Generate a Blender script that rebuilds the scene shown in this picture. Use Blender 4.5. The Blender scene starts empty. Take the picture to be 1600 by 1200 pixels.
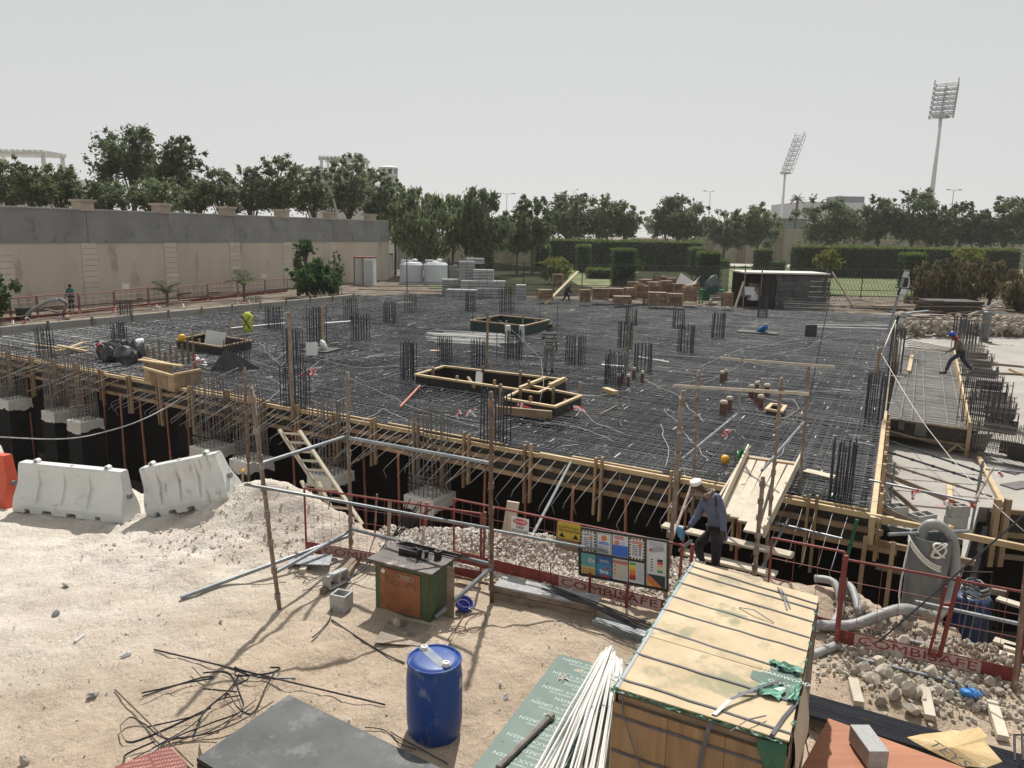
import bpy, math, random
import numpy as np
from mathutils import Vector, Matrix, Euler
from mathutils.geometry import delaunay_2d_cdt
random.seed(7); RNG = np.random.default_rng(7)
S = bpy.context.scene
COL = S.collection
R = math.radians
rnd = random.random
def uni(a, b): return random.uniform(a, b)

# ------------------------------------------------------------ camera
CH, FPX, PITCH, ROLL = 5.3, 1202.0, R(11.1), R(1.03)
cF = Vector((0, math.cos(PITCH), -math.sin(PITCH)))
_r = Vector((1, 0, 0)); _u = _r.cross(cF)
cR = math.cos(ROLL) * _r + math.sin(ROLL) * _u
cU = -math.sin(ROLL) * _r + math.cos(ROLL) * _u
cC = Vector((0, 0, CH))
cam = bpy.data.cameras.new('camera'); camo = bpy.data.objects.new('camera', cam); COL.objects.link(camo)
m = Matrix((cR, cU, -cF)).transposed().to_4x4(); m.translation = cC; camo.matrix_world = m
cam.sensor_fit = 'HORIZONTAL'; cam.sensor_width = 36; cam.lens = 36 * FPX / 1600
cam.clip_start = 0.1; cam.clip_end = 3000
S.camera = camo
# ------------------------------------------------------------ light
SUN = Vector((0.05, 0.60, 0.83)).normalized()
el = math.asin(SUN.z); az = math.atan2(SUN.x, SUN.y)
w = bpy.data.worlds.new('World'); S.world = w; w.use_nodes = True
nt = w.node_tree; nt.nodes.clear()
sky = nt.nodes.new('ShaderNodeTexSky'); sky.sky_type = 'NISHITA'; sky.sun_disc = False
sky.sun_elevation = el; sky.sun_rotation = az; sky.air_density = 1.0; sky.dust_density = 4.0; sky.ozone_density = 1.0
hs = nt.nodes.new('ShaderNodeHueSaturation'); hs.inputs['Saturation'].default_value = 0.10
mx = nt.nodes.new('ShaderNodeMix'); mx.data_type = 'RGBA'; mx.inputs[0].default_value = 0.85
# a dust veil: an even pale grey sky, a little lighter towards the horizon all round
wg = nt.nodes.new('ShaderNodeNewGeometry'); wz = nt.nodes.new('ShaderNodeSeparateXYZ'); wr = nt.nodes.new('ShaderNodeValToRGB')
wa = nt.nodes.new('ShaderNodeMath'); wa.operation = 'ABSOLUTE'
nt.links.new(wg.outputs['Position'], wz.inputs[0]); nt.links.new(wz.outputs[2], wa.inputs[0]); nt.links.new(wa.outputs[0], wr.inputs[0])
wr.color_ramp.elements[0].color = (.745, .75, .745, 1); wr.color_ramp.elements[1].position = .45; wr.color_ramp.elements[1].color = (.54, .56, .575, 1)
wv = nt.nodes.new('ShaderNodeVectorMath'); wv.operation = 'SCALE'; wv.inputs['Scale'].default_value = 10.0
nt.links.new(wr.outputs[0], wv.inputs[0]); nt.links.new(wv.outputs[0], mx.inputs[7])
bg = nt.nodes.new('ShaderNodeBackground'); bg.inputs[1].default_value = 0.088
wo = nt.nodes.new('ShaderNodeOutputWorld')
nt.links.new(sky.outputs[0], hs.inputs['Color']); nt.links.new(hs.outputs[0], mx.inputs[6])
nt.links.new(mx.outputs[2], bg.inputs[0]); nt.links.new(bg.outputs[0], wo.inputs[0])
sl = bpy.data.lights.new('sun', 'SUN'); sl.energy = 4.8; sl.angle = R(0.9); sl.color = (1.0, 0.96, 0.90)
so = bpy.data.objects.new('sun', sl); COL.objects.link(so)
so.rotation_euler = SUN.to_track_quat('Z', 'Y').to_euler(); so.location = (0, 0, 60)
S.view_settings.view_transform = 'Standard'; S.view_settings.look = 'None'
S.view_settings.exposure = 0.17; S.view_settings.gamma = 1; S.view_settings.use_curve_mapping = False
S.cycles.max_bounces = 6; S.cycles.diffuse_bounces = 3; S.cycles.transparent_max_bounces = 8

# ------------------------------------------------------------ measuring helpers (a surveyed point on a real plane)
def ray(px, py): return cF * FPX + cR * (px - 800) - cU * (py - 600)
def W(px, py, z=0.0):
    d = ray(px, py); return cC + d * ((z - CH) / d.z)
def WY(px, py, Y):
    d = ray(px, py); return cC + d * (Y / d.y)
def onp(px, py, A, B):                    # on the vertical plane through ground points A, B
    n = Vector((-(B - A).y, (B - A).x, 0)); d = ray(px, py)
    return cC + d * ((A - cC).dot(n) / d.dot(n))
def up(P, px, py):                        # height over ground point P that shows at py
    return WY(px, py, P.y).z

# ------------------------------------------------------------ materials
MT = {}
def mat(name, c1, c2=None, scale=3.0, rough=0.8, metal=0.0, bump=0.0, bscale=40.0, stretch=(1, 1, 1), vary=0.12,
        spots=None, sscale=6.0, sth=0.62, trans=0.0, coat=0.0, spec=0.4, alpha=1.0, detail=6):
    if name in MT: return MT[name]
    c2 = c2 or c1
    M = bpy.data.materials.new(name); M.use_nodes = True; t = M.node_tree; N = t.nodes; L = t.links
    b = N['Principled BSDF']; b.inputs['Roughness'].default_value = rough; b.inputs['Metallic'].default_value = metal
    b.inputs['Specular IOR Level'].default_value = spec
    b.inputs['Coat Weight'].default_value = coat
    if alpha < 1: b.inputs['Alpha'].default_value = alpha
    tc = N.new('ShaderNodeTexCoord'); mp = N.new('ShaderNodeMapping'); mp.inputs['Scale'].default_value = stretch
    L.new(tc.outputs['Object'], mp.inputs[0])
    oi = N.new('ShaderNodeObjectInfo')
    ad = N.new('ShaderNodeVectorMath'); ad.operation = 'ADD'
    ml = N.new('ShaderNodeMath'); ml.operation = 'MULTIPLY'; ml.inputs[1].default_value = 37.0
    L.new(oi.outputs['Random'], ml.inputs[0]); L.new(mp.outputs[0], ad.inputs[0]); L.new(ml.outputs[0], ad.inputs[1])
    n1 = N.new('ShaderNodeTexNoise'); n1.inputs['Scale'].default_value = scale; n1.inputs['Detail'].default_value = detail
    n1.inputs['Roughness'].default_value = 0.65; L.new(ad.outputs[0], n1.inputs[0])
    r1 = N.new('ShaderNodeValToRGB'); r1.color_ramp.elements[0].position = 0.32; r1.color_ramp.elements[1].position = 0.68
    r1.color_ramp.elements[0].color = (*c1, 1); r1.color_ramp.elements[1].color = (*c2, 1)
    L.new(n1.outputs[0], r1.inputs[0]); col = r1.outputs[0]
    if spots:
        n2 = N.new('ShaderNodeTexNoise'); n2.inputs['Scale'].default_value = sscale; n2.inputs['Detail'].default_value = 8
        n2.inputs['Roughness'].default_value = 0.7; L.new(ad.outputs[0], n2.inputs[0])
        r2 = N.new('ShaderNodeValToRGB'); r2.color_ramp.elements[0].position = sth - 0.04; r2.color_ramp.elements[1].position = sth + 0.05
        L.new(n2.outputs[0], r2.inputs[0])
        x = N.new('ShaderNodeMix'); x.data_type = 'RGBA'; L.new(r2.outputs[0], x.inputs[0]); L.new(col, x.inputs[6]); x.inputs[7].default_value = (*spots, 1)
        col = x.outputs[2]
    if vary:
        mr = N.new('ShaderNodeMapRange'); mr.inputs[3].default_value = 1 - vary; mr.inputs[4].default_value = 1 + vary
        L.new(oi.outputs['Random'], mr.inputs[0])
        hv = N.new('ShaderNodeHueSaturation'); L.new(mr.outputs[0], hv.inputs['Value']); L.new(col, hv.inputs['Color']); col = hv.outputs[0]
    L.new(col, b.inputs['Base Color'])
    if bump:
        n3 = N.new('ShaderNodeTexNoise'); n3.inputs['Scale'].default_value = bscale; n3.inputs['Detail'].default_value = 5
        L.new(ad.outputs[0], n3.inputs[0]); bp = N.new('ShaderNodeBump'); bp.inputs['Strength'].default_value = bump
        bp.inputs['Distance'].default_value = 0.02
        L.new(n3.outputs[0], bp.inputs['Height']); L.new(bp.outputs[0], b.inputs['Normal'])
    if trans:
        td = N.new('ShaderNodeBsdfTranslucent'); L.new(col, td.inputs[0]); ms = N.new('ShaderNodeMixShader'); ms.inputs[0].default_value = trans
        L.new(b.outputs[0], ms.inputs[1]); L.new(td.outputs[0], ms.inputs[2]); L.new(ms.outputs[0], N['Material Output'].inputs[0])
    MT[name] = M; return M

timber = mat('timber', (.22, .145, .085), (.38, .27, .165), 2.0, .75, stretch=(1, 1, 1), bump=.3, spots=(.20, .13, .08), sscale=4, sth=.66, vary=.25)
timber_new = mat('timber_new', (.40, .29, .155), (.55, .42, .25), 2.0, .7, bump=.2, vary=.12)
timber_old = mat('timber_old', (.15, .11, .075), (.30, .235, .17), 4.0, .85, bump=.4, spots=(.12, .08, .05), vary=.25)
board_mat = mat('scaffold_board', (.40, .345, .265), (.56, .50, .40), 2.2, .8, bump=.3, stretch=(1, 1, 1), spots=(.34, .28, .2), sscale=5, sth=.64, vary=.10)
film_ply = mat('film_faced_ply', (.018, .016, .014), (.04, .034, .028), 2.5, .6, bump=.1, spots=(.09, .075, .06), sscale=3, sth=.64)
ply_dark = mat('dark_ply', (.07, .065, .062), (.13, .12, .11), 3, .6, spots=(.2, .18, .16), sscale=5, sth=.66)
pit_bar = mat('weathered_pit_steel', (.11, .10, .095), (.22, .20, .185), 1.5, .6, metal=.2, spots=(.20, .12, .08), sscale=3, sth=.6, vary=.2)
mat_bar = mat('dusty_mat_steel', (.045, .05, .06), (.19, .19, .188), .42, .5, metal=.3, spec=.55, spots=(.32, .315, .305), sscale=1.6, sth=.62, vary=.1, detail=8)
steel_bar = mat('rebar_steel', (.022, .025, .034), (.055, .06, .075), 1.3, .5, metal=.3, spec=.5, spots=(.13, .11, .09), sscale=2.5, sth=.66, vary=.2)
bar_light = mat('dusty_rebar_steel', (.19, .185, .18), (.33, .32, .30), 2, .55, metal=.3, vary=.15)
galv = mat('galvanised_tube', (.16, .175, .185), (.28, .30, .31), 5, .5, metal=.35, bump=.1, spots=(.46, .42, .36), sscale=9, sth=.64, vary=.15)
rust_tube = mat('rusty_tube', (.13, .075, .05), (.25, .17, .13), 6, .75, metal=.15, bump=.3, spots=(.40, .34, .29), sscale=7, sth=.62, vary=.2)
prop_rust = mat('rusty_prop', (.18, .055, .03), (.28, .12, .075), 4, .8, bump=.3, vary=.25)
std_tube = mat('weathered_standard_tube', (.17, .12, .09), (.30, .245, .20), 5, .7, metal=.2, bump=.3, spots=(.42, .39, .35), sscale=8, sth=.6, vary=.15)
red_paint = mat('red_fence_paint', (.16, .028, .024), (.24, .05, .04), 4, .6, bump=.1, spots=(.30, .19, .15), sscale=8, sth=.64, vary=.15)
red_wire = mat('red_mesh_wire', (.22, .06, .05), (.30, .11, .09), 3, .6)
conc = mat('fresh_concrete', (.50, .49, .46), (.66, .65, .62), 4, .85, bump=.3, spots=(.40, .38, .35), sscale=9, sth=.64)
conc_floor = mat('concrete_floor', (.27, .25, .22), (.37, .35, .315), .6, .9, bump=.3, bscale=12, spots=(.34, .31, .27), sscale=1.2, sth=.6, vary=0)
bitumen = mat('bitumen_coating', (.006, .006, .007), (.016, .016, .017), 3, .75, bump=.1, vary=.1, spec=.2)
black_void = mat('shade_black', (.005, .005, .005), (.014, .013, .012), .9, .95, bump=.4, bscale=3, stretch=(1, 1, .3), spots=(.032, .028, .024), sscale=.5, sth=.6, vary=0, spec=.15)  # near-black for coated walls, with the shade of pit and shafts put in
block_mat = mat('concrete_block', (.33, .325, .31), (.45, .44, .42), 9, .95, bump=.6, bscale=70)
aac_mat = mat('grey_block', (.28, .285, .28), (.36, .365, .355), 2, .95)
white_plastic = mat('white_plastic', (.60, .61, .59), (.70, .71, .69), 1.4, .45, bump=.05, spots=(.50, .46, .39), sscale=3.5, sth=.63, vary=.05)
dirty_white_plastic = mat('scuffed_white_plastic', (.52, .53, .51), (.66, .66, .64), 5, .5, bump=.1, stretch=(1, 1, .35), spots=(.33, .33, .31), sscale=9, sth=.6, vary=0)
orange_plastic = mat('red_orange_plastic', (.50, .07, .03), (.62, .11, .06), 2, .45, spots=(.5, .2, .12), sscale=6, sth=.66)
pvc_white = mat('white_conduit', (.54, .53, .50), (.68, .67, .64), 2, .4, vary=.15)
pvc_grey = mat('grey_pvc', (.13, .14, .145), (.19, .195, .20), 3, .45, bump=.1, spots=(.25, .24, .22), sscale=4, sth=.63)
hose_mat = mat('grey_hose', (.24, .25, .245), (.35, .35, .34), 5, .5, bump=.2, spots=(.5, .47, .42), sscale=6, sth=.6)
rope_mat = mat('white_rope', (.66, .63, .57), (.80, .77, .71), 14, .9, bump=.5)
black_plastic = mat('black_band', (.02, .02, .022), (.045, .045, .05), 5, .45)
white_paint = mat('white_paint', (.68, .67, .64), (.80, .79, .77), 1, .7)
blue_plastic = mat('blue_drum_plastic', (.014, .045, .19), (.022, .075, .30), 2.0, .42, bump=.06, stretch=(1, 1, .5), spots=(.15, .19, .28), sscale=5, sth=.59, vary=0)
blue_cloth = mat('blue_film', (.03, .17, .50), (.06, .27, .65), 4, .4)
yellow_hat = mat('yellow_plastic', (.70, .36, .02), (.8, .45, .03), 2, .4)
tape_red = mat('tape_red', (.62, .02, .03), (.75, .04, .05), 3, .5)
tape_white = mat('tape_white', (.8, .79, .78), (.85, .84, .83), 3, .5)
print_black = mat('print_black', (.02, .02, .02), rough=.6, vary=0)
print_white = mat('print_white', (.72, .72, .70), rough=.6, vary=0)
dust = mat('pale_dust_spill', (.45, .44, .42), (.6, .59, .57), 8, .9)

# ------------------------------------------------------------ mesh helpers
class MB:
    def __init__(s): s.v = []; s.f = []; s.n = 0
    def add(s, v, f):
        s.v.extend(tuple(p) for p in v); k = s.n; s.f.extend(tuple(i + k for i in q) for q in f); s.n += len(v); return s
    def box(s, c, d, rot=None):
        c = Vector(c); x, y, z = (q / 2 for q in d)
        p = [Vector((i * x, j * y, k * z)) for i in (-1, 1) for j in (-1, 1) for k in (-1, 1)]
        if rot is not None: p = [rot @ q for q in p]
        return s.add([q + c for q in p], [(0, 1, 3, 2), (4, 6, 7, 5), (0, 4, 5, 1), (2, 3, 7, 6), (0, 2, 6, 4), (1, 5, 7, 3)])
    def bar(s, a, b, wd, ht, upv=(0, 0, 1)):
        a = Vector(a); b = Vector(b); d = (b - a); 
        if d.length < 1e-6: return s
        d.normalize(); u = Vector(upv); sd = d.cross(u)
        if sd.length < 1e-4: sd = d.cross(Vector((1, 0, 0)))
        sd.normalize(); u = sd.cross(d).normalized()
        v = []
        for P in (a, b):
            for i, j in ((-1, -1), (1, -1), (1, 1), (-1, 1)): v.append(P + sd * (i * wd / 2) + u * (j * ht / 2))
        return s.add(v, [(0, 1, 2, 3), (7, 6, 5, 4), (0, 4, 5, 1), (1, 5, 6, 2), (2, 6, 7, 3), (3, 7, 4, 0)])
    def tube(s, pts, r, n=6, cap=True):
        pts = [Vector(p) for p in pts]; k = len(pts); v = []; f = []
        rr = r if isinstance(r, (list, tuple)) else [r] * k
        pu = None
        for i, P in enumerate(pts):
            d = (pts[min(i + 1, k - 1)] - pts[max(i - 1, 0)])
            if d.length < 1e-9: d = Vector((0, 0, 1))
            d.normalize()
            if pu is None:
                u = d.cross(Vector((0, 0, 1)) if abs(d.z) < .9 else Vector((1, 0, 0))).normalized()
            else:
                u = (pu - d * pu.dot(d))
                u = u.normalized() if u.length > 1e-5 else d.orthogonal().normalized()
            pu = u; q = d.cross(u)
            for j in range(n):
                a = 2 * math.pi * j / n; v.append(P + (u * math.cos(a) + q * math.sin(a)) * rr[i])
        for i in range(k - 1):
            for j in range(n): f.append((i * n + j, i * n + (j + 1) % n, (i + 1) * n + (j + 1) % n, (i + 1) * n + j))
        if cap: f.append(tuple(reversed(range(n)))); f.append(tuple((k - 1) * n + j for j in range(n)))
        return s.add(v, f)
    def strip(s, pts, wd, th=.001, side=None):     # flat band
        pts = [Vector(p) for p in pts]; k = len(pts); v = []
        for i, P in enumerate(pts):
            d = (pts[min(i + 1, k - 1)] - pts[max(i - 1, 0)]).normalized()
            sd = Vector(side).normalized() if side is not None else d.cross(Vector((0, 0, 1)))
            if sd.length < 1e-4: sd = Vector((1, 0, 0))
            sd.normalize(); n = sd.cross(d).normalized()
            v += [P - sd * wd / 2 - n * th / 2, P + sd * wd / 2 - n * th / 2, P + sd * wd / 2 + n * th / 2, P - sd * wd / 2 + n * th / 2]
        f = [(3, 2, 1, 0), tuple(4 * (k - 1) + j for j in range(4))]
        for i in range(k - 1):
            for j in range(4): f.append((4 * i + j, 4 * i + (j + 1) % 4, 4 * i + 4 + (j + 1) % 4, 4 * i + 4 + j))
        return s.add(v, f)
    def lathe(s, prof, c=(0, 0, 0), n=24, cap=True):
        c = Vector(c); v = []; f = []
        for r, z in prof:
            for j in range(n):
                a = 2 * math.pi * j / n; v.append(c + Vector((r * math.cos(a), r * math.sin(a), z)))
        for i in range(len(prof) - 1):
            for j in range(n): f.append((i * n + j, i * n + (j + 1) % n, (i + 1) * n + (j + 1) % n, (i + 1) * n + j))
        if cap: f.append(tuple(reversed(range(n)))); f.append(tuple((len(prof) - 1) * n + j for j in range(n)))
        return s.add(v, f)
    def prism(s, poly, ext):                        # planar polygon (3D) extruded by vector ext
        k = len(poly); ext = Vector(ext); v = [Vector(p) for p in poly] + [Vector(p) + ext for p in poly]
        f = [tuple(reversed(range(k))), tuple(range(k, 2 * k))] + [(i, (i + 1) % k, k + (i + 1) % k, k + i) for i in range(k)]
        return s.add(v, f)
    def quad(s, a, b, c, d): return s.add([a, b, c, d], [(0, 1, 2, 3)])
    def blob(s, c, r, sub=1, jit=.25, sq=(1, 1, 1)):
        v, f = ICO[sub]; c = Vector(c); e = Euler((uni(0, 6), uni(0, 6), uni(0, 6))).to_matrix()
        return s.add([c + e @ Vector((p[0] * r * sq[0], p[1] * r * sq[1], p[2] * r * sq[2])) * (1 + uni(-jit, jit)) for p in v], f)
    def mesh(s, name, mt=None, smooth=False, off=None, fix=False):
        me = bpy.data.meshes.new(name)
        v = s.v if off is None else [(p[0] - off[0], p[1] - off[1], p[2] - off[2]) for p in s.v]
        me.from_pydata(v, [], s.f); 
        if mt: me.materials.append(mt)
        if smooth: me.polygons.foreach_set('use_smooth', [True] * len(me.polygons))
        if fix:
            import bmesh
            b = bmesh.new(); b.from_mesh(me); bmesh.ops.recalc_face_normals(b, faces=b.faces); b.to_mesh(me); b.free()
        me.update(); return me
    def build(s, name, mt, parent=None, smooth=False, bevel=0, **kw):
        off = parent.matrix_world.translation.copy() if parent is not None and not kw.pop('local', False) else None
        o = bpy.data.objects.new(name, s.mesh(name, mt, smooth, off, fix=True)); COL.objects.link(o)
        if parent is not None: o.parent = parent
        if bevel:
            bv = o.modifiers.new('bevel', 'BEVEL'); bv.width = bevel; bv.segments = 2; bv.limit_method = 'ANGLE'
        for k, q in kw.items(): o[k] = q
        return o
def _ico():
    import bmesh
    d = {}
    for s_ in (1, 2, 3):
        b = bmesh.new(); bmesh.ops.create_icosphere(b, subdivisions=s_, radius=1)
        d[s_] = ([tuple(v.co) for v in b.verts], [tuple(v.index for v in f.verts) for f in b.faces]); b.free()
    return d
ICO = _ico()
def link(name, me, loc=(0, 0, 0), rot=(0, 0, 0), sc=(1, 1, 1), parent=None, **kw):
    o = bpy.data.objects.new(name, me); COL.objects.link(o); o.location = loc; o.rotation_euler = rot; o.scale = sc
    if parent is not None: o.parent = parent
    for k, q in kw.items(): o[k] = q
    return o
def tag(o, label, cat, group=None):
    o['label'] = label; o['category'] = cat
    if group: o['group'] = group
    return o
def thing(name, label, cat, loc=(0, 0, 0), group=None, rz=0.0):
    o = bpy.data.objects.new(name, None); COL.objects.link(o); o.location = loc; o.rotation_euler = (0, 0, rz)
    o.empty_display_size = .1
    o.matrix_world = Matrix.Translation(Vector(loc)) @ Euler((0, 0, rz)).to_matrix().to_4x4()
    return tag(o, label, cat, group)
def struct(o): o['kind'] = 'structure'; return o
def text_mesh(txt, size, depth=0.0, align='CENTER', res=2, mt=None, sx=1.0):
    c = bpy.data.curves.new('lettering', 'FONT'); c.body = txt; c.size = size; c.resolution_u = res; c.extrude = depth; c.offset = size * .012 if size < .07 else 0
    c.align_x = align; c.align_y = 'CENTER'
    o = bpy.data.objects.new('lettering', c); COL.objects.link(o); dg = bpy.context.evaluated_depsgraph_get()
    me = bpy.data.meshes.new_from_object(o.evaluated_get(dg)); bpy.data.objects.remove(o); me.name = 'lettering'
    if sx != 1.0:
        for v in me.vertices: v.co.x *= sx
    me.materials.clear()
    if mt: me.materials.append(mt)
    return me
def frame_rot(x, n):                                 # rotation whose local x is along x, z is n
    x = Vector(x).normalized(); n = Vector(n); n = (n - x * n.dot(x)).normalized(); y = n.cross(x)
    return Matrix((x, y, n)).transposed().to_4x4()
def put(name, me, P, x, n, parent=None, **kw):       # place a flat mesh with local x along x and facing n
    o = bpy.data.objects.new(name, me); COL.objects.link(o)
    M = Matrix.Translation(Vector(P)) @ frame_rot(x, n)
    if parent is not None:
        o.parent = parent; M = parent.matrix_world.inverted() @ M
    o.matrix_local = M
    for k, q in kw.items(): o[k] = q
    return o
ORD = ['first', 'second', 'third', 'fourth', 'fifth', 'sixth', 'seventh', 'eighth', 'ninth', 'tenth', 'eleventh', 'twelfth', 'thirteenth',
       'fourteenth', 'fifteenth', 'sixteenth', 'seventeenth', 'eighteenth', 'nineteenth', 'twentieth', 'twenty-first', 'twenty-second', 'twenty-third', 'twenty-fourth',
       'twenty-fifth', 'twenty-sixth', 'twenty-seventh', 'twenty-eighth', 'twenty-ninth', 'thirtieth']
def vnoise(x, y, scale, seed):
    g = np.random.default_rng(seed).random((256, 256)); x = np.asarray(x) / scale + 1000.3; y = np.asarray(y) / scale + 1000.7
    xi = np.floor(x).astype(int); yi = np.floor(y).astype(int); fx = x - xi; fy = y - yi
    fx = fx * fx * (3 - 2 * fx); fy = fy * fy * (3 - 2 * fy)
    a = g[xi % 256, yi % 256]; b = g[(xi + 1) % 256, yi % 256]; c = g[xi % 256, (yi + 1) % 256]; d = g[(xi + 1) % 256, (yi + 1) % 256]
    return (a * (1 - fx) + b * fx) * (1 - fy) + (c * (1 - fx) + d * fx) * fy - .5
def inpoly(x, y, P):
    x = np.asarray(x, float); y = np.asarray(y, float); r = np.zeros(x.shape, bool); k = len(P)
    for i in range(k):
        x1, y1 = P[i][0], P[i][1]; x2, y2 = P[(i + 1) % k][0], P[(i + 1) % k][1]
        if y1 == y2: continue
        c = ((y1 > y) != (y2 > y)) & (x < (x2 - x1) * (y - y1) / (y2 - y1) + x1); r ^= c
    return r
def distpoly(x, y, P):
    d = np.full(np.shape(x), 1e9); k = len(P)
    for i in range(k):
        ax, ay = P[i][0], P[i][1]; bx, by = P[(i + 1) % k][0] - ax, P[(i + 1) % k][1] - ay
        t = np.clip(((x - ax) * bx + (y - ay) * by) / max(bx * bx + by * by, 1e-9), 0, 1)
        d = np.minimum(d, np.hypot(x - ax - t * bx, y - ay - t * by))
    return d
# ============================================================ THE GROUND AND THE PIT
SZ = 0.45                                            # top of the reinforcement mat
SC = W(1360, 800, SZ); SR = W(1400, 492, SZ); SL0 = W(0, 552, SZ)
e2 = (SC - SL0); e2.z = 0; e2.normalize(); n2 = Vector((e2.y, -e2.x, 0))     # n2 points out of the slab, towards the camera
if n2.y > 0: n2 = -n2
SL = SC - e2 * 36.5
ed = (SR - SC).normalized()
SB = W(0, 512, SZ); SB2 = W(560, 462, SZ)
SBL = SB - (SB2 - SB).normalized() * 2
slab = [SL, SC, SR, W(1040, 476, SZ), W(720, 458, SZ), SB2, SBL]
slab2 = [(p.x, p.y) for p in slab]
edge_px = [(-400, 640), (-150, 680), (0, 716), (25, 740), (200, 754), (240, 765), (375, 776), (430, 790), (480, 806), (545, 824), (583, 834), (700, 838), (780, 836), (850, 836),
           (906, 857), (1050, 866), (1100, 873), (1190, 905), (1264, 918), (1322, 924), (1369, 949), (1392, 967), (1437, 973), (1487, 983), (1512, 1003), (1575, 1030), (1700, 1062)]
pit = [W(*p, .12) for p in edge_px] + [Vector((14, 6, 0)), Vector((60, 6, 0)), Vector((62, 44, 0)), W(1600, 518, 0), W(1405, 503, 0), SR + Vector((.3, .9, 0))] + \
      [p + Vector((0, .8, 0)) for p in slab[3:6]] + [SBL + Vector((-1.2, .6, 0)), SL + Vector((-3, 0, 0)), Vector((-40, 27, 0))]
pit2 = [(p.x, p.y) for p in pit]
# berm crest line behind the red fence
def bumpf(x, y, P, amp, sx, sy, ang=0.0):
    dx = x - P.x; dy = y - P.y; c, s_ = math.cos(ang), math.sin(ang); u = dx * c + dy * s_; v = -dx * s_ + dy * c
    return amp * np.exp(-(u / sx) ** 2 - (v / sy) ** 2)
def ground_z(x, y):
    z = vnoise(x, y, 3.1, 1) * .10 + vnoise(x, y, .9, 2) * .05 + vnoise(x, y, .33, 3) * .038 + vnoise(x, y, .15, 4) * .030
    mask = (np.hypot(x, y - 9) < 22); z = z * mask
    z += bumpf(x, y, W(395, 815), .50, 1.2, .75, -.2) + bumpf(x, y, W(330, 850), .20, 1.4, .8, .3) + bumpf(x, y, W(300, 905), .10, 1.0, .35, -.5)
    z += bumpf(x, y, W(470, 830), .42, 1.2, .6, -.35) + bumpf(x, y, W(-25, 730), .6, .9, .8)
    z += np.where(bumpf(x, y, W(360, 840), 1, 1.9, 1.1) > .15, vnoise(x, y, .22, 9) * .10 + vnoise(x, y, .10, 8) * .05, 0)
    z += bumpf(x, y, W(760, 856), .24, 2.2, .30, -.28) + bumpf(x, y, W(960, 888), .26, 2.2, .30, -.28) + bumpf(x, y, W(1150, 930), .18, 1.4, .4, -.3)
    z += bumpf(x, y, W(1320, 945), .18, .75, .3, -.4) + bumpf(x, y, W(1430, 985), .20, .7, .25, -.4) + bumpf(x, y, W(1540, 1032), .15, .8, .2, -.4)
    z += bumpf(x, y, W(1380, 1085), .12, .6, .25, -.5)
    # wheel ruts and scrape marks on the left
    rut = np.sin((x * .45 + y * .9) * 6.0 + 2.0 * vnoise(x, y, 2.0, 12)) * .012 * np.exp(-((y - 10.8 - .1 * x) / 1.6) ** 2) * (x < -1.5)
    z += rut
    z += np.where(np.hypot(x, y - 9) < 12, np.minimum(vnoise(x, y, .27, 41) + .26, 0) * .22 + np.minimum(vnoise(x + 7, y, .19, 43) + .28, 0) * .15, 0)   # footprints and scuffs
    return z
def gz(P, dz=0.0):
    return Vector((P[0], P[1], float(ground_z(np.array([P[0]]), np.array([P[1]]))[0]) + dz))
def geo(a, b, st, k=1.12):
    o = [a]; 
    while abs(o[-1]) < abs(b): o.append(o[-1] + st * (1 if b > a else -1)); st *= k
    return o[1:]
xs = list(np.arange(-12.5, 10.5, .075)); xs = sorted(geo(-12.5, -1500, .3, 1.09) + xs + geo(10.5, 1500, .3, 1.09))
ys = list(np.arange(5.4, 15.6, .075)); ys = sorted([-60, -20, -5, 2, 4, 4.8] + ys + geo(15.6, 2500, .3, 1.05))
X, Y = np.meshgrid(np.array(xs), np.array(ys)); 
Z = ground_z(X, Y); ins = inpoly(X, Y, pit2); dd = distpoly(X, Y, pit2) + vnoise(X, Y, .5, 21) * .25
Z = np.where(ins, np.maximum(Z - np.clip(dd, 0, 9) / .55 * 3.6, -3.6 + vnoise(X, Y, 1.3, 5) * .15), Z)
nx, ny = len(xs), len(ys)
idx = np.arange(nx * ny).reshape(ny, nx)
F = np.stack([idx[:-1, :-1], idx[:-1, 1:], idx[1:, 1:], idx[1:, :-1]], -1).reshape(-1, 4)
def np_mesh(name, V, F, mt, smooth=False):
    me = bpy.data.meshes.new(name); nf, k = F.shape
    me.vertices.add(len(V)); me.vertices.foreach_set('co', np.ascontiguousarray(V, dtype=np.float32).ravel())
    me.loops.add(nf * k); me.loops.foreach_set('vertex_index', np.ascontiguousarray(F, dtype=np.int32).ravel())
    me.polygons.add(nf); me.polygons.foreach_set('loop_start', np.arange(0, nf * k, k, dtype=np.int32))
    try: me.polygons.foreach_set('loop_total', np.full(nf, k, dtype=np.int32))
    except Exception: pass
    if smooth: me.polygons.foreach_set('use_smooth', np.ones(nf, bool))
    me.update(calc_edges=True); me.validate()
    if mt: me.materials.append(mt)
    return me
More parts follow.
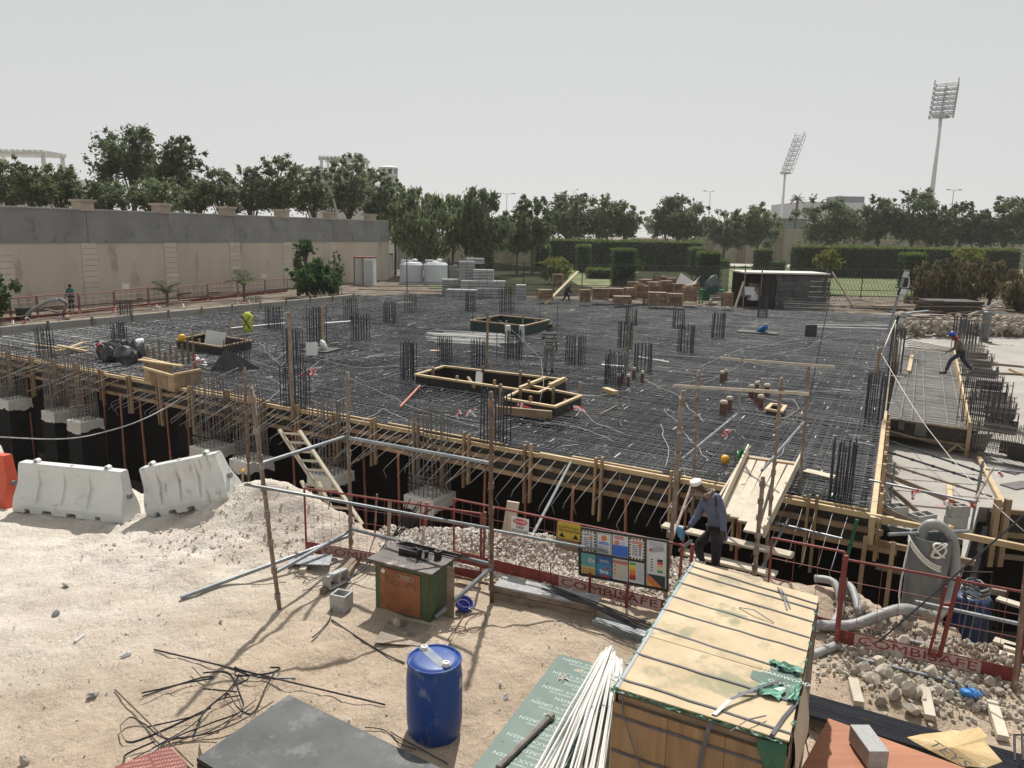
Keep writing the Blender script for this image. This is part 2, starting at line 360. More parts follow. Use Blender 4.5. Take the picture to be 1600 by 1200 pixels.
# sand: warm near the camera, chalky towards the left and on the spoil
def sand_material():
    M = bpy.data.materials.new('sand'); M.use_nodes = True; t = M.node_tree; N = t.nodes; L = t.links; b = N['Principled BSDF']
    b.inputs['Roughness'].default_value = .95; b.inputs['Specular IOR Level'].default_value = .1
    g = N.new('ShaderNodeNewGeometry'); 
    def noise(sc, det, rg=.6, st=None):
        n = N.new('ShaderNodeTexNoise'); n.inputs['Scale'].default_value = sc; n.inputs['Detail'].default_value = det; n.inputs['Roughness'].default_value = rg
        if st:
            mp = N.new('ShaderNodeMapping'); mp.inputs['Scale'].default_value = st[:3]; mp.inputs['Rotation'].default_value = (0, 0, st[3]); L.new(g.outputs['Position'], mp.inputs[0]); L.new(mp.outputs[0], n.inputs[0])
        else: L.new(g.outputs['Position'], n.inputs[0])
        return n
    def ramp(i, a, b_, ca=(0, 0, 0), cb=(1, 1, 1)):
        r = N.new('ShaderNodeValToRGB'); r.color_ramp.elements[0].position = a; r.color_ramp.elements[1].position = b_
        r.color_ramp.elements[0].color = (*ca, 1); r.color_ramp.elements[1].color = (*cb, 1); L.new(i, r.inputs[0]); return r.outputs[0]
    def mix(f, a, b_):
        x = N.new('ShaderNodeMix'); x.data_type = 'RGBA'; L.new(f, x.inputs[0])
        for i, q in ((6, a), (7, b_)):
            if isinstance(q, tuple): x.inputs[i].default_value = (*q, 1)
            else: L.new(q, x.inputs[i])
        return x.outputs[2]
    warm = ramp(noise(.7, 10, .75).outputs[0], .36, .64, (.40, .31, .225), (.61, .495, .38))
    chalk = ramp(noise(1.6, 8, .7).outputs[0], .33, .66, (.56, .495, .42), (.75, .69, .61))
    sx = N.new('ShaderNodeSeparateXYZ'); L.new(g.outputs['Position'], sx.inputs[0])
    # chalky towards -x and +y (where lorries turned)
    m1 = N.new('ShaderNodeMath'); m1.operation = 'MULTIPLY_ADD'; m1.inputs[1].default_value = .16; L.new(sx.outputs[1], m1.inputs[0])
    m2 = N.new('ShaderNodeMath'); m2.operation = 'MULTIPLY_ADD'; m2.inputs[1].default_value = -.17; L.new(sx.outputs[0], m2.inputs[0]); L.new(m1.outputs[0], m2.inputs[2])
    m1.inputs[2].default_value = -1.85
    m3 = N.new('ShaderNodeMath'); m3.operation = 'MULTIPLY_ADD'; m3.inputs[1].default_value = 1.2; m3.inputs[2].default_value = -.6; L.new(noise(.55, 6).outputs[0], m3.inputs[0])
    m4 = N.new('ShaderNodeMath'); m4.operation = 'ADD'; m4.use_clamp = True; L.new(m2.outputs[0], m4.inputs[0]); L.new(m3.outputs[0], m4.inputs[1])
    c = mix(m4.outputs[0], warm, chalk)
    c = mix(ramp(noise(2.6, 10, .75).outputs[0], .58, .76), c, (.36, .295, .225))      # scuffs
    c = mix(ramp(noise(38, 3, .6).outputs[0], .66, .72), c, (.66, .62, .56))
    c = mix(ramp(noise(55, 2, .6).outputs[0], .70, .75), c, (.20, .16, .12))
    # deep in the pit: ground turns darker brown with depth
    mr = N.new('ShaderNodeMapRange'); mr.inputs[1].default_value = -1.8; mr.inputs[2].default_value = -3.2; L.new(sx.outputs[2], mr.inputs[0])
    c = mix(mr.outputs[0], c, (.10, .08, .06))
    # brown earth farther back, with the shadows lying there darkened into its colour
    mr2 = N.new('ShaderNodeMapRange'); mr2.inputs[1].default_value = 26; mr2.inputs[2].default_value = 34; L.new(sx.outputs[1], mr2.inputs[0])
    c = mix(mr2.outputs[0], c, ramp(noise(.8, 8, .7).outputs[0], .35, .65, (.085, .07, .055), (.24, .20, .155)))
    L.new(c, b.inputs['Base Color'])
    bp = N.new('ShaderNodeBump'); bp.inputs['Strength'].default_value = .9; bp.inputs['Distance'].default_value = .07
    ad = N.new('ShaderNodeMath'); ad.operation = 'ADD'; L.new(noise(9, 8, .75).outputs[0], ad.inputs[0]); L.new(noise(26, 4, .6, (1, .35, 1, .5)).outputs[0], ad.inputs[1])
    L.new(ad.outputs[0], bp.inputs['Height']); L.new(bp.outputs[0], b.inputs['Normal'])
    return M
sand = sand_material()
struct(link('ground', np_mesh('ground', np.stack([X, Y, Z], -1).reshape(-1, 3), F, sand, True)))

# ------------------------------------------------------------ openings in the slab
def quadz(z, *p): return [W(x, y, z) for x, y in p]
op1 = quadz(.75, (651, 581), (693, 570), (868, 592), (852, 619), (770, 600))        # long opening (dark) behind the stair box
op1 = quadz(.75, (650, 584), (694, 571), (884, 592), (842, 612))
op1b = quadz(.75, (788, 621), (828, 601), (908, 617), (867, 634))
op2 = quadz(.95, (735, 500), (781, 492), (858, 499), (820, 508))
op3 = quadz(.80, (276, 530), (318, 521), (392, 531), (344, 541))
HOLES = [[(p.x, p.y) for p in q] for q in (op1, op1b, op2, op3)]
def clip_intervals(a, d, polys_in, holes):           # line a + t d : t intervals inside polygon and outside the holes
    def cross(P):
        ts = []
        for i in range(len(P)):
            x1, y1 = P[i]; x2, y2 = P[(i + 1) % len(P)]; ex, ey = x2 - x1, y2 - y1
            den = d[0] * ey - d[1] * ex
            if abs(den) < 1e-9: continue
            t = ((x1 - a[0]) * ey - (y1 - a[1]) * ex) / den; u = ((x1 - a[0]) * d[1] - (y1 - a[1]) * d[0]) / den
            if 0 <= u < 1: ts.append(t)
        ts.sort(); return ts
    ts = cross(polys_in); iv = [(ts[i], ts[i + 1]) for i in range(0, len(ts) - 1, 2)]
    for H in holes:
        hs_ = cross(H)
        for i in range(0, len(hs_) - 1, 2):
            nv = []
            for s0, s1 in iv:
                if hs_[i + 1] <= s0 or hs_[i] >= s1: nv.append((s0, s1)); continue
                if hs_[i] > s0: nv.append((s0, hs_[i]))
                if hs_[i + 1] < s1: nv.append((hs_[i + 1], s1))
            iv = nv
    return iv
def bars(mb, poly, holes, d, sp, z, r, jz=.012, ja=.006, seg=9.0, lap=True):
    d = Vector((d[0], d[1])).normalized(); nn = Vector((-d.y, d.x))
    pr = [nn.x * p[0] + nn.y * p[1] for p in poly]; s_ = min(pr) + sp / 2
    while s_ < max(pr):
        a = nn * (s_ + uni(-.18, .18) * sp); dj = Vector((d.x + uni(-ja, ja) * nn.x, d.y + uni(-ja, ja) * nn.y))
        for t0, t1 in clip_intervals(a, dj, poly, holes):
            t = t0 + .03
            while t < t1 - .1:
                te = min(t + seg * uni(.7, 1.1), t1 - .03); k = max(2, int((te - t) / 3) + 1)
                zz = z + uni(-jz, jz); off = uni(-.012, .012)
                pts = [(a.x + dj.x * (t + (te - t) * i / (k - 1)) + nn.x * off + uni(-.01, .01) * nn.x, a.y + dj.y * (t + (te - t) * i / (k - 1)) + nn.y * off + uni(-.01, .01) * nn.y, zz + uni(-.008, .008)) for i in range(k)]
                mb.tube(pts, r, 4, cap=False)
                t = te - (uni(.5, .8) if lap and te < t1 - 1 else 0)
                if te >= t1 - .05: break
        s_ += sp
# formwork deck of the slab with its openings
vs = list(slab2); es = [(i, (i + 1) % len(slab2)) for i in range(len(slab2))]
for H in HOLES:
    k = len(vs); vs += H; es += [(k + i, k + (i + 1) % len(H)) for i in range(len(H))]
rv, re_, rf, *_ = delaunay_2d_cdt([Vector(v) for v in vs], es, [], 2, 1e-5)
mb = MB(); keep = []
for f_ in rf:
    c = sum((rv[i] for i in f_), Vector((0, 0))) / len(f_)
    if inpoly(c.x, c.y, slab2) and not any(inpoly(c.x, c.y, H) for H in HOLES): keep.append(tuple(f_))
mb.add([(v.x, v.y, .06) for v in rv], keep)
mb.add([(v.x, v.y, -.02) for v in rv], [tuple(reversed(f_)) for f_ in keep])
deck_mat = mat('deck_film_ply', (.022, .023, .026), (.06, .06, .06), .5, .7, bump=.2, bscale=8, spots=(.16, .155, .145), sscale=.8, sth=.60, vary=0)
deck = mb.build('formwork_deck', deck_mat); tag(deck, 'dark plywood deck under the wide steel reinforcement mat', 'formwork deck')
# the mat
mat_o = thing('reinforcement_mat', 'wide dark steel reinforcement mat covering the whole slab', 'rebar mat', SC)
mb = MB(); ex1 = (ed.x, ed.y)
bars(mb, slab2, HOLES, ex1, .17, SZ - .02, .012)
bars(mb, slab2, HOLES, (e2.x, e2.y), .17, SZ + .005, .012)
mb.build('top_layer', mat_bar, mat_o, kind='stuff')
mb = MB()
bars(mb, slab2, HOLES, ex1, .2, .13, .011)
bars(mb, slab2, HOLES, (e2.x, e2.y), .2, .16, .011)
mb.build('bottom_layer', steel_bar, mat_o, kind='stuff')
# bar chairs and tie wire tails: short light bits scattered over the mat
mb = MB(); wn = MB()
for i in range(3000):
    a, b = rnd(), rnd() ** 1.25
    P = SL.lerp(SC, a) + (SR - SC) * b * 1.02
    if not inpoly(P.x, P.y, slab2): continue
    if any(inpoly(P.x, P.y, H) for H in HOLES): continue
    if i % 3 == 0:
        an = uni(0, 6.28); l = uni(.15, .7)
        mb.tube([P + Vector((0, 0, uni(0, .03))), P + Vector((math.cos(an) * l, math.sin(an) * l, uni(.01, .06)))], .006, 3, cap=False)
    else:
        an = uni(0, 6.28); l = uni(.04, .14)
        l = uni(.03, .4 if i % 4 == 0 else .10); v = (e2 if i % 2 else ed) * l; wn.bar(P + Vector((0, 0, .02)), P + v + Vector((0, 0, .022)), uni(.01, .026), .006)
mb.build('tie_wire', bar_light, mat_o, kind='stuff')
wn.build('mortar_spacer', dust, mat_o, kind='stuff')
# protruding starter bars along the front edge
slen = (SC - SL).length
sb_meshes = []
for k in range(6):
    L_ = uni(1.3, 1.75); dz = uni(-.55, -.30); q = MB()
    p0 = Vector((0, 0, 0)); p1 = Vector((-L_, 0, dz)); 
    kind = k % 3
    pts = [p0, p0.lerp(p1, .5) + Vector((0, 0, .02)), p1]
    if kind == 0: pts += [p1 + Vector((-.04, uni(-.03, .03), -.06)), p1 + Vector((uni(-.02, .06), uni(-.05, .05), -.26))]
    elif kind == 1: pts += [p1 + Vector((-.02, 0, -.04)), p1 + Vector((.05, .06, -.14))]
    q.tube(pts, .0068, 5); sb_meshes.append(q.mesh('starter_bar', bar_light, True))
ang_out = math.atan2(-ed.y, -ed.x) + math.pi      # local -x looks out of the slab
t = 2.0
while t < slen - .3:
    P = SL.lerp(SC, t / slen); P.z = SZ - .03
    px_far = t < 15
    if not (px_far and rnd() < .45):
        link('starter_bar', random.choice(sb_meshes), P - SC + n2 * .02, (0, uni(-.10, .08), ang_out + uni(-.05, .05) - .06), parent=mat_o)
    t += uni(.22, .36) if not px_far else uni(.35, .55)
# ------------------------------------------------------------ timber edge formwork, front
ef = thing('edge_formwork', 'pale timber edge formwork along the front of the slab', 'formwork', SC, group='timber edge forms')
def along(t, out=0, z=0):
    P = SC - e2 * t + n2 * out; P.z = z; return P
t = 0
while t < 36:                                      # plywood sheets and three rows of walings
    te = min(t + 2.44, 36.4)
    MB().bar(along(t + .01, .045, .12), along(te - .01, .045, .12), .018, .70).build('plywood_sheet', film_ply, ef)
    t = te

for z, ex in ((.40, .0), (.13, -.15), (-.17, .1)):
    t = -.4 - ex
    while t < 36:
        te = t + uni(3.2, 4.1); j = uni(-.012, .012)
        MB().bar(along(t, .10 + j, z + j), along(te - .01, .10 + j, z + j * 2), .075, .10).build('waling', timber if z < .3 else timber_new, ef)
        t = te
t = .05
while t < 36:
    MB().bar(along(t, .02, SZ + .03), along(min(t + uni(2, 3.8), 36.3), .02, SZ + .03), .05, .04).build('edge_batten', timber_new, ef); t += 3.9
t = .9
while t < 36:
    lo = uni(-.95, -.6); hi = SZ + uni(.10, .22)
    if not (rnd() < .1):
        MB().bar(along(t, .185, lo), along(t + uni(-.02, .02), .185, hi), .09, .05, e2).build('soldier', timber, ef)
        MB().bar(along(t + .14, .185, lo + uni(-.15, .2)), along(t + .14 + uni(-.02, .02), .185, hi + uni(-.08, .05)), .09, .05, e2).build('soldier', timber, ef)
    t += uni(1.3, 1.75)
# right side edge form (posts and boards), from the corner away
er = thing('side_edge_formwork', 'timber edge formwork along the right side of the slab', 'formwork', SC, group='timber edge forms')
n1 = Vector((ed.y, -ed.x, 0))                      # out to the right
def ralong(t, out=0, z=0):
    P = SC + ed * t + n1 * out; P.z = z; return P
t = -.25
while t < 36:
    te = t + 2.44
    MB().bar(ralong(t, .05, .18), ralong(te - .01, .05, .18), .10 if t < 9 else .04, .52).build('edge_board', timber_new if t < 9 else timber_old, er); t = te
for i, t in enumerate([.1, 1.0, 2.0, 2.9, 3.9, 4.9, 5.9, 7.0, 20.5, 22, 23.6]):
    MB().bar(ralong(t, .15, -.5), ralong(t + uni(-.03, .03), .15, SZ + uni(.15, .42)), .09, .06, n1).build('soldier', timber if i % 2 else timber_new, er)
    MB().bar(ralong(t + .16, .19, -.5), ralong(t + .16, .17, SZ + uni(.0, .3)), .09, .06, n1).build('soldier', timber, er)
# black basement wall and columns below the slab
bw = MB(); bw.bar(along(-1.5, -.9, -1.9), along(40, -.9, -1.9), .3, 3.6)  # run across the open bays too, added to keep the underside dark
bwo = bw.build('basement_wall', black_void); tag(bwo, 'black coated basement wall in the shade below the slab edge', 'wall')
mb = MB(); mb.quad(along(-8, 4, -3.55), along(42, 9, -3.55), along(42, -9, -3.55), along(-8, -9, -3.55))
struct(mb.build('pit_floor', mat('pit_floor', (.05, .04, .03), (.10, .08, .06), .5, .95, bump=.3, bscale=3, vary=0)))
# steel props under the edge
pm_ = MB(); pm_.tube([(0, 0, -1.7), (0, 0, 1.75)], .030, 8); prop_me = pm_.mesh('prop_tube', prop_rust, True)
pi_ = MB(); pi_.tube([(0, 0, -1.75), (0, 0, .3)], .038, 8); pi_.box((0, 0, -1.76), (.14, .14, .01)); prop_out = pi_.mesh('prop_sleeve', prop_rust, True)
t = 2.2; i = 0; props = []
while t < 29: props.append(t); t += uni(.9, 1.35)
for i, t in enumerate(reversed(props)):
    P = along(t, uni(.15, .5), -1.78)
    o = thing('steel_prop', 'rusty steel prop below the front slab edge, %s from the left' % (ORD[i] if i < len(ORD) else str(i)), 'prop', P, 'rusty steel props under the slab edge')
    o.rotation_euler = (uni(-.03, .03) if i % 4 else uni(-.09, .09), uni(-.03, .03), 0)
    link('inner_tube', prop_me, parent=o); link('sleeve', prop_out, parent=o)

# ------------------------------------------------------------ cages of column starter bars
def bar_mesh(h, r=.0125, mt=None):
    key = ('bar', round(h, 2), r, mt is None)
    if key not in MT:
        q = MB(); q.tube([(0, 0, 0), (0, 0, h)], r, 5); MT[key] = q.mesh('vertical_bar', mt or steel_bar)
    return MT[key]
def ring(w_, d_, r=.007, mt=None):
    q = MB(); x, y = w_ / 2 + .02, d_ / 2 + .02
    for a, b in (((-x, -y), (x, -y)), ((x, -y), (x, y)), ((x, y), (-x, y)), ((-x, y), (-x, -y))): q.tube([(*a, 0), (*b, 0)], r, 4)
    return q.mesh('tie_ring', mt or steel_bar)
cage_rot = math.atan2(e2.y, e2.x)
def cage(P, w_, d_, h, label, nx_=5, ny_=5, rings=(.25, .55), dense=0, rz=None, name='column_starter_cage', grp='starter bar cages standing on the slab', lean=.0, r=.0125, mt=None):
    o = thing(name, label, 'rebar cage', P, grp, cage_rot if rz is None else rz)
    o.rotation_euler.x = lean
    pts = [(-w_ / 2 + w_ * i / (nx_ - 1), s_ * d_ / 2) for i in range(nx_) for s_ in (-1, 1)] + [(s_ * w_ / 2, -d_ / 2 + d_ * i / (ny_ - 1)) for i in range(1, ny_ - 1) for s_ in (-1, 1)]
    hh = round(h * 5) / 5
    for x, y in pts:
        link('vertical_bar', bar_mesh(hh, r, mt), (x, y, uni(-.06, .0)), (uni(-.02, .02), uni(-.02, .02), 0), (1, 1, h / hh * uni(.96, 1.03)), parent=o)
    rm = ring(w_, d_, mt=mt)
    for z in rings: link('tie_ring', rm, (0, 0, z), (uni(-.02, .02), uni(-.02, .02), uni(-.02, .02)), parent=o)
    for i in range(dense): link('tie_ring', rm, (uni(-.02, .02), uni(-.02, .02), .10 + i * .055 + uni(-.02, .02)), (uni(-.06, .06), uni(-.06, .06), uni(-.05, .05)), parent=o)
    return o
cages = [  # px, top, base, width px, description
    (197, 470, 503, 22, 'tall cage nearest the concrete kerb on the left'), (187, 503, 535, 22, 'dark cage rising from the heap of black bags'),
    (72, 510, 560, 28, 'cage beside the pile of loose timber on the left'), (429, 478, 515, 24, 'cage right of the yellow vest'),
    (397, 462, 478, 20, 'small far cage touching the left concrete kerb'), (371, 530, 575, 34, 'cage in front of the dark rimmed box with the yellow helmet'),
    (495, 480, 538, 26, 'cage with a timber post and a white board across its top'), (459, 513, 566, 26, 'cage between the vest and the long red tape knot'),
    (462, 570, 634, 40, 'big near cage with a red and white tape knot'), (548, 466, 500, 20, 'far cage, left one of the touching pair'),
    (563, 491, 531, 26, 'cage just in front of the far touching one'), (609, 471, 506, 20, 'cage standing alone in the middle left distance'),
    (641, 458, 488, 17, 'cage in front of the left white tank'), (735, 454, 487, 16, 'cage in front of the stacked block pallets'),
    (791, 446, 490, 20, 'cage behind the far green-black box'), (638, 533, 595, 24, 'cage at the left tip of the long dark opening'),
    (695, 525, 571, 20, 'cage behind the long opening, left one'), (749, 529, 575, 26, 'cage behind the long opening beside the tall timber'),
    (802, 516, 561, 24, 'cage with white sleeves in front of the far box'), (774, 606, 690, 44, 'big cage with timbers at the stair box'),
    (898, 524, 569, 28, 'wide cage right of the man in the striped shirt'), (960, 551, 602, 30, 'cage beside the brown capped pipe stubs'),
    (1004, 536, 581, 28, 'cage with a white tie right of the tall timber'), (976, 501, 543, 22, 'cage split by a tall timber post'),
    (986, 481, 508, 18, 'far cage behind the timber post'), (1011, 457, 477, 14, 'furthest cage in front of the wooden crates'),
    (1060, 482, 513, 18, 'far cage, rear one of the right pair'), (1071, 506, 551, 24, 'front one of the right far pair'),
    (1121, 488, 529, 20, 'lone cage near the right far edge'), (1191, 462, 496, 16, 'cage in front of the site shed'),
    (1365, 582, 655, 30, 'near cage at the right slab edge with thick bars'), (1398, 512, 575, 22, 'row of bars at the right slab edge by the lamp mast'),
    (1312, 690, 782, 36, 'thick bar cage at the right front corner of the slab')]
for i, (cx, ty, by, wpx, d) in enumerate(cages):
    P = W(cx, by, SZ - .02); dist = (P - cC).dot(cF); wd = wpx / FPX * dist / 1.22
    h = up(P, cx, ty) - P.z; P.z = .12; h += .33
    wd = max(wd, .35); dp = wd * uni(.6, .95)
    cage(P, wd, dp, h, 'dark steel starter bars, ' + d, 6 if wpx > 30 else 5, 4, rings=(.5, .8), r=.0175 if dist > 30 else .0155)
# columns in the pit
cols = [(22, 622, 535, 'furthest left column, cut by the picture edge'), (92, 640, 545, 'second column from the left'), (133, 655, 552, 'third column, just right of the second'),
        (332, 695, 585, 'column behind the tilted white barrier'), (393, 715, 600, 'column crossed by the left scaffold pole'), (517, 737, 620, 'column behind the wooden ladder'),
        (672, 770, 637, 'nearest column, right of the ladder')]
mark = mat('cast_concrete_cap', (.52, .50, .46), (.68, .66, .62), 5, .9, bump=.5, spots=(.30, .28, .25), sscale=12, sth=.64)
for i, (cx, y0, ty, d) in enumerate(cols):
    zt = -.95; P = W(cx, y0, zt); s_ = (.84, .80, .80, .92, .85, .88, .92)[i]
    o = thing('concrete_column', 'black coated concrete column with bare top, ' + d, 'column', (P.x, P.y, -3.6), 'columns standing in the pit', cage_rot)
    cz = 3.6 + zt - .27; q = MB(); q.box((0, 0, cz / 2), (s_, s_, cz)); q.build('coated_shaft', bitumen, o, bevel=.01, local=True)
    q = MB(); q.box((0, 0, cz + .135), (s_ - .008, s_ - .008, .27)); q.build('bare_concrete_top', mark, o, bevel=.015, local=True)
    q = MB(); hb_ = s_ / 2 + .003
    for sx, sy in ((1, 0), (-1, 0), (0, 1), (0, -1)):
        lo = .05
        for k in range(9):
            u0 = -hb_ + k * s_ / 9; u1 = u0 + s_ / 9; l2 = min(.16, max(.0, lo + uni(-.06, .06)))
            P_ = [((hb_ * sx, u, z) if sx else (u, hb_ * sy, z)) for u, z in ((u0, cz + .02), (u1, cz + .02), (u1, cz - l2), (u0, cz - lo))]; q.quad(*P_); lo = l2
    q.build('drip_edge', mark, o, local=True)
    q = MB()
    for k in range(60): q.blob((uni(-.42, .42) * s_, uni(-.42, .42) * s_, zt + 3.6 + .005), uni(.015, .04), 1, .3)
    q.build('rough_concrete_face', mark, o, local=True, kind='stuff')
    h = up(P, cx, ty) - zt
    cage(Vector((P.x, P.y, zt - .03)), s_ - .22, s_ - .22, h, 'starter bars on the %s' % d, 6, 6, rings=(1.0, 1.4), dense=9, grp='starter bar cages on the pit columns', lean=uni(-.02, .02), mt=pit_bar)
# ============================================================ RIGHT PART OF THE PIT
FZ = -.5
fl = [W(1338, 815, FZ), W(1352, 852, FZ), W(1503, 886, FZ), W(1530, 792, FZ), W(1800, 815, FZ), W(1720, 520, FZ), W(1402, 505, FZ)]
q = MB(); q.prism([p + Vector((0, 0, -.35)) for p in fl], (0, 0, .35)); struct(q.build('concrete_floor', conc_floor))
q = MB()
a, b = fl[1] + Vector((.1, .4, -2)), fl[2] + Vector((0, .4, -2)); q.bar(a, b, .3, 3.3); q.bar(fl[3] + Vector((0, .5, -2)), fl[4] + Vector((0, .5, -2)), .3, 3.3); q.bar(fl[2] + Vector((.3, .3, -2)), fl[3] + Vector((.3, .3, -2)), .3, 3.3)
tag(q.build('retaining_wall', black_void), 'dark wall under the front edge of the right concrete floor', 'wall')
# raised strip with its own mat
RZ = .30
rs = [W(1386, 651, RZ), W(1512, 668, RZ), W(1488, 548, RZ), W(1410, 541, RZ)]
ro = thing('ramp_mat', 'dusty reinforcement mat of the raised strip where the blue helmet worker walks', 'rebar mat', rs[0])
q = MB(); q.prism([p + Vector((0, 0, -.16)) for p in rs], (0, 0, .05)); q.build('deck', mat('dusty_deck', (.15, .14, .13), (.27, .25, .23), 2, .8, spots=(.34, .32, .29), sscale=3, sth=.6), ro)
q = MB(); r2 = [(p.x, p.y) for p in rs]; bars(q, r2, [], (rs[1] - rs[0])[:2], .14, RZ - .02, .010); bars(q, r2, [], (rs[3] - rs[0])[:2], .42, RZ, .014)
q.build('bar_grid', bar_light, ro, kind='stuff')
so_ = thing('strip_formwork', 'timber and black plywood end of the raised strip', 'formwork', rs[0])
d = (rs[1] - rs[0]); nrm = Vector((d.y, -d.x, 0)).normalized()
def sp(t, z, out=.0): P = rs[0] + d * t + nrm * out; P.z = z; return P
MB().bar(sp(0, .08, .03), sp(1.0, .08, .03), .03, .42).build('end_board', film_ply, so_)
MB().bar(sp(-.02, -.18, .06), sp(1.04, -.18, .06), .09, .07).build('ledger', timber_old, so_)
MB().bar(sp(.05, .26, .06), sp(1.0, .26, .06), .07, .05).build('ledger', timber_old, so_)
MB().bar(sp(1.03, -.5, .12), sp(1.03, .48, .12), .10, .10, n1).build('post', timber, so_)
MB().bar(sp(.02, -.5, .12), sp(.02, .40, .12), .10, .08, n1).build('post', timber, so_)
MB().bar(sp(.78, -.5, .10), sp(.92, -.17, .10), .07, .05, n1).build('strut', timber, so_)
MB().bar(sp(.90, -.17, .12), sp(1.10, -.45, .12), .06, .05, n1).build('strut', timber, so_)
MB().bar(sp(.20, .0, .11), sp(.20, .30, .11), .16, .02, nrm).build('offcut', ply_dark, so_)
MB().bar(sp(.45, -.10, .11), sp(.45, .28, .11), .30, .02, nrm).build('offcut', ply_dark, so_)
q = MB(); q.bar(sp(.0, -.30, -1.4), sp(1.1, -.30, -1.4), .05, .5); q.build('shade_backing', black_void, so_)  # black sheet stands in for the shade under the strip
MB().bar(rs[1] + Vector((.05, 0, .0)), rs[2] + Vector((.05, 0, .0)), .06, .3).build('side_board', timber_new, so_)
# beam moulds stepping away on the right
steps = [((1520, 670), (1640, 690), .62), ((1515, 640), (1591, 650), .55), ((1512, 622), (1587, 632), .5), ((1508, 600), (1576, 607), .5), ((1502, 585), (1567, 592), .45), ((1498, 567), (1557, 574), .45), ((1494, 555), (1550, 560), .4), ((1490, 543), (1543, 548), .4)]
for i, (l, r_, h) in enumerate(steps):
    A = W(*l, .32); B = W(*r_, .32); A.z = B.z = .32 - h / 2
    lab = 'black plywood beam mould, %s counted from the near end of the stepped row' % ORD[i]
    o = thing('beam_mould', lab, 'beam mould', A, 'stepped row of black beam moulds')
    v = (B - A).normalized(); nv = Vector((-v.y, v.x, 0)); 
    for s_ in (0, 1):
        MB().bar(A.lerp(B, .5 if s_ == 0 else .35) + nv * s_ * .34 - Vector((0, 0, h * .2)), B + nv * s_ * .34 - Vector((0, 0, h * .2)), .02, h * .55).build('side_sheet', film_ply, o)
    MB().bar(A + Vector((0, 0, -h / 2)), B + nv * .34 * 0 + Vector((0, 0, -h / 2)), .3, .02).build('bottom_sheet', film_ply, o)
    MB().bar(B + nv * .0, B + nv * .34, .02, h).build('end_sheet', film_ply, o)
    q = MB(); bl = MB()
    for k in range(20):
        t = .02 + k * .05
        for s_ in (.08, .26):
            P = A.lerp(B, t * .9) + nv * s_; P.z = .32 - h + .05; q.tube([P, P + Vector((0, 0, h + (.5 if i in (1, 3, 5) else .28) * uni(.6, 1)))], .011, 4, cap=False)
    for z in (.12, h - .02, h + .12):
        for s_ in (.08, .26): P = A + nv * s_; Q = B + nv * s_; P.z = Q.z = .32 - h + z + .05; q.tube([P, Q], .01, 4)
    q.build('stirrup_cage', pit_bar, o, kind='stuff')
cg = cage(W(1532, 676, .0), 1.15, .45, 1.5, 'tall wall cage rising in front of the stepped moulds', 8, 3, rings=(.4, .9, 1.4), name='wall_starter_cage', grp='tall cages by the stepped moulds', rz=.0)
for i, (cx, by, h) in enumerate([(1508, 560, 1.5), (1497, 548, 1.4), (1521, 545, .9)]):
    cage(W(cx, by, FZ), .7, .5, h + .5, 'starter bars behind the blue helmet worker, %s from the left' % ORD[[1, 0, 2][i]], 6, 3, rings=(.9,), name='wall_starter_cage', grp='tall cages by the stepped moulds', rz=cage_rot, r=.02)
q = MB(); A = W(1521, 712, FZ); q.bar(A + Vector((0, .3, 0)), A + Vector((-.0, .0, .62)), .9, .02, (0, -1, .3)); o = q.build('plywood_sheet', ply_dark); tag(o, 'grey streaked plywood sheet leaning on the near mould corner', 'plywood sheet')
for px, py, l, an, lab in [(1585, 735, .7, .6, 'grey plywood offcut lying right of the leaning sheet'), (1592, 758, .8, .4, 'second grey offcut lying near the right edge of the floor')]:
    P = W(px, py, FZ + .02); o = MB().box(P, (l, l * .5, .02), Euler((0, 0, an)).to_matrix()).build('plywood_offcut', ply_dark); tag(o, lab, 'plywood offcut')
# raking props and timbers from the side form to the floor
def rod(name, a, b, r, mt, lab, cat, grp=None, coup=(), n=8, sag=0):
    q = MB(); a = Vector(a); b = Vector(b); k = 9 if sag else 2
    q.tube([a.lerp(b, i / (k - 1)) + Vector((0, 0, -sag * 4 * (i / (k - 1)) * (1 - i / (k - 1)))) for i in range(k)], r, n)
    o = q.build(name, mt, smooth=False); tag(o, lab, cat, grp)
    for t in coup:
        c = MB(); P = a.lerp(b, t); dd = (b - a).normalized(); c.tube([P - dd * .035, P + dd * .035], r * 1.45, 8); 
        x = c.build('coupler', mt, o) 
    return o
def onz(px, py, z): return W(px, py, z)
rk = [((1385, 672, -.05), (1537, 713, -.48), 'rusty'), ((1380, 686, .1), (1540, 740, -.45), 'dark'), ((1378, 703, .1), (1541, 755, -.45), 'dark'), ((1378, 722, .05), (1550, 776, -.45), 'brown')]
for i, (a, b, c) in enumerate(rk):
    rod('raking_prop', onz(*a), onz(*b), .026, std_tube if c != 'dark' else steel_bar, '%s raking prop from the side form to the floor, %s from the top' % (c, ORD[i]), 'prop', 'raking props over the concrete floor', (.12, .3, .5, .7, .88))
def plank(name, a, b, w_, h_, mt, lab, cat='timber', grp=None, upv=(0, 0, 1), bevel=0):
    o = MB().bar(a, b, w_, h_, upv).build(name, mt, bevel=bevel); tag(o, lab, cat, grp); return o
plank('raking_timber', onz(1374, 737, .1), onz(1502, 790, -.42), .05, .10, timber_old, 'old timber brace below the four raking props', grp='loose timbers on the right floor')
plank('raking_timber', onz(1390, 762, .0), onz(1440, 805, -.44), .05, .09, timber_old, 'short steep timber brace left of the hollow blocks', grp='loose timbers on the right floor')
plank('raking_timber', onz(1362, 788, .0), onz(1442, 822, -.42), .05, .10, timber_old, 'timber brace running to the grey duct from the slab corner', grp='loose timbers on the right floor')
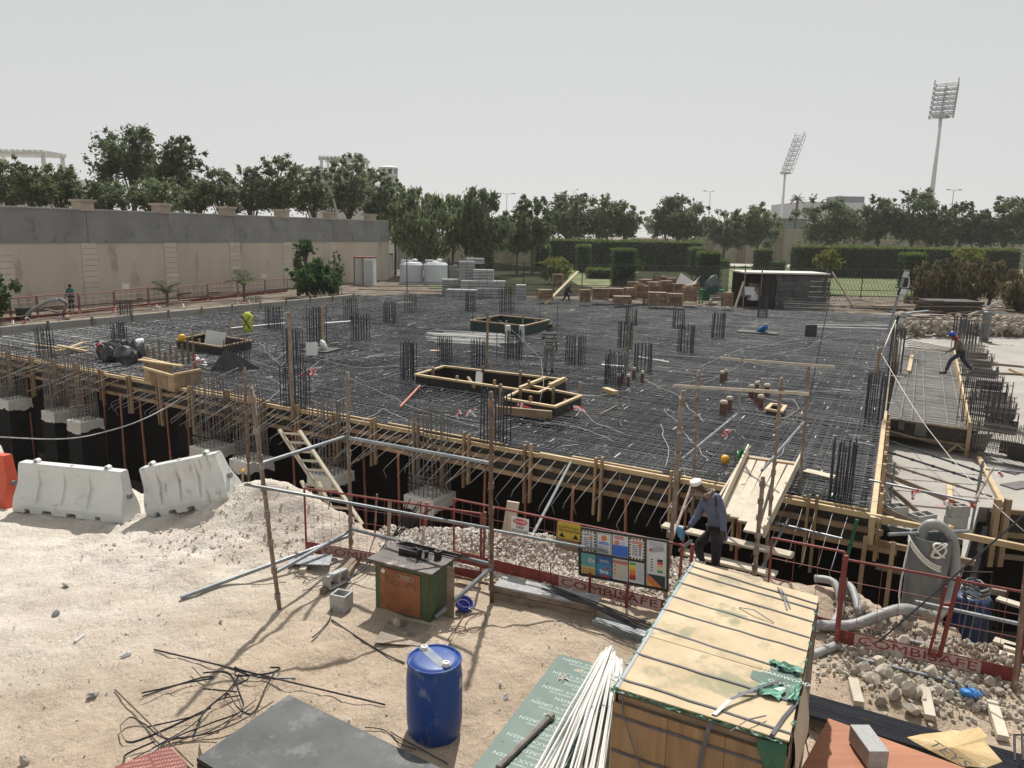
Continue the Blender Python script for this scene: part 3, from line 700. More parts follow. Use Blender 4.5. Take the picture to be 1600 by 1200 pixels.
plank('new_timber', onz(1529, 714, -.40), onz(1567, 787, -.42), .11, .08, timber_new, 'bright yellow timber lying along the floor edge under the scaffold joint', grp='loose timbers on the right floor')
plank('new_timber', onz(1483, 758, -.42), onz(1487, 826, -.42), .11, .08, timber_new, 'bright yellow timber beside the stacked hollow blocks', grp='loose timbers on the right floor')
plank('timber_offcut', W(1425, 555, RZ + .03), W(1420, 580, RZ + .03), .14, .05, timber_new, 'short bright timber lying on the raised strip mat')
for i, (a, b) in enumerate([((1548, 568), (1600, 573)), ((1560, 583), (1600, 585)), ((1578, 577), (1605, 588)), ((1530, 533), (1550, 535))]):
    plank('floor_timber', W(*a, FZ + .05), W(*b, FZ + .05), .12, .08, timber if i != 3 else timber_old, 'timber lying on the far concrete floor, %s from the camera' % ORD[3 - i] if i else 'timber strip lying across the far floor by the stack', grp='timbers on the far right floor')
# handrail with tape
hp = [W(1352, 750, 0.1), W(1549, 792, .1)]
rod('guard_tube', W(1358, 750, .45), W(1527, 785, .45), .024, galv, 'horizontal guard tube with red tape over the concrete floor', 'scaffold tube', None, (.13, .95))
rod('scaffold_post', W(1389, 802, FZ), W(1389, 802, FZ) + Vector((0, 0, 1.15)), .024, galv, 'short green-grey post holding the guard tube near the slab corner', 'scaffold tube')
P = W(1517, 828, FZ); rod('scaffold_post', P, Vector((P.x + .05, P.y, up(P, 1540, 720))), .026, galv, 'grey scaffold post beside the stacked hollow blocks', 'scaffold tube', None, (.75, .93))
rod('scaffold_tube', W(1522, 785, .5), W(1551, 731, .55), .026, std_tube, 'short pinkish tube clamped across the grey post top', 'scaffold tube', None, (.1, .9))
rod('scaffold_tube', W(1540, 733, .4), W(1640, 742, .4), .022, galv, 'thin guard tube leaving the picture on the right', 'scaffold tube')
def tape_knot(P, s_, lab, n=5, hang=True):
    s_ *= .7; o = thing('barrier_tape', lab, 'barrier tape', P, 'red and white tape knots')
    for k in range(n):
        q = MB(); a = Vector((uni(-.3, .3) * s_, uni(-.2, .2) * s_, 0)); pts = [P + a * .5]
        for j in range(4): pts.append(pts[-1] + Vector((uni(-.35, .35) * s_, uni(-.2, .2) * s_, uni(-.38, .12) * s_)))
        q.strip(pts, .05, .002, (uni(.2, 1), uni(-.8, .8), uni(-.8, .8))); q.build('tape_end', tape_red if k % 2 else tape_white, o)
for P, s_, lab in [(W(1381, 762, .45), .32, 'tape tied at the left end of the guard tube'), (W(1430, 767, .45), .34, 'tape tied at the middle of the guard tube'), (W(1484, 780, .45), .34, 'tape tied where the yellow timber passes'),
                   (W(1521, 780, .45), .25, 'tape tied below the pinkish tube'), (W(1563, 738, .4), .25, 'tape tied on the thin tube at the right picture edge')]:
    tape_knot(P, s_, 'red and white ' + lab)
# hollow blocks
def hollow(P, rz, lab, tilt=(0, 0), two=True, sz=(.40, .20, .20), grp='hollow concrete blocks'):
    o = thing('hollow_block', lab, 'concrete block', P, grp, rz); o.rotation_euler = (tilt[0], tilt[1], rz)
    L_, w_, h = sz; t = .032; q = MB()
    for y in (-1, 1): q.box((0, y * (w_ / 2 - t / 2), h / 2), (L_, t, h))
    xs_ = [-L_ / 2 + t / 2, L_ / 2 - t / 2] + ([0] if two else [])
    for x in xs_: q.box((x, 0, h / 2), (t, w_ - 2 * t, h * .998))
    q.box((0, 0, .012), (L_ - 2 * t - .001, w_ - 2 * t - .001, .02)) if False else None
    q.build('block_shell', block_mat, o, bevel=.004, local=True); return o
hollow(W(1492, 824, FZ), .1, 'lower of two stacked hollow blocks beside the yellow timber', sz=(.40, .20, .24))
b_ = hollow(W(1492, 824, FZ) + Vector((0.02, 0, .245)), .15, 'upper of two stacked hollow blocks beside the yellow timber', sz=(.40, .20, .24))
hollow(W(1440, 818, FZ), .35, 'hollow block lying on the floor behind the grey duct', sz=(.5, .28, .22))
hollow(W(1398, 803, FZ), .2, 'pale hollow block under the raking timbers near the corner', sz=(.45, .28, .2))
# right hand timber box at the pit edge
rb = thing('edge_box_formwork', 'timber box formwork at the right edge beyond the blue pump', 'formwork', W(1560, 800, FZ))
A = W(1547, 800, FZ) + Vector((0, 0, .05)); B = W(1680, 812, FZ) + Vector((0, 0, .05)); 
MB().bar(A, B, .08, .10).build('waling', timber, rb); MB().bar(A - Vector((0, .1, .5)), B - Vector((0, .1, .5)), .08, .10).build('waling', timber, rb)
MB().bar(A - Vector((0, .1, 1.0)), B - Vector((0, .1, 1.0)), .08, .10).build('waling', timber_old, rb)
MB().bar(A + Vector((0, .08, -.4)), B + Vector((0, .08, -.4)), .02, .8).build('sheet', film_ply, rb)
for px in (1550, 1566): P = W(px, 806, FZ) - Vector((0, .12, 0)); MB().bar(P + Vector((0, 0, -1.1)), P + Vector((0, 0, .42)), .12, .10, (0, 1, 0)).build('soldier', timber, rb)
P = W(1340, 832, 0)
for i, (x0, x1, y0, y1, z0) in enumerate([(1378, 1384, 870, 918, -.5), (1392, 1396, 870, 925, -.5), (1345, 1350, 800, 905, 0)]):
    A = along(.0 - i * .45, .5, -1.6); B = along(.0 - i * .45, .35, .1)
    plank('hanging_timber', A, B, .10, .07, timber, 'upright timber under the slab corner, %s of three' % ORD[i], grp='upright timbers at the slab corner', upv=e2)
plank('corner_waling', along(-.2, .12, .40), along(-2.35, .12, .36), .08, .10, timber_new, 'pale timber continuing the front edge past the slab corner')
plank('corner_waling', along(-.2, .12, -.05), along(-1.7, .12, -.07), .08, .10, timber, 'timber below it with a sawn end past the slab corner')
plank('corner_waling', along(-.2, .12, -.5), along(-2.2, .12, -.5), .08, .10, timber_old, 'lowest grey timber running past the slab corner')
q = MB(); q.tube([along(.45, .75, -1.9), along(.15, .55, .45)], .032, 8); go = q.build('green_prop', mat('green_paint_tube', (.02, .10, .05), (.04, .17, .09), 4, .5, spots=(.12, .12, .09), sscale=8)); tag(go, 'dark green adjustable prop at the slab corner', 'prop')
for t in (.35, .6, .8):
    c = MB(); a = along(.45, .75, -1.9).lerp(along(.15, .55, .45), t); c.tube([a - Vector((0, 0, .04)), a + Vector((0, 0, .04))], .046, 8); c.build('collar', MT['green_paint_tube'], go)

# ============================================================ SCAFFOLD
def pole(P, topz, r, lab, lean=(0, 0), mt=None, coup=None, cat='scaffold tube', grp='upright scaffold tubes', name='scaffold_standard'):
    P = Vector(P); T_ = Vector((P.x + lean[0], P.y + lean[1], topz)); mt = mt or std_tube
    q = MB(); k = 6; q.tube([P.lerp(T_, i / k) + Vector((uni(-.008, .008), uni(-.008, .008), 0)) for i in range(k + 1)], r, 10)
    o = q.build(name, mt, smooth=True); tag(o, lab, cat, grp)
    for t in (coup or [.08, .2, .33, .45, .57, .70, .82, .95]):
        c = MB(); X = P.lerp(T_, t); c.tube([X - Vector((0, 0, .045)), X + Vector((0, 0, .045))], r * 1.38, 10); c.tube([X + Vector((0, -r, 0)), X + Vector((.01, -r * 2.1, 0))], .012, 6); c.build('coupler', mt, o)
    return o
def ptop(P, px, py): return WY(px, py, P.y)
specs = [((437, 958, 0), (392, 606), .030, 'leaning scaffold upright furthest left, standing on the sand', 'std'),
         ((549, 868, 0), (542, 581), .030, 'scaffold upright in front of the wooden ladder, brown and weathered', 'std'),
         ((768, 942, 0), (767, 612), .032, 'rusty brown scaffold upright right of the bar bending machine', 'rust'),
         ((1040, 940, 0), (1067, 610), .032, 'scaffold upright behind the safety notice board', 'std'),
         ((1084, 770, .3), (1092, 578), .028, 'scaffold upright above the crouching worker', 'std'),
         ((1149, 720, .45), (1161, 550), .028, 'grey scaffold upright at the far left corner of the walkway', 'galv'),
         ((1196, 872, .0), (1222, 590), .028, 'dark scaffold upright at the near right corner of the walkway', 'std'),
         ((1248, 790, .2), (1264, 570), .028, 'tall scaffold upright at the far right corner of the walkway', 'std'),
         ((1178, 898, .0), (1192, 745), .034, 'short thick scaffold upright in front of the walkway', 'std')]
poles = []
for b, t, r, lab, k in specs:
    P = W(*b); T_ = ptop(P, *t); poles.append((P, T_)); P0 = P.copy(); 
    if b[2] > .1: P0.z = -.4 if b[2] < .4 else .1
    if lab.startswith(('dark', 'short')): P0.z = -.6
    pole(P0, T_.z, r, lab, (T_.x - P.x, T_.y - P.y), {'std': std_tube, 'rust': rust_tube, 'galv': galv}[k])
P = W(387, 722, -.3); T_ = ptop(P, 382, 574)
pole(P + Vector((0, 0, -1)), T_.z, .03, 'thin rusty upright behind the leaning scaffold tube', (T_.x - P.x, 0), rust_tube)
def onpole(i, py):
    P, T_ = poles[i]; a, b = 0.0, 1.0
    for _ in range(30):
        m_ = (a + b) / 2; X = P.lerp(T_, m_); v = X - cC; y = 600 - FPX * v.dot(cU) / v.dot(cF)
        if y > py: a = m_
        else: b = m_
    return P.lerp(T_, (a + b) / 2)
tubes = [(onpole(0, 727) + Vector((-.06, 0, 0)), onpole(1, 681), .030, 'grey tube linking the two left uprights at mid height'),
         (onpole(1, 684), onpole(2, 724), .030, 'grey tube linking the middle and rusty uprights at mid height'),
         (onpole(0, 762) + (onpole(0, 762) - onpole(1, 787)) * .18, onpole(2, 826), .023, 'long light guard tube crossing behind the ladder foot'),
         (onpole(2, 828), onpole(3, 880), .023, 'light guard tube behind the danger sign and notice board'),
         (onpole(1, 826), onpole(2, 882), .030, 'low grey tube passing behind the bending machine'),
         (onpole(0, 895), onpole(1, 829), .030, 'low grey tube between the two left uprights'),
         (gz(W(283, 943), .04), onpole(1, 836), .034, 'thick grey tube lying on the sand left of the leaning upright'),
         (gz(W(680, 974), .05), onpole(2, 887), .033, 'grey tube slanting down to the foot of the bending machine')]
for a, b, r, lab in tubes: rod('scaffold_tube', a, b, r, galv, lab, 'scaffold tube', 'horizontal scaffold tubes')
rp = onpole(6, 845)
rod('scaffold_tube', onpole(4, 700), onpole(5, 645), .024, galv, 'pale tube sloping above the left toe board of the walkway', 'scaffold tube')
A = onpole(4, 700); B = onpole(5, 645); D_ = (A - B); 
rod('scaffold_tube', A, A + D_ * .28, .024, galv, 'open lower end of the sloping tube beside the crouching worker head', 'scaffold tube')
A, B = onpole(6, 712), onpole(7, 658); rod('scaffold_tube', A + (A - B) * .35, B, .024, galv, 'pale tube sloping along the right side of the walkway', 'scaffold tube')
A, B = onpole(6, 765), W(1265, 712, .75); rod('scaffold_tube', W(1182, 838, .35), onpole(6, 750), .024, galv, 'lower sloping tube on the right of the walkway', 'scaffold tube')
rod('scaffold_tube', W(1187, 893, -.1), W(1264, 752, .35), .028, galv, 'long diagonal tube from the pit edge up to the mat right of the walkway', 'scaffold tube', None, (.9,))
rod('scaffold_tube', W(1211, 817, .2), W(1316, 842, .2), .024, galv, 'horizontal tube running right from the walkway over the pit', 'scaffold tube', None, (.05,))
rod('scaffold_tube', W(1137, 803, .48), W(1193, 816, .48), .024, galv, 'cross tube under the near end of the walkway boards', 'scaffold tube')
rod('scaffold_tube', W(1052, 838, .6), W(1085, 745, .75), .026, std_tube, 'rusty sloping tube behind the crouching worker head', 'scaffold tube')
rod('scaffold_tube', W(1062, 860, .0), W(1080, 845, .45), .030, galv, 'short open tube beside the notice board corner', 'scaffold tube')
rod('leaning_tube', W(829, 842, .15), onp(892, 722, along(0, .25), along(30, .25)), .03, galv, 'pale tube leaning on the front edge form above the danger sign', 'scaffold tube')
for i, (a, b, lab) in enumerate([((0, 590), (80, 567), 'raking prop at the far left of the front edge form'), ((42, 612), (122, 580), 'raking prop below the first timber soldiers on the left'), ((110, 628), (185, 594), 'raking prop from the third column to the edge form'),
                                 ((548, 725), (627, 680), 'raking prop crossing right of the ladder'), ((695, 755), (770, 708), 'raking prop right of the nearest column'), ((350, 672), (380, 655), 'short raking prop between two columns')]):
    B = onp(*b, along(0, .25), along(30, .25)); A = W(a[0], a[1], -.65); rod('raking_prop', A, B, .024, std_tube, lab, 'prop', 'raking props at the front edge', (.15, .4, .65, .9))
# plank rails over the walkway
A = onpole(4, 604); B = onpole(6, 612); v = (B - A)
plank('guard_rail', A - v * .37 - Vector((0, .05, -.0)), B + v * .25 - Vector((0, .05, 0)), .045, .05, board_mat, 'long pale timber rail across the front of the walkway guard', grp='guard rails of the walkway')
A = onpole(5, 562); B = onpole(7, 570); v = (B - A)
plank('guard_rail', A - v * .4 - Vector((0, .05, 0)), B + v * .3 - Vector((0, .05, 0)), .045, .05, board_mat, 'pale timber rail across the far end of the walkway guard', grp='guard rails of the walkway')
# walkway
random.seed(41)
wk = thing('walkway', 'board walkway with toe boards leading onto the slab', 'walkway', W(1133, 806, .55))
n0, n1_, f0, f1 = W(1128, 803, .55), W(1192, 838, .52), W(1168, 716, .62), W(1246, 729, .62)
for i in range(5):
    t0 = (i + .5) / 5; a = n0.lerp(n1_, t0); b = f0.lerp(f1, t0); ex = uni(-.2, .15) * Vector((b - a)).normalized(); wd = (n0 - n1_).length / 5
    MB().bar(a - ex * 1, b, wd - .028, .038).build('board', board_mat, wk, bevel=.004)
MB().bar(f0 + Vector((-.1, 0, .03)), f1 + Vector((.1, 0, .03)), .09, .04).build('cross_batten', timber, wk)
MB().bar(f0 + Vector((-.1, .15, .0)), f1 + Vector((.1, .15, .0)), .22, .03).build('board', board_mat, wk)
for (a, b, c) in ((n0, f0, -1), (n1_, f1, 1)):
    dd = (b - a).normalized(); aa = a - dd * .1 + Vector((c * .03, 0, .12)); bb = b + dd * .25 + Vector((c * .03, 0, .14))
    MB().bar(aa, bb, .04, .22).build('toe_board', board_mat, wk, bevel=.004)
    if c < 0: MB().bar(aa + Vector((-.16, 0, -.10)), bb + Vector((-.16, -.3, -.12)), .04, .16).build('toe_board', board_mat, wk, bevel=.004)
plank('step_plank', W(1036, 820, .35), W(1240, 868, .30), .22, .045, board_mat, 'upper thick plank behind the crouching worker', grp='planks of the walkway steps', bevel=.005)
plank('step_plank', W(1068, 862, .05), W(1213, 898, .05), .24, .045, board_mat, 'lower plank just behind the strapped plywood stack', grp='planks of the walkway steps', bevel=.005)
plank('mat_board', W(1258, 735, SZ + .04), W(1305, 746, SZ + .04), .26, .03, board_mat, 'short board lying on the mat beside the walkway')
o = tag(MB().blob(W(1133, 718, .6), .11, 2, .04, (.85, 1, 1)).build('safety_helmet', yellow_hat, smooth=True), 'yellow safety helmet hanging beside the left toe board', 'helmet')
gm = mat('green_sheet', (.03, .28, .10), (.06, .4, .16), 5, .4)
q = MB()
for k in range(7): q.strip([W(1157, 712, .75) + Vector((uni(-.06, .1), uni(-.1, .1), uni(-.1, .15))) for _ in range(4)], .12, .002, (uni(-1, 1), 1, uni(-1, 1)))
tag(q.build('green_bag', gm), 'torn green plastic bag caught on the left toe board', 'plastic bag')
tape_knot(W(1139, 672, .95), .45, 'red and white tape bunch hanging left of the far walkway upright', 7)
def cable(name, pts, r, mt, lab, cat='cable', grp=None, n=5, sub=4):
    P = [Vector(p) for p in pts]; out = []
    for i in range(len(P) - 1):
        p0 = P[max(i - 1, 0)]; p1 = P[i]; p2 = P[i + 1]; p3 = P[min(i + 2, len(P) - 1)]
        for k in range(sub):
            t = k / sub; out.append(.5 * ((2 * p1) + (p2 - p0) * t + (2 * p0 - 5 * p1 + 4 * p2 - p3) * t * t + (3 * p1 - p0 - 3 * p2 + p3) * t ** 3))
    out.append(P[-1]); q = MB(); q.tube(out, r, n); o = q.build(name, mt, smooth=True); tag(o, lab, cat, grp); return o

# ============================================================ THINGS ON THE MAT
def boxrim(z, poly, h, lab, mats=(timber_new, film_ply), posts=0, name='opening_form'):
    o = thing(name, lab, 'opening form', poly[0])
    k = len(poly); c = sum(poly, Vector()) / k
    for i in range(k):
        a, b = poly[i], poly[(i + 1) % k]; d_ = (b - a).normalized()
        MB().bar(a + Vector((0, 0, -.03)) - d_ * .05, b + Vector((0, 0, -.03)) - d_ * .06, .10, .06).build('rim_timber', mats[0], o)
        MB().bar(a + Vector((0, 0, -.06 - h / 2)), b + Vector((0, 0, -.06 - h / 2)), .02, h).build('side_sheet', mats[1], o)
        n_ = int((b - a).length / 1.6) if posts else 0
        for j in range(1, n_ + 1):
            P = a.lerp(b, j / (n_ + 1)); P = P + (c - P).normalized() * .10
            MB().bar(P + Vector((0, 0, -h)), P + Vector((0, 0, uni(.0, .15))), .09, .06, d_).build('cleat', timber, o)
    q = MB(); q.add([p + Vector((0, 0, -h - 1.3)) for p in poly], [tuple(range(k))]); q.build('shade_sheet', black_void, o)  # black sheet stands in for the dark of the open shaft
    return o
boxrim(.75, op1, .55, 'long timber rimmed opening in front of the striped shirt man', posts=1)
boxrim(.75, op1b, .55, 'square timber rimmed opening right of the long one', posts=1)
gb = mat('green_black_film', (.010, .030, .022), (.03, .06, .05), 2, .5)
boxrim(.95, op2, .75, 'large green-black box form with timber rim far across the slab', (timber, gb), posts=1)
boxrim(.80, op3, .5, 'dark box form with timber rim on the left beside the yellow vest', (timber, film_ply), posts=1)
st = W(788, 640, .62)
plank('form_timber', W(776, 640, .6), W(862, 648, .6), .10, .20, timber, 'low timber and black form in front of the square opening')
plank('form_timber', W(812, 606, .78), W(853, 590, .85), .10, .08, timber_new, 'timber lying across the right end of the long opening', grp='loose timbers at the stair openings')
plank('form_timber', W(859, 602, .82), W(882, 591, .82), .12, .08, timber_new, 'short timber across the square opening rim', grp='loose timbers at the stair openings')
plank('form_timber', W(731, 590, .8), W(742, 606, .6), .08, .08, timber, 'small leaning timber on the front rim of the long opening', grp='loose timbers at the stair openings')
plank('form_timber', W(747, 612, .45), W(749, 590, .5) + Vector((0, 0, .2)), .22, .03, film_ply, 'black board standing on the front rim of the long opening')
for i, (px, y0, y1, lab) in enumerate([(768, 700, 628, 'upright timber post in front of the stair openings'), (761, 575, 486, 'tall grey timber post behind the long opening'), (826, 622, 594, 'timber post between the two openings'),
                                      (782, 640, 600, 'timber post left of the square opening'), (906, 622, 597, 'timber post at the right corner of the square opening'), (457, 640, 488, 'tall timber post in the left cage'),
                                      (505, 545, 479, 'timber post at the cage with a board on top'), (543, 620, 580, 'hidden'), (980, 570, 492, 'tall timber post at the split cage'), (360, 525, 496, 'orange timber post at the back of the left dark box'), (1371, 585, 543, 'timber post at the right edge of the slab')]):
    if lab == 'hidden': continue
    P = W(px, y0, SZ); z = up(P, px, y1); plank('timber_post', P - Vector((0, 0, .3)), Vector((P.x, P.y, z)), .085, .07, timber if i not in (1, 5, 8) else timber_old, lab, 'timber post', upv=(0, 1, 0))
# left form boxes
lb = thing('column_head_form', 'half open timber box form at the front edge on the left', 'formwork', W(240, 585, .45))
def lbq(px, py, z): return W(px, py, z)
for (a, b, z, h) in [((225, 575), (272, 588), .85, .5), ((273, 586), (314, 578), .85, .55), ((225, 560), (268, 570), .85, .45)]:
    A, B = W(*a, z), W(*b, z); k = 5
    for j in range(k):
        p, q_ = A.lerp(B, j / k), A.lerp(B, (j + .93) / k); MB().bar((p + q_) / 2 - Vector((0, 0, h)), (p + q_) / 2, .025, (q_ - p).length, (q_ - p)).build('board', timber, lb)
    MB().bar(A + Vector((0, -.05, .02)), B + Vector((0, -.05, .02)), .08, .07).build('rim_timber', timber_new, lb)
for k in range(9):
    P = W(232 + k * 9, 572 + uni(-8, 6), .5); MB().bar(P, P + Vector((0, 0, uni(.5, 1.0))), .08, .04, e2).build('stake', timber_old, lb)
plank('rim_board', W(218, 562, .95), W(285, 572, .95), .14, .05, timber_new, 'pale plank lying on top of the left timber box form')
q = MB(); A = W(327, 580, .5); q.add([A, A + Vector((.9, .1, 0)), A + Vector((1.6, .4, .05)), A + Vector((.5, .3, .75))], [(0, 1, 3), (1, 2, 3), (0, 3, 2), (0, 2, 1)]); tag(q.build('black_sheet', black_plastic), 'folded black sheet sticking up right of the timber box form', 'plastic sheet')
for i, (a, b) in enumerate([((48, 538), (130, 548)), ((58, 548), (138, 545)), ((85, 549), (135, 543)), ((105, 545), (130, 535)), ((90, 540), (137, 549))]):
    plank('loose_timber', W(*a, SZ + .06 + i * .05), W(*b, SZ + .06 + i * .05), .12, .06, timber_new, 'loose pale timber in the pile on the left of the mat, %s layer up' % ORD[i], grp='pile of loose timber on the mat')
# heap of black bags
hb = thing('black_bags', 'heap of shiny black bags and wire beside the left cage', 'bag heap', W(185, 550, SZ))
for i in range(12):
    P = W(uni(155, 222), uni(542, 560), SZ + uni(.1, .35)); MB().blob(P, uni(.3, .48), 2, .28, (1.2, 1, .5)).build('bag', black_plastic, hb)
tag(MB().blob(W(212, 541, .75), .34, 2, .25, (1, .7, .4)).build('white_bag', mat('white_bag_plastic', (.62, .63, .64), (.75, .75, .76), 3, .5), smooth=True), 'crumpled white bag lying on the black bags', 'plastic bag')
q = MB(); P = W(172, 548, .8); q.tube([P + Vector((.3 * math.cos(a), .25 * math.sin(a), .1 * math.sin(a))) for a in np.linspace(0, 6.0, 12)], .035, 5); tag(q.build('red_hose_coil', tape_red), 'small red hose coil on the black bags', 'hose')
tape_knot(W(155, 535, 1.1), .5, 'pale tape bunch on the left side of the black bags', 5)
tape_knot(W(486, 575, 1.5), .55, 'big red and white tape knot on the near left cage', 8)
tape_knot(W(305, 555, 1.0), .5, 'red and white tape draped on the timber box form', 7); tape_knot(W(313, 562, .9), .5, 'red tape end hanging off the timber box form', 5)
for i, (px, py, s_) in enumerate([(812, 630, .5), (904, 635, .45), (734, 640, .3), (717, 640, .3)]):
    tape_knot(W(px, py, .75), s_, 'red and white tape on the mat around the stair openings, %s from the right' % ORD[[1, 0, 2, 3][i]], 5)
# yellow helmet, yellow vest on a post
tag(MB().blob(W(284, 528, .95), .17, 2, .04, (1, 1, .8)).build('safety_helmet', yellow_hat, smooth=True), 'yellow safety helmet on the corner of the left dark box', 'helmet')
vst = thing('safety_vest', 'yellow-green safety vest hung on a post by the dark box', 'safety vest', W(388, 523, SZ))
vm = mat('vest_yellow', (.38, .42, .04), (.5, .55, .08), 3, .8); P = W(388, 523, SZ)
q = MB(); q.lathe([(.20, .15), (.24, .35), (.20, .60), (.26, .85), (.14, 1.0), (.08, 1.06)], P, 10); q.build('cloth', vm, vst, smooth=True)
q = MB(); 
for a, b in (((-.2, .3), (.2, .9)), ((.2, .3), (-.2, .9))): q.strip([P + Vector((a[0], -.26, a[1])), P + Vector((b[0], -.24, b[1]))], .06, .005, (1, 0, .5))
q.build('dark_band', print_black, vst)
q = MB(); q.bar(W(333, 547, SZ), W(333, 547, SZ) + Vector((.12, .15, .75)), .8, .02, (0, -1, .2)); tag(q.build('white_board', white_paint), 'white board leaning on the left dark box', 'board')
q = MB(); P = W(432, 528, .5)
q.bar(W(478, 545, .9), W(496, 545, .9), .5, .02, (0, -1, .2)); tag(q.build('white_board', white_paint), 'small white board tied to the left middle cage', 'board')
tr = thing('tool_board', 'flat board carrying white bags at the foot of the post cage', 'board', W(500, 546, .5))
MB().bar(W(482, 545, .5), W(522, 548, .5), 1.1, .05).build('board', film_ply, tr); 
for px in (487, 506): MB().blob(W(px, 541, .65), .22, 2, .1, (1.4, .8, .6)).build('white_bag', MT['white_bag_plastic'], tr, smooth=True)
# white pipes lying by the far box
wp = thing('white_conduit_bundle', 'loose bundle of white conduits lying in front of the far box form', 'conduit bundle', W(745, 525, .5))
for i in range(22):
    y = 517 + i * .8; q = MB(); q.tube([W(664 + uni(0, 30), y + uni(-2, 1), .5 + uni(0, .12)), W(790 + uni(-10, 25), y + 5 + uni(-2, 3), .5 + uni(0, .12))], .02, 4); q.build('conduit', pvc_white, wp)
for i, (px, lab) in enumerate([(793, 'left white sleeve'), (815, 'right white sleeve')]):
    P = W(px, 534, .8); q = MB(); q.lathe([(.12, 0), (.12, .7)], P, 10); tag(q.build('white_sleeve', pvc_white), lab + ' standing at the platform cage', 'pipe')
for i, (a, b) in enumerate([((360, 513), (445, 505)), ((508, 505), (548, 502)), ((1275, 508), (1392, 509)), ((1275, 511), (1392, 514)), ((940, 570), (975, 573)), ((998, 558), (1045, 566))]):
    rod('white_pipe', W(*a, .55), W(*b, .55), .035, pvc_white, ['white pipe lying beyond the yellow vest', 'white pipe left of the touching cages', 'upper white pipe lying by the black box near the right edge', 'lower white pipe lying by the black box near the right edge', 'short white pipe near the capped stubs', 'white pipe right of the white tied cage'][i], 'pipe')
# capped pipe stubs
pr_red = mat('brown_pipe', (.10, .045, .035), (.17, .08, .06), 4, .6)
stubs = [(966, 609, .09), (981, 610, .08), (971, 604, .08), (1003, 604, 0), (990, 598, 0), (1127, 604, .1), (1133, 601, .08), (1129, 655, .14), (1138, 648, .12), (1173, 628, .12), (1183, 636, .14), (1197, 626, .12), (1187, 645, .12), (1181, 622, .1)]
for i, (px, py, r) in enumerate(stubs):
    r = (r or .08) * .75; P = W(px, py, .3); o = thing('pipe_stub', 'brown pipe stub with white cap standing in the mat, %s counted from the left group' % ORD[i], 'pipe stub', P, 'capped pipe stubs')
    q = MB(); q.lathe([(r, 0), (r, .45)], P, 10); q.build('pipe', pr_red, o, smooth=False); q = MB(); q.lathe([(r * 1.05, 0), (r * 1.1, .05), (r * .8, .09)], P + Vector((0, 0, .45)), 10); q.build('cap', board_mat, o)
boxrim(.6, quadz(.62, (1198, 638), (1206, 630), (1227, 633), (1221, 642)), .2, 'small timber box form among the pipe stubs', (timber_new, film_ply))
q = MB(); A = W(1266, 530, .5); q.box(A + Vector((0, 0, .42)), (.5, .25, .6)); bb = q.build('black_box', black_plastic, bevel=.03); tag(bb, 'black box hanging on a thin rod near the right slab edge', 'box')
rod('thin_rod', W(1264, 625, SZ), W(1264, 625, SZ) + Vector((.35, 0, 3.3)), .012, steel_bar, 'tall thin rod beside the black box', 'rod')
for i, (px, y0, y1) in enumerate([(738, 525, 485), (820, 470, 463), (870, 530, 470), (952, 590, 545), (946, 600, 560), (843, 520, 476), (776, 560, 500)]):
    P = W(px, y0, SZ); rod('thin_rod', P, Vector((P.x, P.y, up(P, px, y1))), .014, steel_bar, 'thin upright rod standing in the mat, %s of the scattered rods' % ORD[i], 'rod', 'thin rods standing in the mat')
plank('loose_board', W(672, 548, .52), W(688, 548, .52), .2, .04, timber_new, 'short pale offcut lying behind the long opening', grp='offcuts lying on the mat')
plank('loose_board', W(945, 608, .52), W(962, 614, .55), .2, .12, timber_new, 'thick pale offcut left of the capped stubs', grp='offcuts lying on the mat')
plank('loose_board', W(852, 475, .5), W(903, 424, 2.6), .22, .05, timber_new, 'long pale plank leaning up at the far edge of the mat')
q = MB(); A = W(1184, 519, .5); q.bar(W(1153, 517, .5), W(1215, 521, .5), .9, .05); o = q.build('tool_board', film_ply); tag(o, 'dark board with blue rag lying far right on the mat', 'board')
tag(MB().blob(W(1190, 516, .6), .3, 2, .2, (1.6, .8, .3)).build('rag', blue_cloth), 'light blue rag on the dark board far right', 'rag')
rod('short_tube', W(937, 648, .5), W(964, 634, .7), .03, std_tube, 'short tube lying on the mat right of the stair openings', 'tube')
rod('red_tube', W(625, 636, .5), W(656, 603, .55), .035, mat('pink_pipe', (.42, .14, .10), (.5, .2, .16), 3, .6), 'thin red pipe lying on the mat left of the stair openings', 'pipe')
# pale wires lying over the mat
wm = mat('pale_wire', (.30, .30, .29), (.46, .46, .44), 5, .7)
wires = [((400, 640), (450, 600), (497, 565)), ((545, 592), (600, 615), (650, 640), (700, 655), (760, 670)), ((490, 560), (560, 575), (640, 572)), ((405, 535), (425, 560), (440, 572), (455, 555)),
         ((415, 540), (430, 565), (452, 545)), ((380, 560), (430, 575), (480, 600)), ((1000, 590), (1060, 620), (1100, 660)), ((1040, 640), (1080, 690), (1110, 720)), ((1200, 540), (1260, 535), (1340, 527)),
         ((1050, 555), (1120, 560), (1200, 572)), ((1090, 575), (1160, 545), (1250, 530)), ((1210, 660), (1250, 640), (1240, 625)), ((850, 660), (900, 668), (960, 690)), ((560, 560), (620, 555), (700, 560)),
         ((1100, 600), (1180, 560), (1260, 545), (1300, 520)), ((1030, 665), (1045, 700), (1040, 730)), ((1200, 735), (1225, 700), (1240, 680)), ((420, 590), (470, 620), (520, 640)),
         ((880, 620), (930, 660), (980, 680)), ((640, 660), (600, 640), (560, 660)), ((1190, 610), (1300, 612), (1350, 616)), ((690, 648), (760, 660), (800, 655)), ((1060, 600), (1120, 590), (1180, 600)), ((760, 548), (840, 560), (900, 556))]
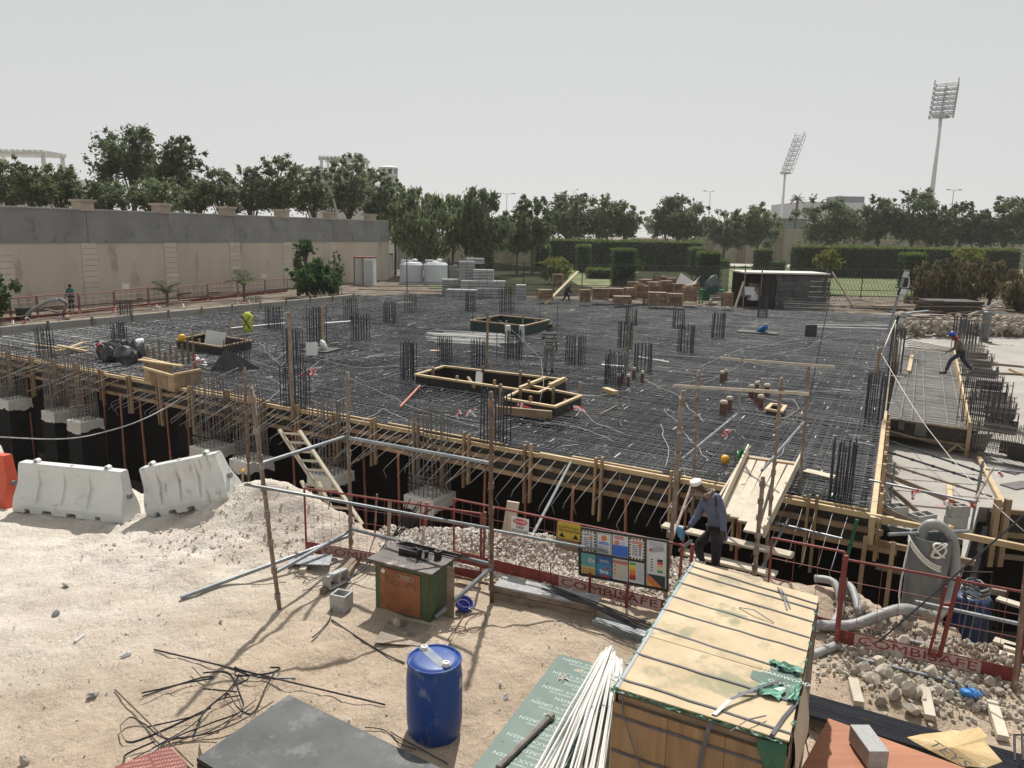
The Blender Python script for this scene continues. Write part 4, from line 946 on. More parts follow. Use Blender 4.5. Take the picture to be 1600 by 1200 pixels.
for i, ws in enumerate(wires):
    pts = []
    for j, p in enumerate(ws):
        pts.append(W(p[0], p[1], SZ + .05))
    full = []
    for j in range(len(pts) - 1):
        k = max(2, int((pts[j + 1] - pts[j]).length / .5))
        for t in range(k): full.append(pts[j].lerp(pts[j + 1], t / k) + Vector((uni(-.05, .05), uni(-.05, .05), uni(-.01, .03))))
    full.append(pts[-1]); cable('pale_wire', full, .008, wm, 'pale wire snaking over the steel mat', 'wire', 'pale wires lying on the mat', 4, 2)
cable('black_cable', [W(540, 603, .55), W(600, 592, .55), W(630, 585, .6), W(665, 615, .55), (W(720, 640, .55))], .014, black_plastic, 'black cable lying across the mat left of the stair openings')
cable('rope_line', [W(780, 500, 1.6), W(845, 560, 1.2), W(842, 635, .6)], .007, bar_light, 'thin white line hanging down to the stair opening', 'rope', sub=2)
# ============================================================ RED MESH FENCES
def fence(A, B, h, lab, toe=True, lettering=None, wires=(.16, .2), wr=.003, grp='red mesh fence panels', mt=None, r=.018, word_t=.5, base=.0, lean=0.0, wirecap=60):
    mt = mt or red_paint; A = Vector(A); B = Vector(B); o = thing('mesh_fence', lab, 'fence panel', A, grp); L_ = (B - A).length; d_ = (B - A).normalized(); nn = Vector((d_.y, -d_.x, 0)).normalized()
    if nn.y > 0: nn = -nn
    up_ = (Vector((0, 0, 1)) + nn * lean).normalized()
    q = MB(); b0 = up_ * (base + .03)
    q.tube([A + b0, A + up_ * h], r, 8); q.tube([B + b0, B + up_ * h], r, 8); q.tube([A + up_ * h, B + up_ * h], r, 8); q.build('frame', mt, o)
    q = MB(); n_ = min(wirecap, max(2, int(L_ / wires[0])))
    for i in range(1, n_):
        P = A + d_ * L_ * i / n_; q.tube([P + b0, P + up_ * h], wr, 3, cap=False)
    m_ = max(2, int(h / wires[1]))
    for i in range(1, m_): z = base + (h - base) * i / m_; q.tube([A + up_ * z, B + up_ * z], wr, 3, cap=False)
    q.build('wire_mesh', red_wire, o, kind='stuff')
    if toe:
        q = MB(); q.bar(A + up_ * (base + .10) + nn * .012, B + up_ * (base + .10) + nn * .012, .006, .19, up_); q.build('toe_board', mt, o)
        if lettering:
            c = A.lerp(B, word_t) + up_ * (base + .10) + nn * .018
            q = MB(); pl = MB(); w2, h2 = lettering[1] / 2 * 1.06, .08
            pl.bar(c - d_ * w2, c + d_ * w2, .002, .165, up_); pl.build('lettering_plate', mat('worn_white_print', (.42, .28, .25), (.50, .40, .36), 9, .7, spots=(.28, .10, .08), sscale=14, sth=.56), o)
            me = text_mesh(lettering[0], .165, .001, mt=mt)
            wd = max(v.co.x for v in me.vertices) - min(v.co.x for v in me.vertices)
            for v in me.vertices: v.co.x *= lettering[1] / wd
            M = Matrix((d_ if d_.x > 0 else -d_, up_, nn)).transposed().to_4x4()
            t = bpy.data.objects.new('lettering', me); COL.objects.link(t); t.parent = o; t.matrix_local = Matrix.Translation(c + nn * .003 - A) @ M
    return o
FA, FB, FC, FD = W(479, 866), W(751, 914), W(709, 880), W(1058, 966)
f1p = fence(FA, FB, 1.15, 'red mesh fence panel left of the bending machine behind the grey tubes', lettering=('COMBISAFE', 1.5), word_t=.35, base=.04)
f2p = fence(FC, FD, 1.10, 'red mesh fence panel carrying the safety notice board', lettering=('COMBISAFE', 1.5), word_t=.72, base=.04)
fdir = (FD - FC).normalized(); fn = Vector((fdir.y, -fdir.x, 0))
for px, lab in ((944, 'second'), (1068, 'third')): pass
GA, GB = W(1304, 1008), W(1588, 1073)
f3p = fence(GA, GB, 1.22, 'red mesh fence panel on the right in front of the grey duct', lettering=('COMBISAFE', 1.35), base=.05, word_t=.46, wires=(.22, .26), wr=.004)
HA, HB = W(1196, 962, -.1), W(1306, 990, -.05)
f4p = fence(HA, HB, 1.20, 'short red mesh fence panel behind the strapped plywood stack', wires=(.25, .26), wr=.004, toe=True)
# gates and stakes of the fences
def stake(px, py, tpx, tpy, r, lab, mt=red_paint):
    P = W(px, py); T_ = WY(tpx, tpy, P.y); q = MB(); q.bar(P - Vector((0, 0, .1)), T_, r * 2, r * 2, (0, 1, 0)); tag(q.build('fence_post', mt), lab, 'fence post', 'posts of the red fence')
stake(662, 842, 667, 785, .03, 'wide red post standing behind the bundle of leaning black bars', red_paint)
stake(655, 840, 658, 783, .012, 'slim red post left of the wide red post')
plank('fence_stake', gz(W(607, 850)), WY(609, 783, gz(W(607, 850)).y), .06, .04, timber_old, 'grey timber stake behind the left fence panel', 'stake', upv=(0, 1, 0))
stake(755, 885, 758, 800, .022, 'rusty post at the joint of the two front fence panels', rust_tube)
stake(1058, 955, 1066, 852, .018, 'red post between the notice board and the strapped stack')
stake(1075, 965, 1082, 850, .022, 'thicker red post touching the strapped stack corner')
stake(1306, 1012, 1322, 868, .022, 'thick dark red post wrapped in rope at the left end of the right panel')
stake(1585, 1082, 1606, 870, .022, 'rusty post at the right end of the right panel', rust_tube)
stake(921, 938, 922, 896, .02, 'short red post under the notice board, left'); stake(978, 952, 981, 910, .02, 'short red post under the notice board, right')
stake(584, 850, 589, 772, .014, 'slim rusty post in the middle of the left fence panel', rust_tube); stake(507, 830, 517, 772, .010, 'thin dark bar pushed in the ground near the left fence', steel_bar)
cl = thing('fence_clamp', 'bright red ladder shaped clamp in the middle of the right fence panel', 'fence clamp', W(1455, 1045))
a0, a1 = onp(1449, 1022, GA, GB), onp(1476, 915, GA, GB); b0, b1 = onp(1466, 1024, GA, GB), onp(1497, 898, GA, GB); off = Vector((0, -.03, 0))
MB().bar(a0 + off, a1 + off, .03, .02, (0, 1, 0)).build('upright', tape_red if False else red_paint, cl); MB().bar(b0 + off, b1 + off, .045, .03, (0, 1, 0)).build('upright', red_paint, cl)
MB().bar(a0 + off, b0 + off, .04, .02, (0, 1, 0)).build('rung', red_paint, cl); MB().bar(a0.lerp(a1, .75) + off, b0.lerp(b1, .65) + off, .04, .02, (0, 1, 0)).build('rung', red_paint, cl)
rod('guard_tube', W(1430, 940, .35), W(1640, 985, .35), .028, galv, 'upper grey tube behind the right fence panel', 'scaffold tube', 'grey tubes behind the right fence')
rod('guard_tube', W(1415, 1000, .08), W(1640, 1050, .08), .028, galv, 'lower grey tube behind the right fence panel', 'scaffold tube', 'grey tubes behind the right fence')
rod('rebar_rod', onp(1373, 1003, GA + off, GB + off), onp(1640, 770, GA + off * 2, GB + off * 2), .012, steel_bar, 'long bar crossing the right fence panel diagonally', 'rod')
rod('scaffold_tube', W(1345, 1030, .05), W(1528, 1075, .05), .024, galv, 'grey tube lying among the stones below the right fence', 'scaffold tube')

# ---- signs
def panel(o, c, x, n, w_, h_, mt, name='poster', dz=.004):
    q = MB(); q.box((0, 0, 0), (w_, h_, .002)); me = q.mesh(name, mt); x = Vector(x).normalized(); n = Vector(n).normalized()
    ob = bpy.data.objects.new(name, me); COL.objects.link(ob); ob.parent = o; y = n.cross(x)
    M = Matrix((x, y, n)).transposed().to_4x4(); M.translation = Vector(c) + n * dz - o.matrix_world.translation; ob.matrix_local = M; return ob
flat = lambda n, c: mat('print_' + n, c, rough=.55, vary=0)
def sub(mb_list, par, name, mt): 
    o = mb_list.build(name, mt, None); o.parent = par; return o
fnn = Vector((fdir.y, -fdir.x, 0)); fnn = fnn if fnn.y < 0 else -fnn
BA, BB = FC + fnn * .05, FD + fnn * .05
TL, TR, BR_, BL_ = (onp(908, 824, BA, BB), onp(1047, 846, BA, BB), onp(1041, 924, BA, BB), onp(902, 895, BA, BB))
bx = (TR - TL).normalized(); by_ = ((TL - BL_) + (TR - BR_)).normalized(); bw_ = (TR - TL).length; bh = ((TL - BL_).length + (TR - BR_).length) / 2
nb = bx.cross(by_).normalized(); nb = nb if nb.y < 0 else -nb; by_ = nb.cross(bx)
bc = (TL + TR + BR_ + BL_) / 4
nbd = thing('notice_board', 'black framed safety notice board with nine coloured posters on the red fence', 'notice board', bc)
def bp_(u, v): return bc + bx * (u - .5) * bw_ + by_ * (.5 - v) * bh
panel(nbd, bc, bx, nb, bw_, bh, mat('black_board', (.02, .018, .016), (.04, .035, .03), 3, .6), 'backing', 0)
for (a, b) in (((0, 0), (1, 0)), ((0, 1), (1, 1)), ((0, 0), (0, 1)), ((1, 0), (1, 1)), ((0, .5), (.755, .5)), ((.76, 0), (.76, 1))):
    MB().bar(bp_(*a) + nb * .012, bp_(*b) + nb * .012, .025, .02, nb).build('frame_strip', mat('black_frame', (.03, .025, .022), (.05, .045, .04), 3, .6), nbd)
pw = flat('paper', (.62, .63, .64))
def lines(par, n, w_, h_, y0, y1, mt, x0=-.4, x1=.4, th=.01):
    q = MB()
    for i in range(n):
        y = y0 + (y1 - y0) * i / max(1, n - 1); xe = x1 - rnd() * .25 * (x1 - x0)
        q.box(((x0 + xe) / 2 * w_, y * h_, .0022), ((xe - x0) * w_, th, .001))
    sub(q, par, 'print', mt)
def rectp(par, cx, cy, w2, h2, w_, h_, mt, z=.0024):
    q = MB(); q.box((cx * w_, cy * h_, z), (w2 * w_, h2 * h_, .001)); sub(q, par, 'print', mt)
def words_on(par, txt, x, y, size, mt, z=.003, wmax=None):
    me = text_mesh(txt, size, mt=mt); 
    if wmax:
        wd = max(v.co.x for v in me.vertices) - min(v.co.x for v in me.vertices)
        if wd > wmax:
            for v in me.vertices: v.co.x *= wmax / wd
    t = bpy.data.objects.new('lettering', me); COL.objects.link(t); t.parent = par; t.location = (x, y, z); return t
def hazard(par, w_, h_):
    q = MB(); s_ = .028
    for side in range(4):
        L_ = w_ if side < 2 else h_; n_ = int(L_ / s_ / 1.6)
        for i in range(n_):
            u = (i + .5) / n_ - .5
            if side < 2: q.box((u * L_, (1 if side else -1) * (h_ / 2 - s_ / 2), .003), (s_ * .7, s_, .001), Euler((0, 0, -.6)).to_matrix())
            else: q.box(((1 if side == 3 else -1) * (w_ / 2 - s_ / 2), u * L_, .003), (s_, s_ * .7, .001), Euler((0, 0, -.6)).to_matrix())
    sub(q, par, 'hazard_stripes', print_black)
pwid, phei = bw_ * .175, bh * .44
for r_ in range(2):
    for c_ in range(4):
        u = .105 + c_ * .186; v = .26 if r_ == 0 else .745; P = panel(nbd, bp_(u, v), bx, nb, pwid, phei, pw if (r_, c_) not in ((1, 0), (1, 1)) else flat('teal', (.13, .36, .36)) if c_ == 0 else flat('navy', (.05, .12, .30)), 'poster')
        if (r_, c_) in ((0, 0), (0, 3)):
            yb = flat('straw', (.70, .60, .42)); rectp(P, 0, 0, .98, .98, pwid, phei, yb, .0018); hazard(P, pwid, phei); rectp(P, 0, 0, .78, .80, pwid, phei, pw, .0032)
            if c_ == 0:
                words_on(P, 'SAFETY', 0, .30 * phei, .05, print_black, .005, pwid * .6)
            else:
                rectp(P, 0, .30, .66, .13, pwid, phei, flat('red', (.55, .05, .04)), .004); words_on(P, 'DANGER', 0, .30 * phei, .045, pw, .006, pwid * .6)
            q = MB(); 
            for i in range(6): q.box((-.12 * pwid, (.14 - i * .085) * phei, .005), (.36 * pwid, .009, .001))
            sub(q, P, 'print', print_black)
            q = MB(); q.box((.2 * pwid, -.08 * phei, .005), (.1 * pwid, .42 * phei, .001)); sub(q, P, 'print', flat('skin_blue', (.15, .22, .42)) if c_ == 0 else flat('purple', (.2, .14, .42)))
            q = MB(); q.lathe([(.028, .004), (.028, .0055)], (.2 * pwid, .17 * phei, 0), 10); sub(q, P, 'print', flat('orange', (.6, .22, .06)))
        elif (r_, c_) == (0, 1):
            q = MB()
            for a, b in (((-.44, -.46), (.44, -.46)), ((-.44, .46), (.44, .46)), ((-.44, -.46), (-.44, .46)), ((.44, -.46), (.44, .46))): q.bar((a[0] * pwid, a[1] * phei, .003), (b[0] * pwid, b[1] * phei, .003), .006, .001)
            sub(q, P, 'print', flat('navy2', (.04, .07, .2)))
            q = MB(); q.lathe([(.045, .002), (.045, .004)], (0, .25 * phei, 0), 14); sub(q, P, 'print', flat('orange', (.6, .22, .06)))
            lines(P, 2, pwid, phei, .05, -.02, flat('royal', (.05, .15, .55)), -.35, .4, .016); lines(P, 6, pwid, phei, -.1, -.38, flat('greytext', (.3, .32, .38)), -.36, .4, .006)
        elif (r_, c_) == (0, 2):
            rectp(P, 0, -.22, .98, .52, pwid, phei, flat('royal', (.05, .15, .55))); lines(P, 5, pwid, phei, -.05, -.42, flat('paleblue', (.4, .52, .75)), -.42, .42, .007)
            lines(P, 2, pwid, phei, .42, .34, flat('red', (.55, .05, .04)), -.4, .42, .014)
            q = MB(); q.lathe([(.04, .002), (.04, .004)], (-.22 * pwid, .14 * phei, 0), 12); sub(q, P, 'print', flat('rose', (.62, .2, .16)))
            q = MB(); q.box((.18 * pwid, .16 * phei, .003), (.28 * pwid, .16 * phei, .001)); sub(q, P, 'print', flat('paleblue', (.4, .52, .75)))
        elif (r_, c_) == (1, 0):
            rectp(P, 0, -.34, .98, .30, pwid, phei, flat('sandy', (.52, .33, .10))); rectp(P, 0, -.16, .98, .10, pwid, phei, flat('sandy2', (.62, .50, .22)))
            q = MB(); q.lathe([(.035, .002), (.035, .004)], (.14 * pwid, .2 * phei, 0), 12); sub(q, P, 'print', pw); rectp(P, .25, .18, .35, .12, pwid, phei, flat('cloud', (.5, .6, .6)), .0035)
        elif (r_, c_) == (1, 1):
            rectp(P, 0, -.12, .98, .52, pwid, phei, flat('sea', (.06, .24, .42))); lines(P, 2, pwid, phei, .3, .22, pw, -.3, .4, .008)
            q = MB()
            for i in range(9): q.box(((-.25 + .06 * i) * pwid, (-.18 - .1 * abs(math.sin(i * 1.4))) * phei, .004), (.09 * pwid, .11 * phei, .001), Euler((0, 0, i * .7)).to_matrix())
            sub(q, P, 'print', pw); rectp(P, .22, -.05, .25, .10, pwid, phei, flat('red', (.55, .05, .04)), .005); rectp(P, .05, -.44, .6, .07, pwid, phei, flat('red', (.55, .05, .04)), .005)
        elif (r_, c_) == (1, 2):
            rectp(P, 0, .02, .98, .86, pwid, phei, flat('cream', (.55, .52, .40))); rectp(P, 0, .34, .98, .15, pwid, phei, flat('pinkred', (.50, .17, .17)), .003)
            for i in range(3): rectp(P, -.34, .16 - i * .18, .12, .09, pwid, phei, flat('orange', (.6, .22, .06)), .004)
            lines(P, 9, pwid, phei, .2, -.32, flat('greytext', (.3, .32, .38)), -.2, .42, .006)
        else:
            for i, cc in enumerate([(.12, .33, .05), (.7, .62, .1), (.75, .42, .08), (.70, .22, .05), (.70, .22, .05), (.5, .05, .03), (.30, .03, .03)]): rectp(P, -.26, .38 - i * .115, .40, .116, pwid, phei, flat('heat%d' % i, cc), .003)
            lines(P, 12, pwid, phei, .38, -.38, flat('greytext', (.3, .32, .38)), 0.02, .45, .006)
cw = bw_ * .225
P = panel(nbd, bp_(.878, .5), bx, nb, cw, bh * .93, pw, 'poster')
q = MB(); q.box((.05 * cw, .30 * bh, .003), (.62 * cw, .10 * bh, .001), Euler((0, 0, .25)).to_matrix()); sub(q, P, 'print', flat('greyfig', (.36, .34, .36)))
q = MB(); q.box((-.28 * cw, .27 * bh, .004), (.14 * cw, .06 * bh, .001), Euler((0, 0, .35)).to_matrix()); sub(q, P, 'print', flat('rose2', (.40, .12, .14)))
lines(P, 3, cw, bh, .42, .36, flat('greytext', (.3, .32, .38)), -.35, .4, .01)
for i, cc in enumerate([(.03, .03, .03), (.6, .05, .05), (.72, .42, .25), (.66, .6, .3), (.1, .3, .12)]):
    rectp(P, .18, .08 - i * .055, .26, .05, cw, bh, flat('tone%d' % i, cc), .003); rectp(P, -.22, .08 - i * .055, .10, .02, cw, bh, print_black, .003)
rectp(P, 0, -.34, .86, .24, cw, bh, flat('darkpic', (.035, .05, .055)), .003)
q = MB(); q.add([(-.42 * cw, -.46 * bh, .005), (.30 * cw, -.46 * bh, .005), (-.15 * cw, -.30 * bh, .005), (-.42 * cw, -.22 * bh, .005)], [(0, 1, 2, 3)]); sub(q, P, 'print', flat('flame', (.62, .18, .06)))
q = MB(); q.add([(-.42 * cw, -.46 * bh, .006), (-.1 * cw, -.46 * bh, .006), (-.42 * cw, -.36 * bh, .006)], [(0, 1, 2)]); sub(q, P, 'print', flat('amber', (.68, .40, .06)))
# danger sign
c0 = onp(814, 821, BA, BB); dsg = thing('danger_sign', 'white danger deep excavation sign on the red fence', 'sign', c0)
yb_ = Vector((0, 0, 1)); sx_ = fdir
sb = panel(dsg, c0, sx_, fnn, .30, .27, print_white, 'sign_plate', .03)
q = MB(); n_ = 24; q.add([(.125 * math.cos(2 * math.pi * i / n_), .055 * math.sin(2 * math.pi * i / n_) + .066, .002) for i in range(n_)], [tuple(range(n_))]); sub(q, sb, 'red_oval', flat('signred', (.55, .03, .04)))
q = MB(); q.add([(.11 * math.cos(2 * math.pi * i / n_), .045 * math.sin(2 * math.pi * i / n_) + .066, .0025) for i in range(n_)] + [(.114 * math.cos(2 * math.pi * i / n_), .049 * math.sin(2 * math.pi * i / n_) + .066, .0025) for i in range(n_)], [(i, (i + 1) % n_, n_ + (i + 1) % n_, n_ + i) for i in range(n_)]); sub(q, sb, 'print', print_white)
words_on(sb, 'DANGER', 0, .066, .058, print_white, .004, .19); words_on(sb, 'DEEP', 0, -.025, .062, print_black, .004); words_on(sb, 'EXCAVATION', 0, -.088, .062, print_black, .004, .27)
MB().bar(W(790, 850, .0) + Vector((0, .3, -.2)), W(803, 784, .0) * 0 + WY(801, 783, W(790, 850, .0).y + .35), .22, .05, (0, 1, 0)).build('back', timber) if False else None
plank('sign_timber', WY(793, 838, FC.y + .12), WY(802, 784, FC.y + .12), .20, .04, board_mat, 'pale timber board standing behind the danger sign', upv=(0, 1, 0))
c1 = onp(890, 829, BA, BB); yg = thing('yellow_sign', 'yellow excavation warning sign with arabic and english words beside the notice board', 'sign', c1)
sb = panel(yg, c1, fdir, fnn, .36, .26, mat('yellow_plate', (.50, .34, .03), (.60, .42, .06), 6, .6), 'sign_plate', .025)
words_on(sb, '\u0645\u0646\u0637\u0642\u0629 \u062d\u0641\u0631\u064a\u0627\u062a', 0, .06, .062, print_black, .004, .32); words_on(sb, 'DEEP EXCAVATION', 0, -.005, .056, print_black, .004, .33)
for sx in (-.11, .11): q = MB(); q.add([(sx - .05, -.11, .003), (sx + .05, -.11, .003), (sx, -.035, .003)], [(0, 1, 2)]); sub(q, sb, 'warning_triangle', print_black)
plank('sign_backing', onp(869, 835, BA + Vector((0, .1, 0)), BB + Vector((0, .1, 0))), onp(909, 846, BA + Vector((0, .1, 0)), BB + Vector((0, .1, 0))), .02, .40, timber_old, 'grey board behind the yellow excavation sign')

# ============================================================ STONES
rock_m = mat('limestone', (.34, .295, .235), (.52, .465, .385), 2.5, .95, bump=.5, bscale=30, spots=(.24, .20, .16), sscale=5, sth=.62, vary=.22)
rock_w = mat('pale_gravel', (.52, .475, .41), (.70, .66, .60), 3, .95, bump=.3, bscale=60, spots=(.45, .39, .32), sscale=3, sth=.62, vary=.0)
rock_me = []
for k in range(10):
    q = MB(); q.blob((0, 0, 0), 1.0, 2, .14, (1, uni(.6, .9), uni(.45, .75))); me = q.mesh('rock', rock_m)
    for v in me.vertices:                                # chop flat facets so that it reads as broken stone
        for nrm_ in ((.6, .3, .7), (-.7, .2, .3), (.1, -.8, .5), (-.3, .5, -.8)):
            n_ = Vector(nrm_).normalized(); dd_ = v.co.dot(n_) - .55
            if dd_ > 0: v.co -= n_ * dd_
    rock_me.append(me)
def gravel(name, lab, pts_fn, n, r0, r1, mt, spread=1, emb=.3, cat='gravel', sub_=1):
    q = MB()
    for _ in range(n):
        x, y = pts_fn(); z = float(ground_z(np.array([x]), np.array([y]))[0])
        if inpoly(x, y, pit2) and float(distpoly(np.array([x]), np.array([y]), pit2)[0]) > .12: continue
        r = r0 + (r1 - r0) * rnd() ** 2.2; q.blob((x, y, z + r * emb + uni(0, .02)), r, sub_, .3, (1, uni(.6, 1), uni(.5, .9)))
    o = q.build(name, mt); tag(o, lab, cat); o['kind'] = 'stuff'; return o
ga, gb_, gc, gd = W(600, 872), W(1075, 962), W(1100, 872), W(600, 838)
def g1():
    u = rnd(); v = rnd(); a = ga.lerp(gb_, u); b = gd.lerp(gc, u); p = a.lerp(b, v); return p.x + uni(-.1, .1), p.y + uni(-.1, .1)
gravel('gravel_berm', 'white limestone gravel heaped behind the red fence at the pit edge', g1, 9500, .012, .042, rock_w)
ra = [W(1310, 935), W(1395, 985), W(1500, 1010), W(1590, 1050)]; rb_ = [W(1290, 1000), W(1350, 1040), W(1470, 1062), W(1600, 1078)]
def g2():
    u = rnd() * 2.999; i = int(u); u -= i; p = ra[i].lerp(ra[i + 1], u).lerp(rb_[i].lerp(rb_[i + 1], u), rnd()); return p.x, p.y
gravel('rubble', 'broken pale rubble behind the right fence panel', g2, 1300, .015, .06, rock_m, cat='rubble')
def g3():
    p = W(1440, 1080) + Vector((random.gauss(0, .75), random.gauss(0, .28), 0)); p.y -= p.x * 0; p = Vector((p.x, p.y - (p.x - W(1440, 1080).x) * .35, 0)); return p.x, p.y
gravel('rubble', 'small broken stones spread below the right fence panel', g3, 1300, .008, .055, rock_m, cat='rubble')
def g4():
    p = W(360, 855) + Vector((random.gauss(0, 1.0), random.gauss(0, .5), 0)); return p.x, p.y
gravel('spoil_clods', 'pale clods on the spoil heap below the tilted barrier', g4, 380, .008, .038, mat('clod', (.55, .48, .39), (.66, .59, .5), 3, .95, vary=0), cat='clods')
def g5():
    p = W(uni(0, 1250), 1195 - 330 * rnd() ** .8); return p.x, p.y
gravel('pebbles', 'small pebbles scattered over the sand yard', g5, 650, .004, .018, rock_w, cat='pebbles')
big = [(1350, 1050, .14), (1362, 1078, .12), (1380, 1062, .17), (1402, 1080, .15), (1418, 1098, .13), (1395, 1100, .11), (1440, 1075, .12), (1455, 1058, .14), (1372, 1040, .13), (1432, 1100, .10), (1465, 1085, .12), (1480, 1095, .10),
       (1500, 1072, .09), (1425, 1120, .13), (1375, 1105, .09), (1347, 1022, .12), (1325, 1000, .10), (1490, 1060, .1), (1520, 1082, .08), (1410, 1010, .13), (1436, 1002, .12), (1452, 1020, .11), (1400, 1030, .12), (1470, 1030, .12), (1425, 1030, .12), (1505, 1045, .11),
       (1330, 980, .10), (1345, 965, .12), (1368, 985, .12), (1390, 1000, .1), (1545, 1072, .1), (1560, 1085, .08), (1447, 985, .12), (1410, 990, .1), (1335, 1062, .1)]
for i, (px, py, s_) in enumerate(big):
    P = gz(W(px, py), .02 + s_ * .25); o = link('rock', random.choice(rock_me), P, (uni(-.5, .5), uni(-.5, .5), uni(0, 6)), (s_, s_ * uni(.8, 1.1), s_ * uni(.8, 1.1)))
    tag(o, 'large broken limestone rock in the heap around the right red fence panel', 'rock', 'broken rocks around the right fence')
P = gz(W(620, 985), .08); o = link('rock', rock_me[2], P, (0, .3, 1), (.09, .09, .09)); tag(o, 'brown stone on the sandy steel sheet below the bending machine', 'rock')

# ============================================================ BARRIERS
def barrier(P0, P1, h, mt, lab, raise1=0.0, roll=0.0, name='plastic_barrier', raise0=0.0):
    P0 = Vector(P0); P1 = Vector(P1); L_ = (P1 - P0).length; d_ = (P1 - P0); ang = math.atan2(d_.y, d_.x)
    o = thing(name, lab, 'barrier', P0, 'plastic road barriers', ang)
    prof = [(.24, 0), (.25, .16), (.22, .30), (.12, .55), (.105, h - .04), (.085, h)]     # half width, z
    us = sorted([i / 20 for i in range(21)] + [g + e for g in (.24, .47, .70) for e in (-.018, -.012, .012, .018)] + [a + e for a in (.11, .16, .27, .36, .49, .58, .75, .80) for e in (-.004, .004)]); us = [u for u in us]; nseg = len(us); v = []; f = []
    feet = [(.02, .10), (.29, .42), (.54, .68), (.88, .97)]
    k = len(prof) * 2
    for i in range(nseg):
        u = us[i]; x = u * L_
        groove = any(abs(u - g) < .015 for g in (.24, .47, .70)); notch = any(a < u < b for a, b in ((.11, .16), (.27, .36), (.49, .58), (.75, .80)))
        endt = 1.0
        for s_ in (-1, 1):
            pr_ = prof if s_ < 0 else prof[::-1]
            for w2, z in pr_:
                ww = w2 - (.04 if groove and .2 < z < h - .06 else 0)
                zz = z if not (notch and z == 0) else .08
                xx = x + (.10 * (z / h) if i == 0 else -.10 * (z / h) if i == nseg - 1 else 0)
                v.append((xx, s_ * ww, zz))
    for i in range(nseg - 1):
        for j in range(k): f.append((i * k + j, i * k + (j + 1) % k, (i + 1) * k + (j + 1) % k, (i + 1) * k + j))
    f.append(tuple(range(k))[::-1]); f.append(tuple((nseg - 1) * k + j for j in range(k)))
    q = MB(); q.add(v, f); q.build('shell', mt, o, local=True, bevel=.012)
    for u in (.18, .82):
        q = MB(); q.tube([(u * L_, -.045, h + .02), (u * L_, .045, h + .02)], .055, 12); q.build('lug', mt, o, local=True)
        q = MB(); q.tube([(u * L_, -.047, h + .03), (u * L_, .047, h + .03)], .02, 8); q.build('lug_hole', print_black, o, local=True)
    q = MB(); q.tube([(.50 * L_, -.0, h - .02), (.5 * L_, 0, h + .02)], .035, 10); q.build('filler_cap', mt, o, local=True)
    q = MB(); q.tube([(L_ - .08, 0, .45), (L_ + .01, 0, .45)], .05, 12); q.build('end_hole', mat('shadow_hole', (.2, .2, .2)), o, local=True)
    o.rotation_euler = (roll, -math.atan2(raise1 - raise0, L_), ang); o.location.z += raise0
    return o
barrier(W(25, 800, .0) + Vector((-.02, .25, 0)), W(203, 818, .0) + Vector((-.05, .2, 0)), .93, white_plastic, 'clean white plastic barrier standing upright on the sand')
barrier(W(240, 806, .0) + Vector((0, .1, 0)), W(368, 795, .35) + Vector((0.05, .15, 0)), .92, dirty_white_plastic, 'scuffed white plastic barrier tilted on the spoil heap', raise1=.52, roll=.10, raise0=.02)
barrier(W(-150, 778, 0) + Vector((0, .25, 0)), W(24, 797, 0) + Vector((-.12, .25, 0)), 1.0, orange_plastic, 'red-orange plastic barrier cut by the left picture edge')
# stake with yellow cap
P = gz(W(376, 785)); T_ = WY(380, 735, P.y); rod('timber_stake', P - Vector((0, 0, .2)), T_, .022, timber_old, 'short stake right of the tilted barrier', 'stake'); q = MB().blob(T_, .035, 2, .02).build('cap', yellow_hat); q.parent = bpy.data.objects['timber_stake']
# curved sheet offcuts by the ladder
q = MB(); A = W(428, 790, .35); q.strip([A + Vector((x * .5, 0, .1 + .12 * x - .1 * x * x)) for x in np.linspace(-.4, .5, 6)], .55, .015, (0.3, 1, .2)); tag(q.build('curved_sheet', board_mat), 'curved pale plywood strip lying at the pit edge left of the ladder', 'offcut')

# ============================================================ LADDERS
def ladder(a, b, w_, lab, n=9, side=(1, 0, 0), mt=board_mat):
    a = Vector(a); b = Vector(b); sd = Vector(side).normalized() * w_ / 2; o = thing('ladder', lab, 'ladder', a, 'ladders leaning out of the pit')
    MB().bar(a - sd, b - sd, .035, .075, (0, 1, .4)).build('rail', mt, o); MB().bar(a + sd, b + sd, .035, .075, (0, 1, .4)).build('rail', mt, o)
    for i in range(n):
        P = a.lerp(b, (i + .6) / n); MB().bar(P - sd, P + sd, .03, .045, (b - a)).build('rung', mt, o)
    return o
lt, lbt = WY(452, 672, 14.6), WY(549, 818, 13.6)
ladder(lbt, lt, .42, 'pale wooden ladder leaning up out of the pit behind the tubes', 10, (1, -.15, 0))
ladder(WY(515, 815, 14.0), WY(484, 752, 14.5), .34, 'short second ladder section beside the wooden ladder', 4, (1, -.1, 0))
# ============================================================ BAR BENDING MACHINE
Ca, Cb = W(587, 953), W(672, 977); ux = (Cb - Ca).normalized(); uy = Vector((-ux.y, ux.x, 0)); cw_, cd_, chh = (Cb - Ca).length, .62, .76
bm = thing('bar_bending_machine', 'green and rusty orange bar bending machine standing on the sand', 'bending machine', Ca + ux * cw_ / 2 + uy * cd_ / 2, None, math.atan2(ux.y, ux.x))
grn = mat('green_machine_paint', (.05, .085, .04), (.075, .125, .055), 3, .55, bump=.1, spots=(.16, .10, .06), sscale=5, sth=.60, vary=0)
orp = mat('rusty_orange_door', (.22, .075, .028), (.34, .135, .055), 2.2, .65, bump=.2, spots=(.17, .075, .04), sscale=8, sth=.56, vary=0)
stl = mat('worn_steel_plate', (.07, .06, .058), (.13, .112, .108), 3, .45, metal=.5, bump=.1, spots=(.30, .27, .25), sscale=4, sth=.62, vary=0)
blk = mat('greasy_black_steel', (.015, .015, .016), (.05, .045, .045), 6, .5, metal=.4)
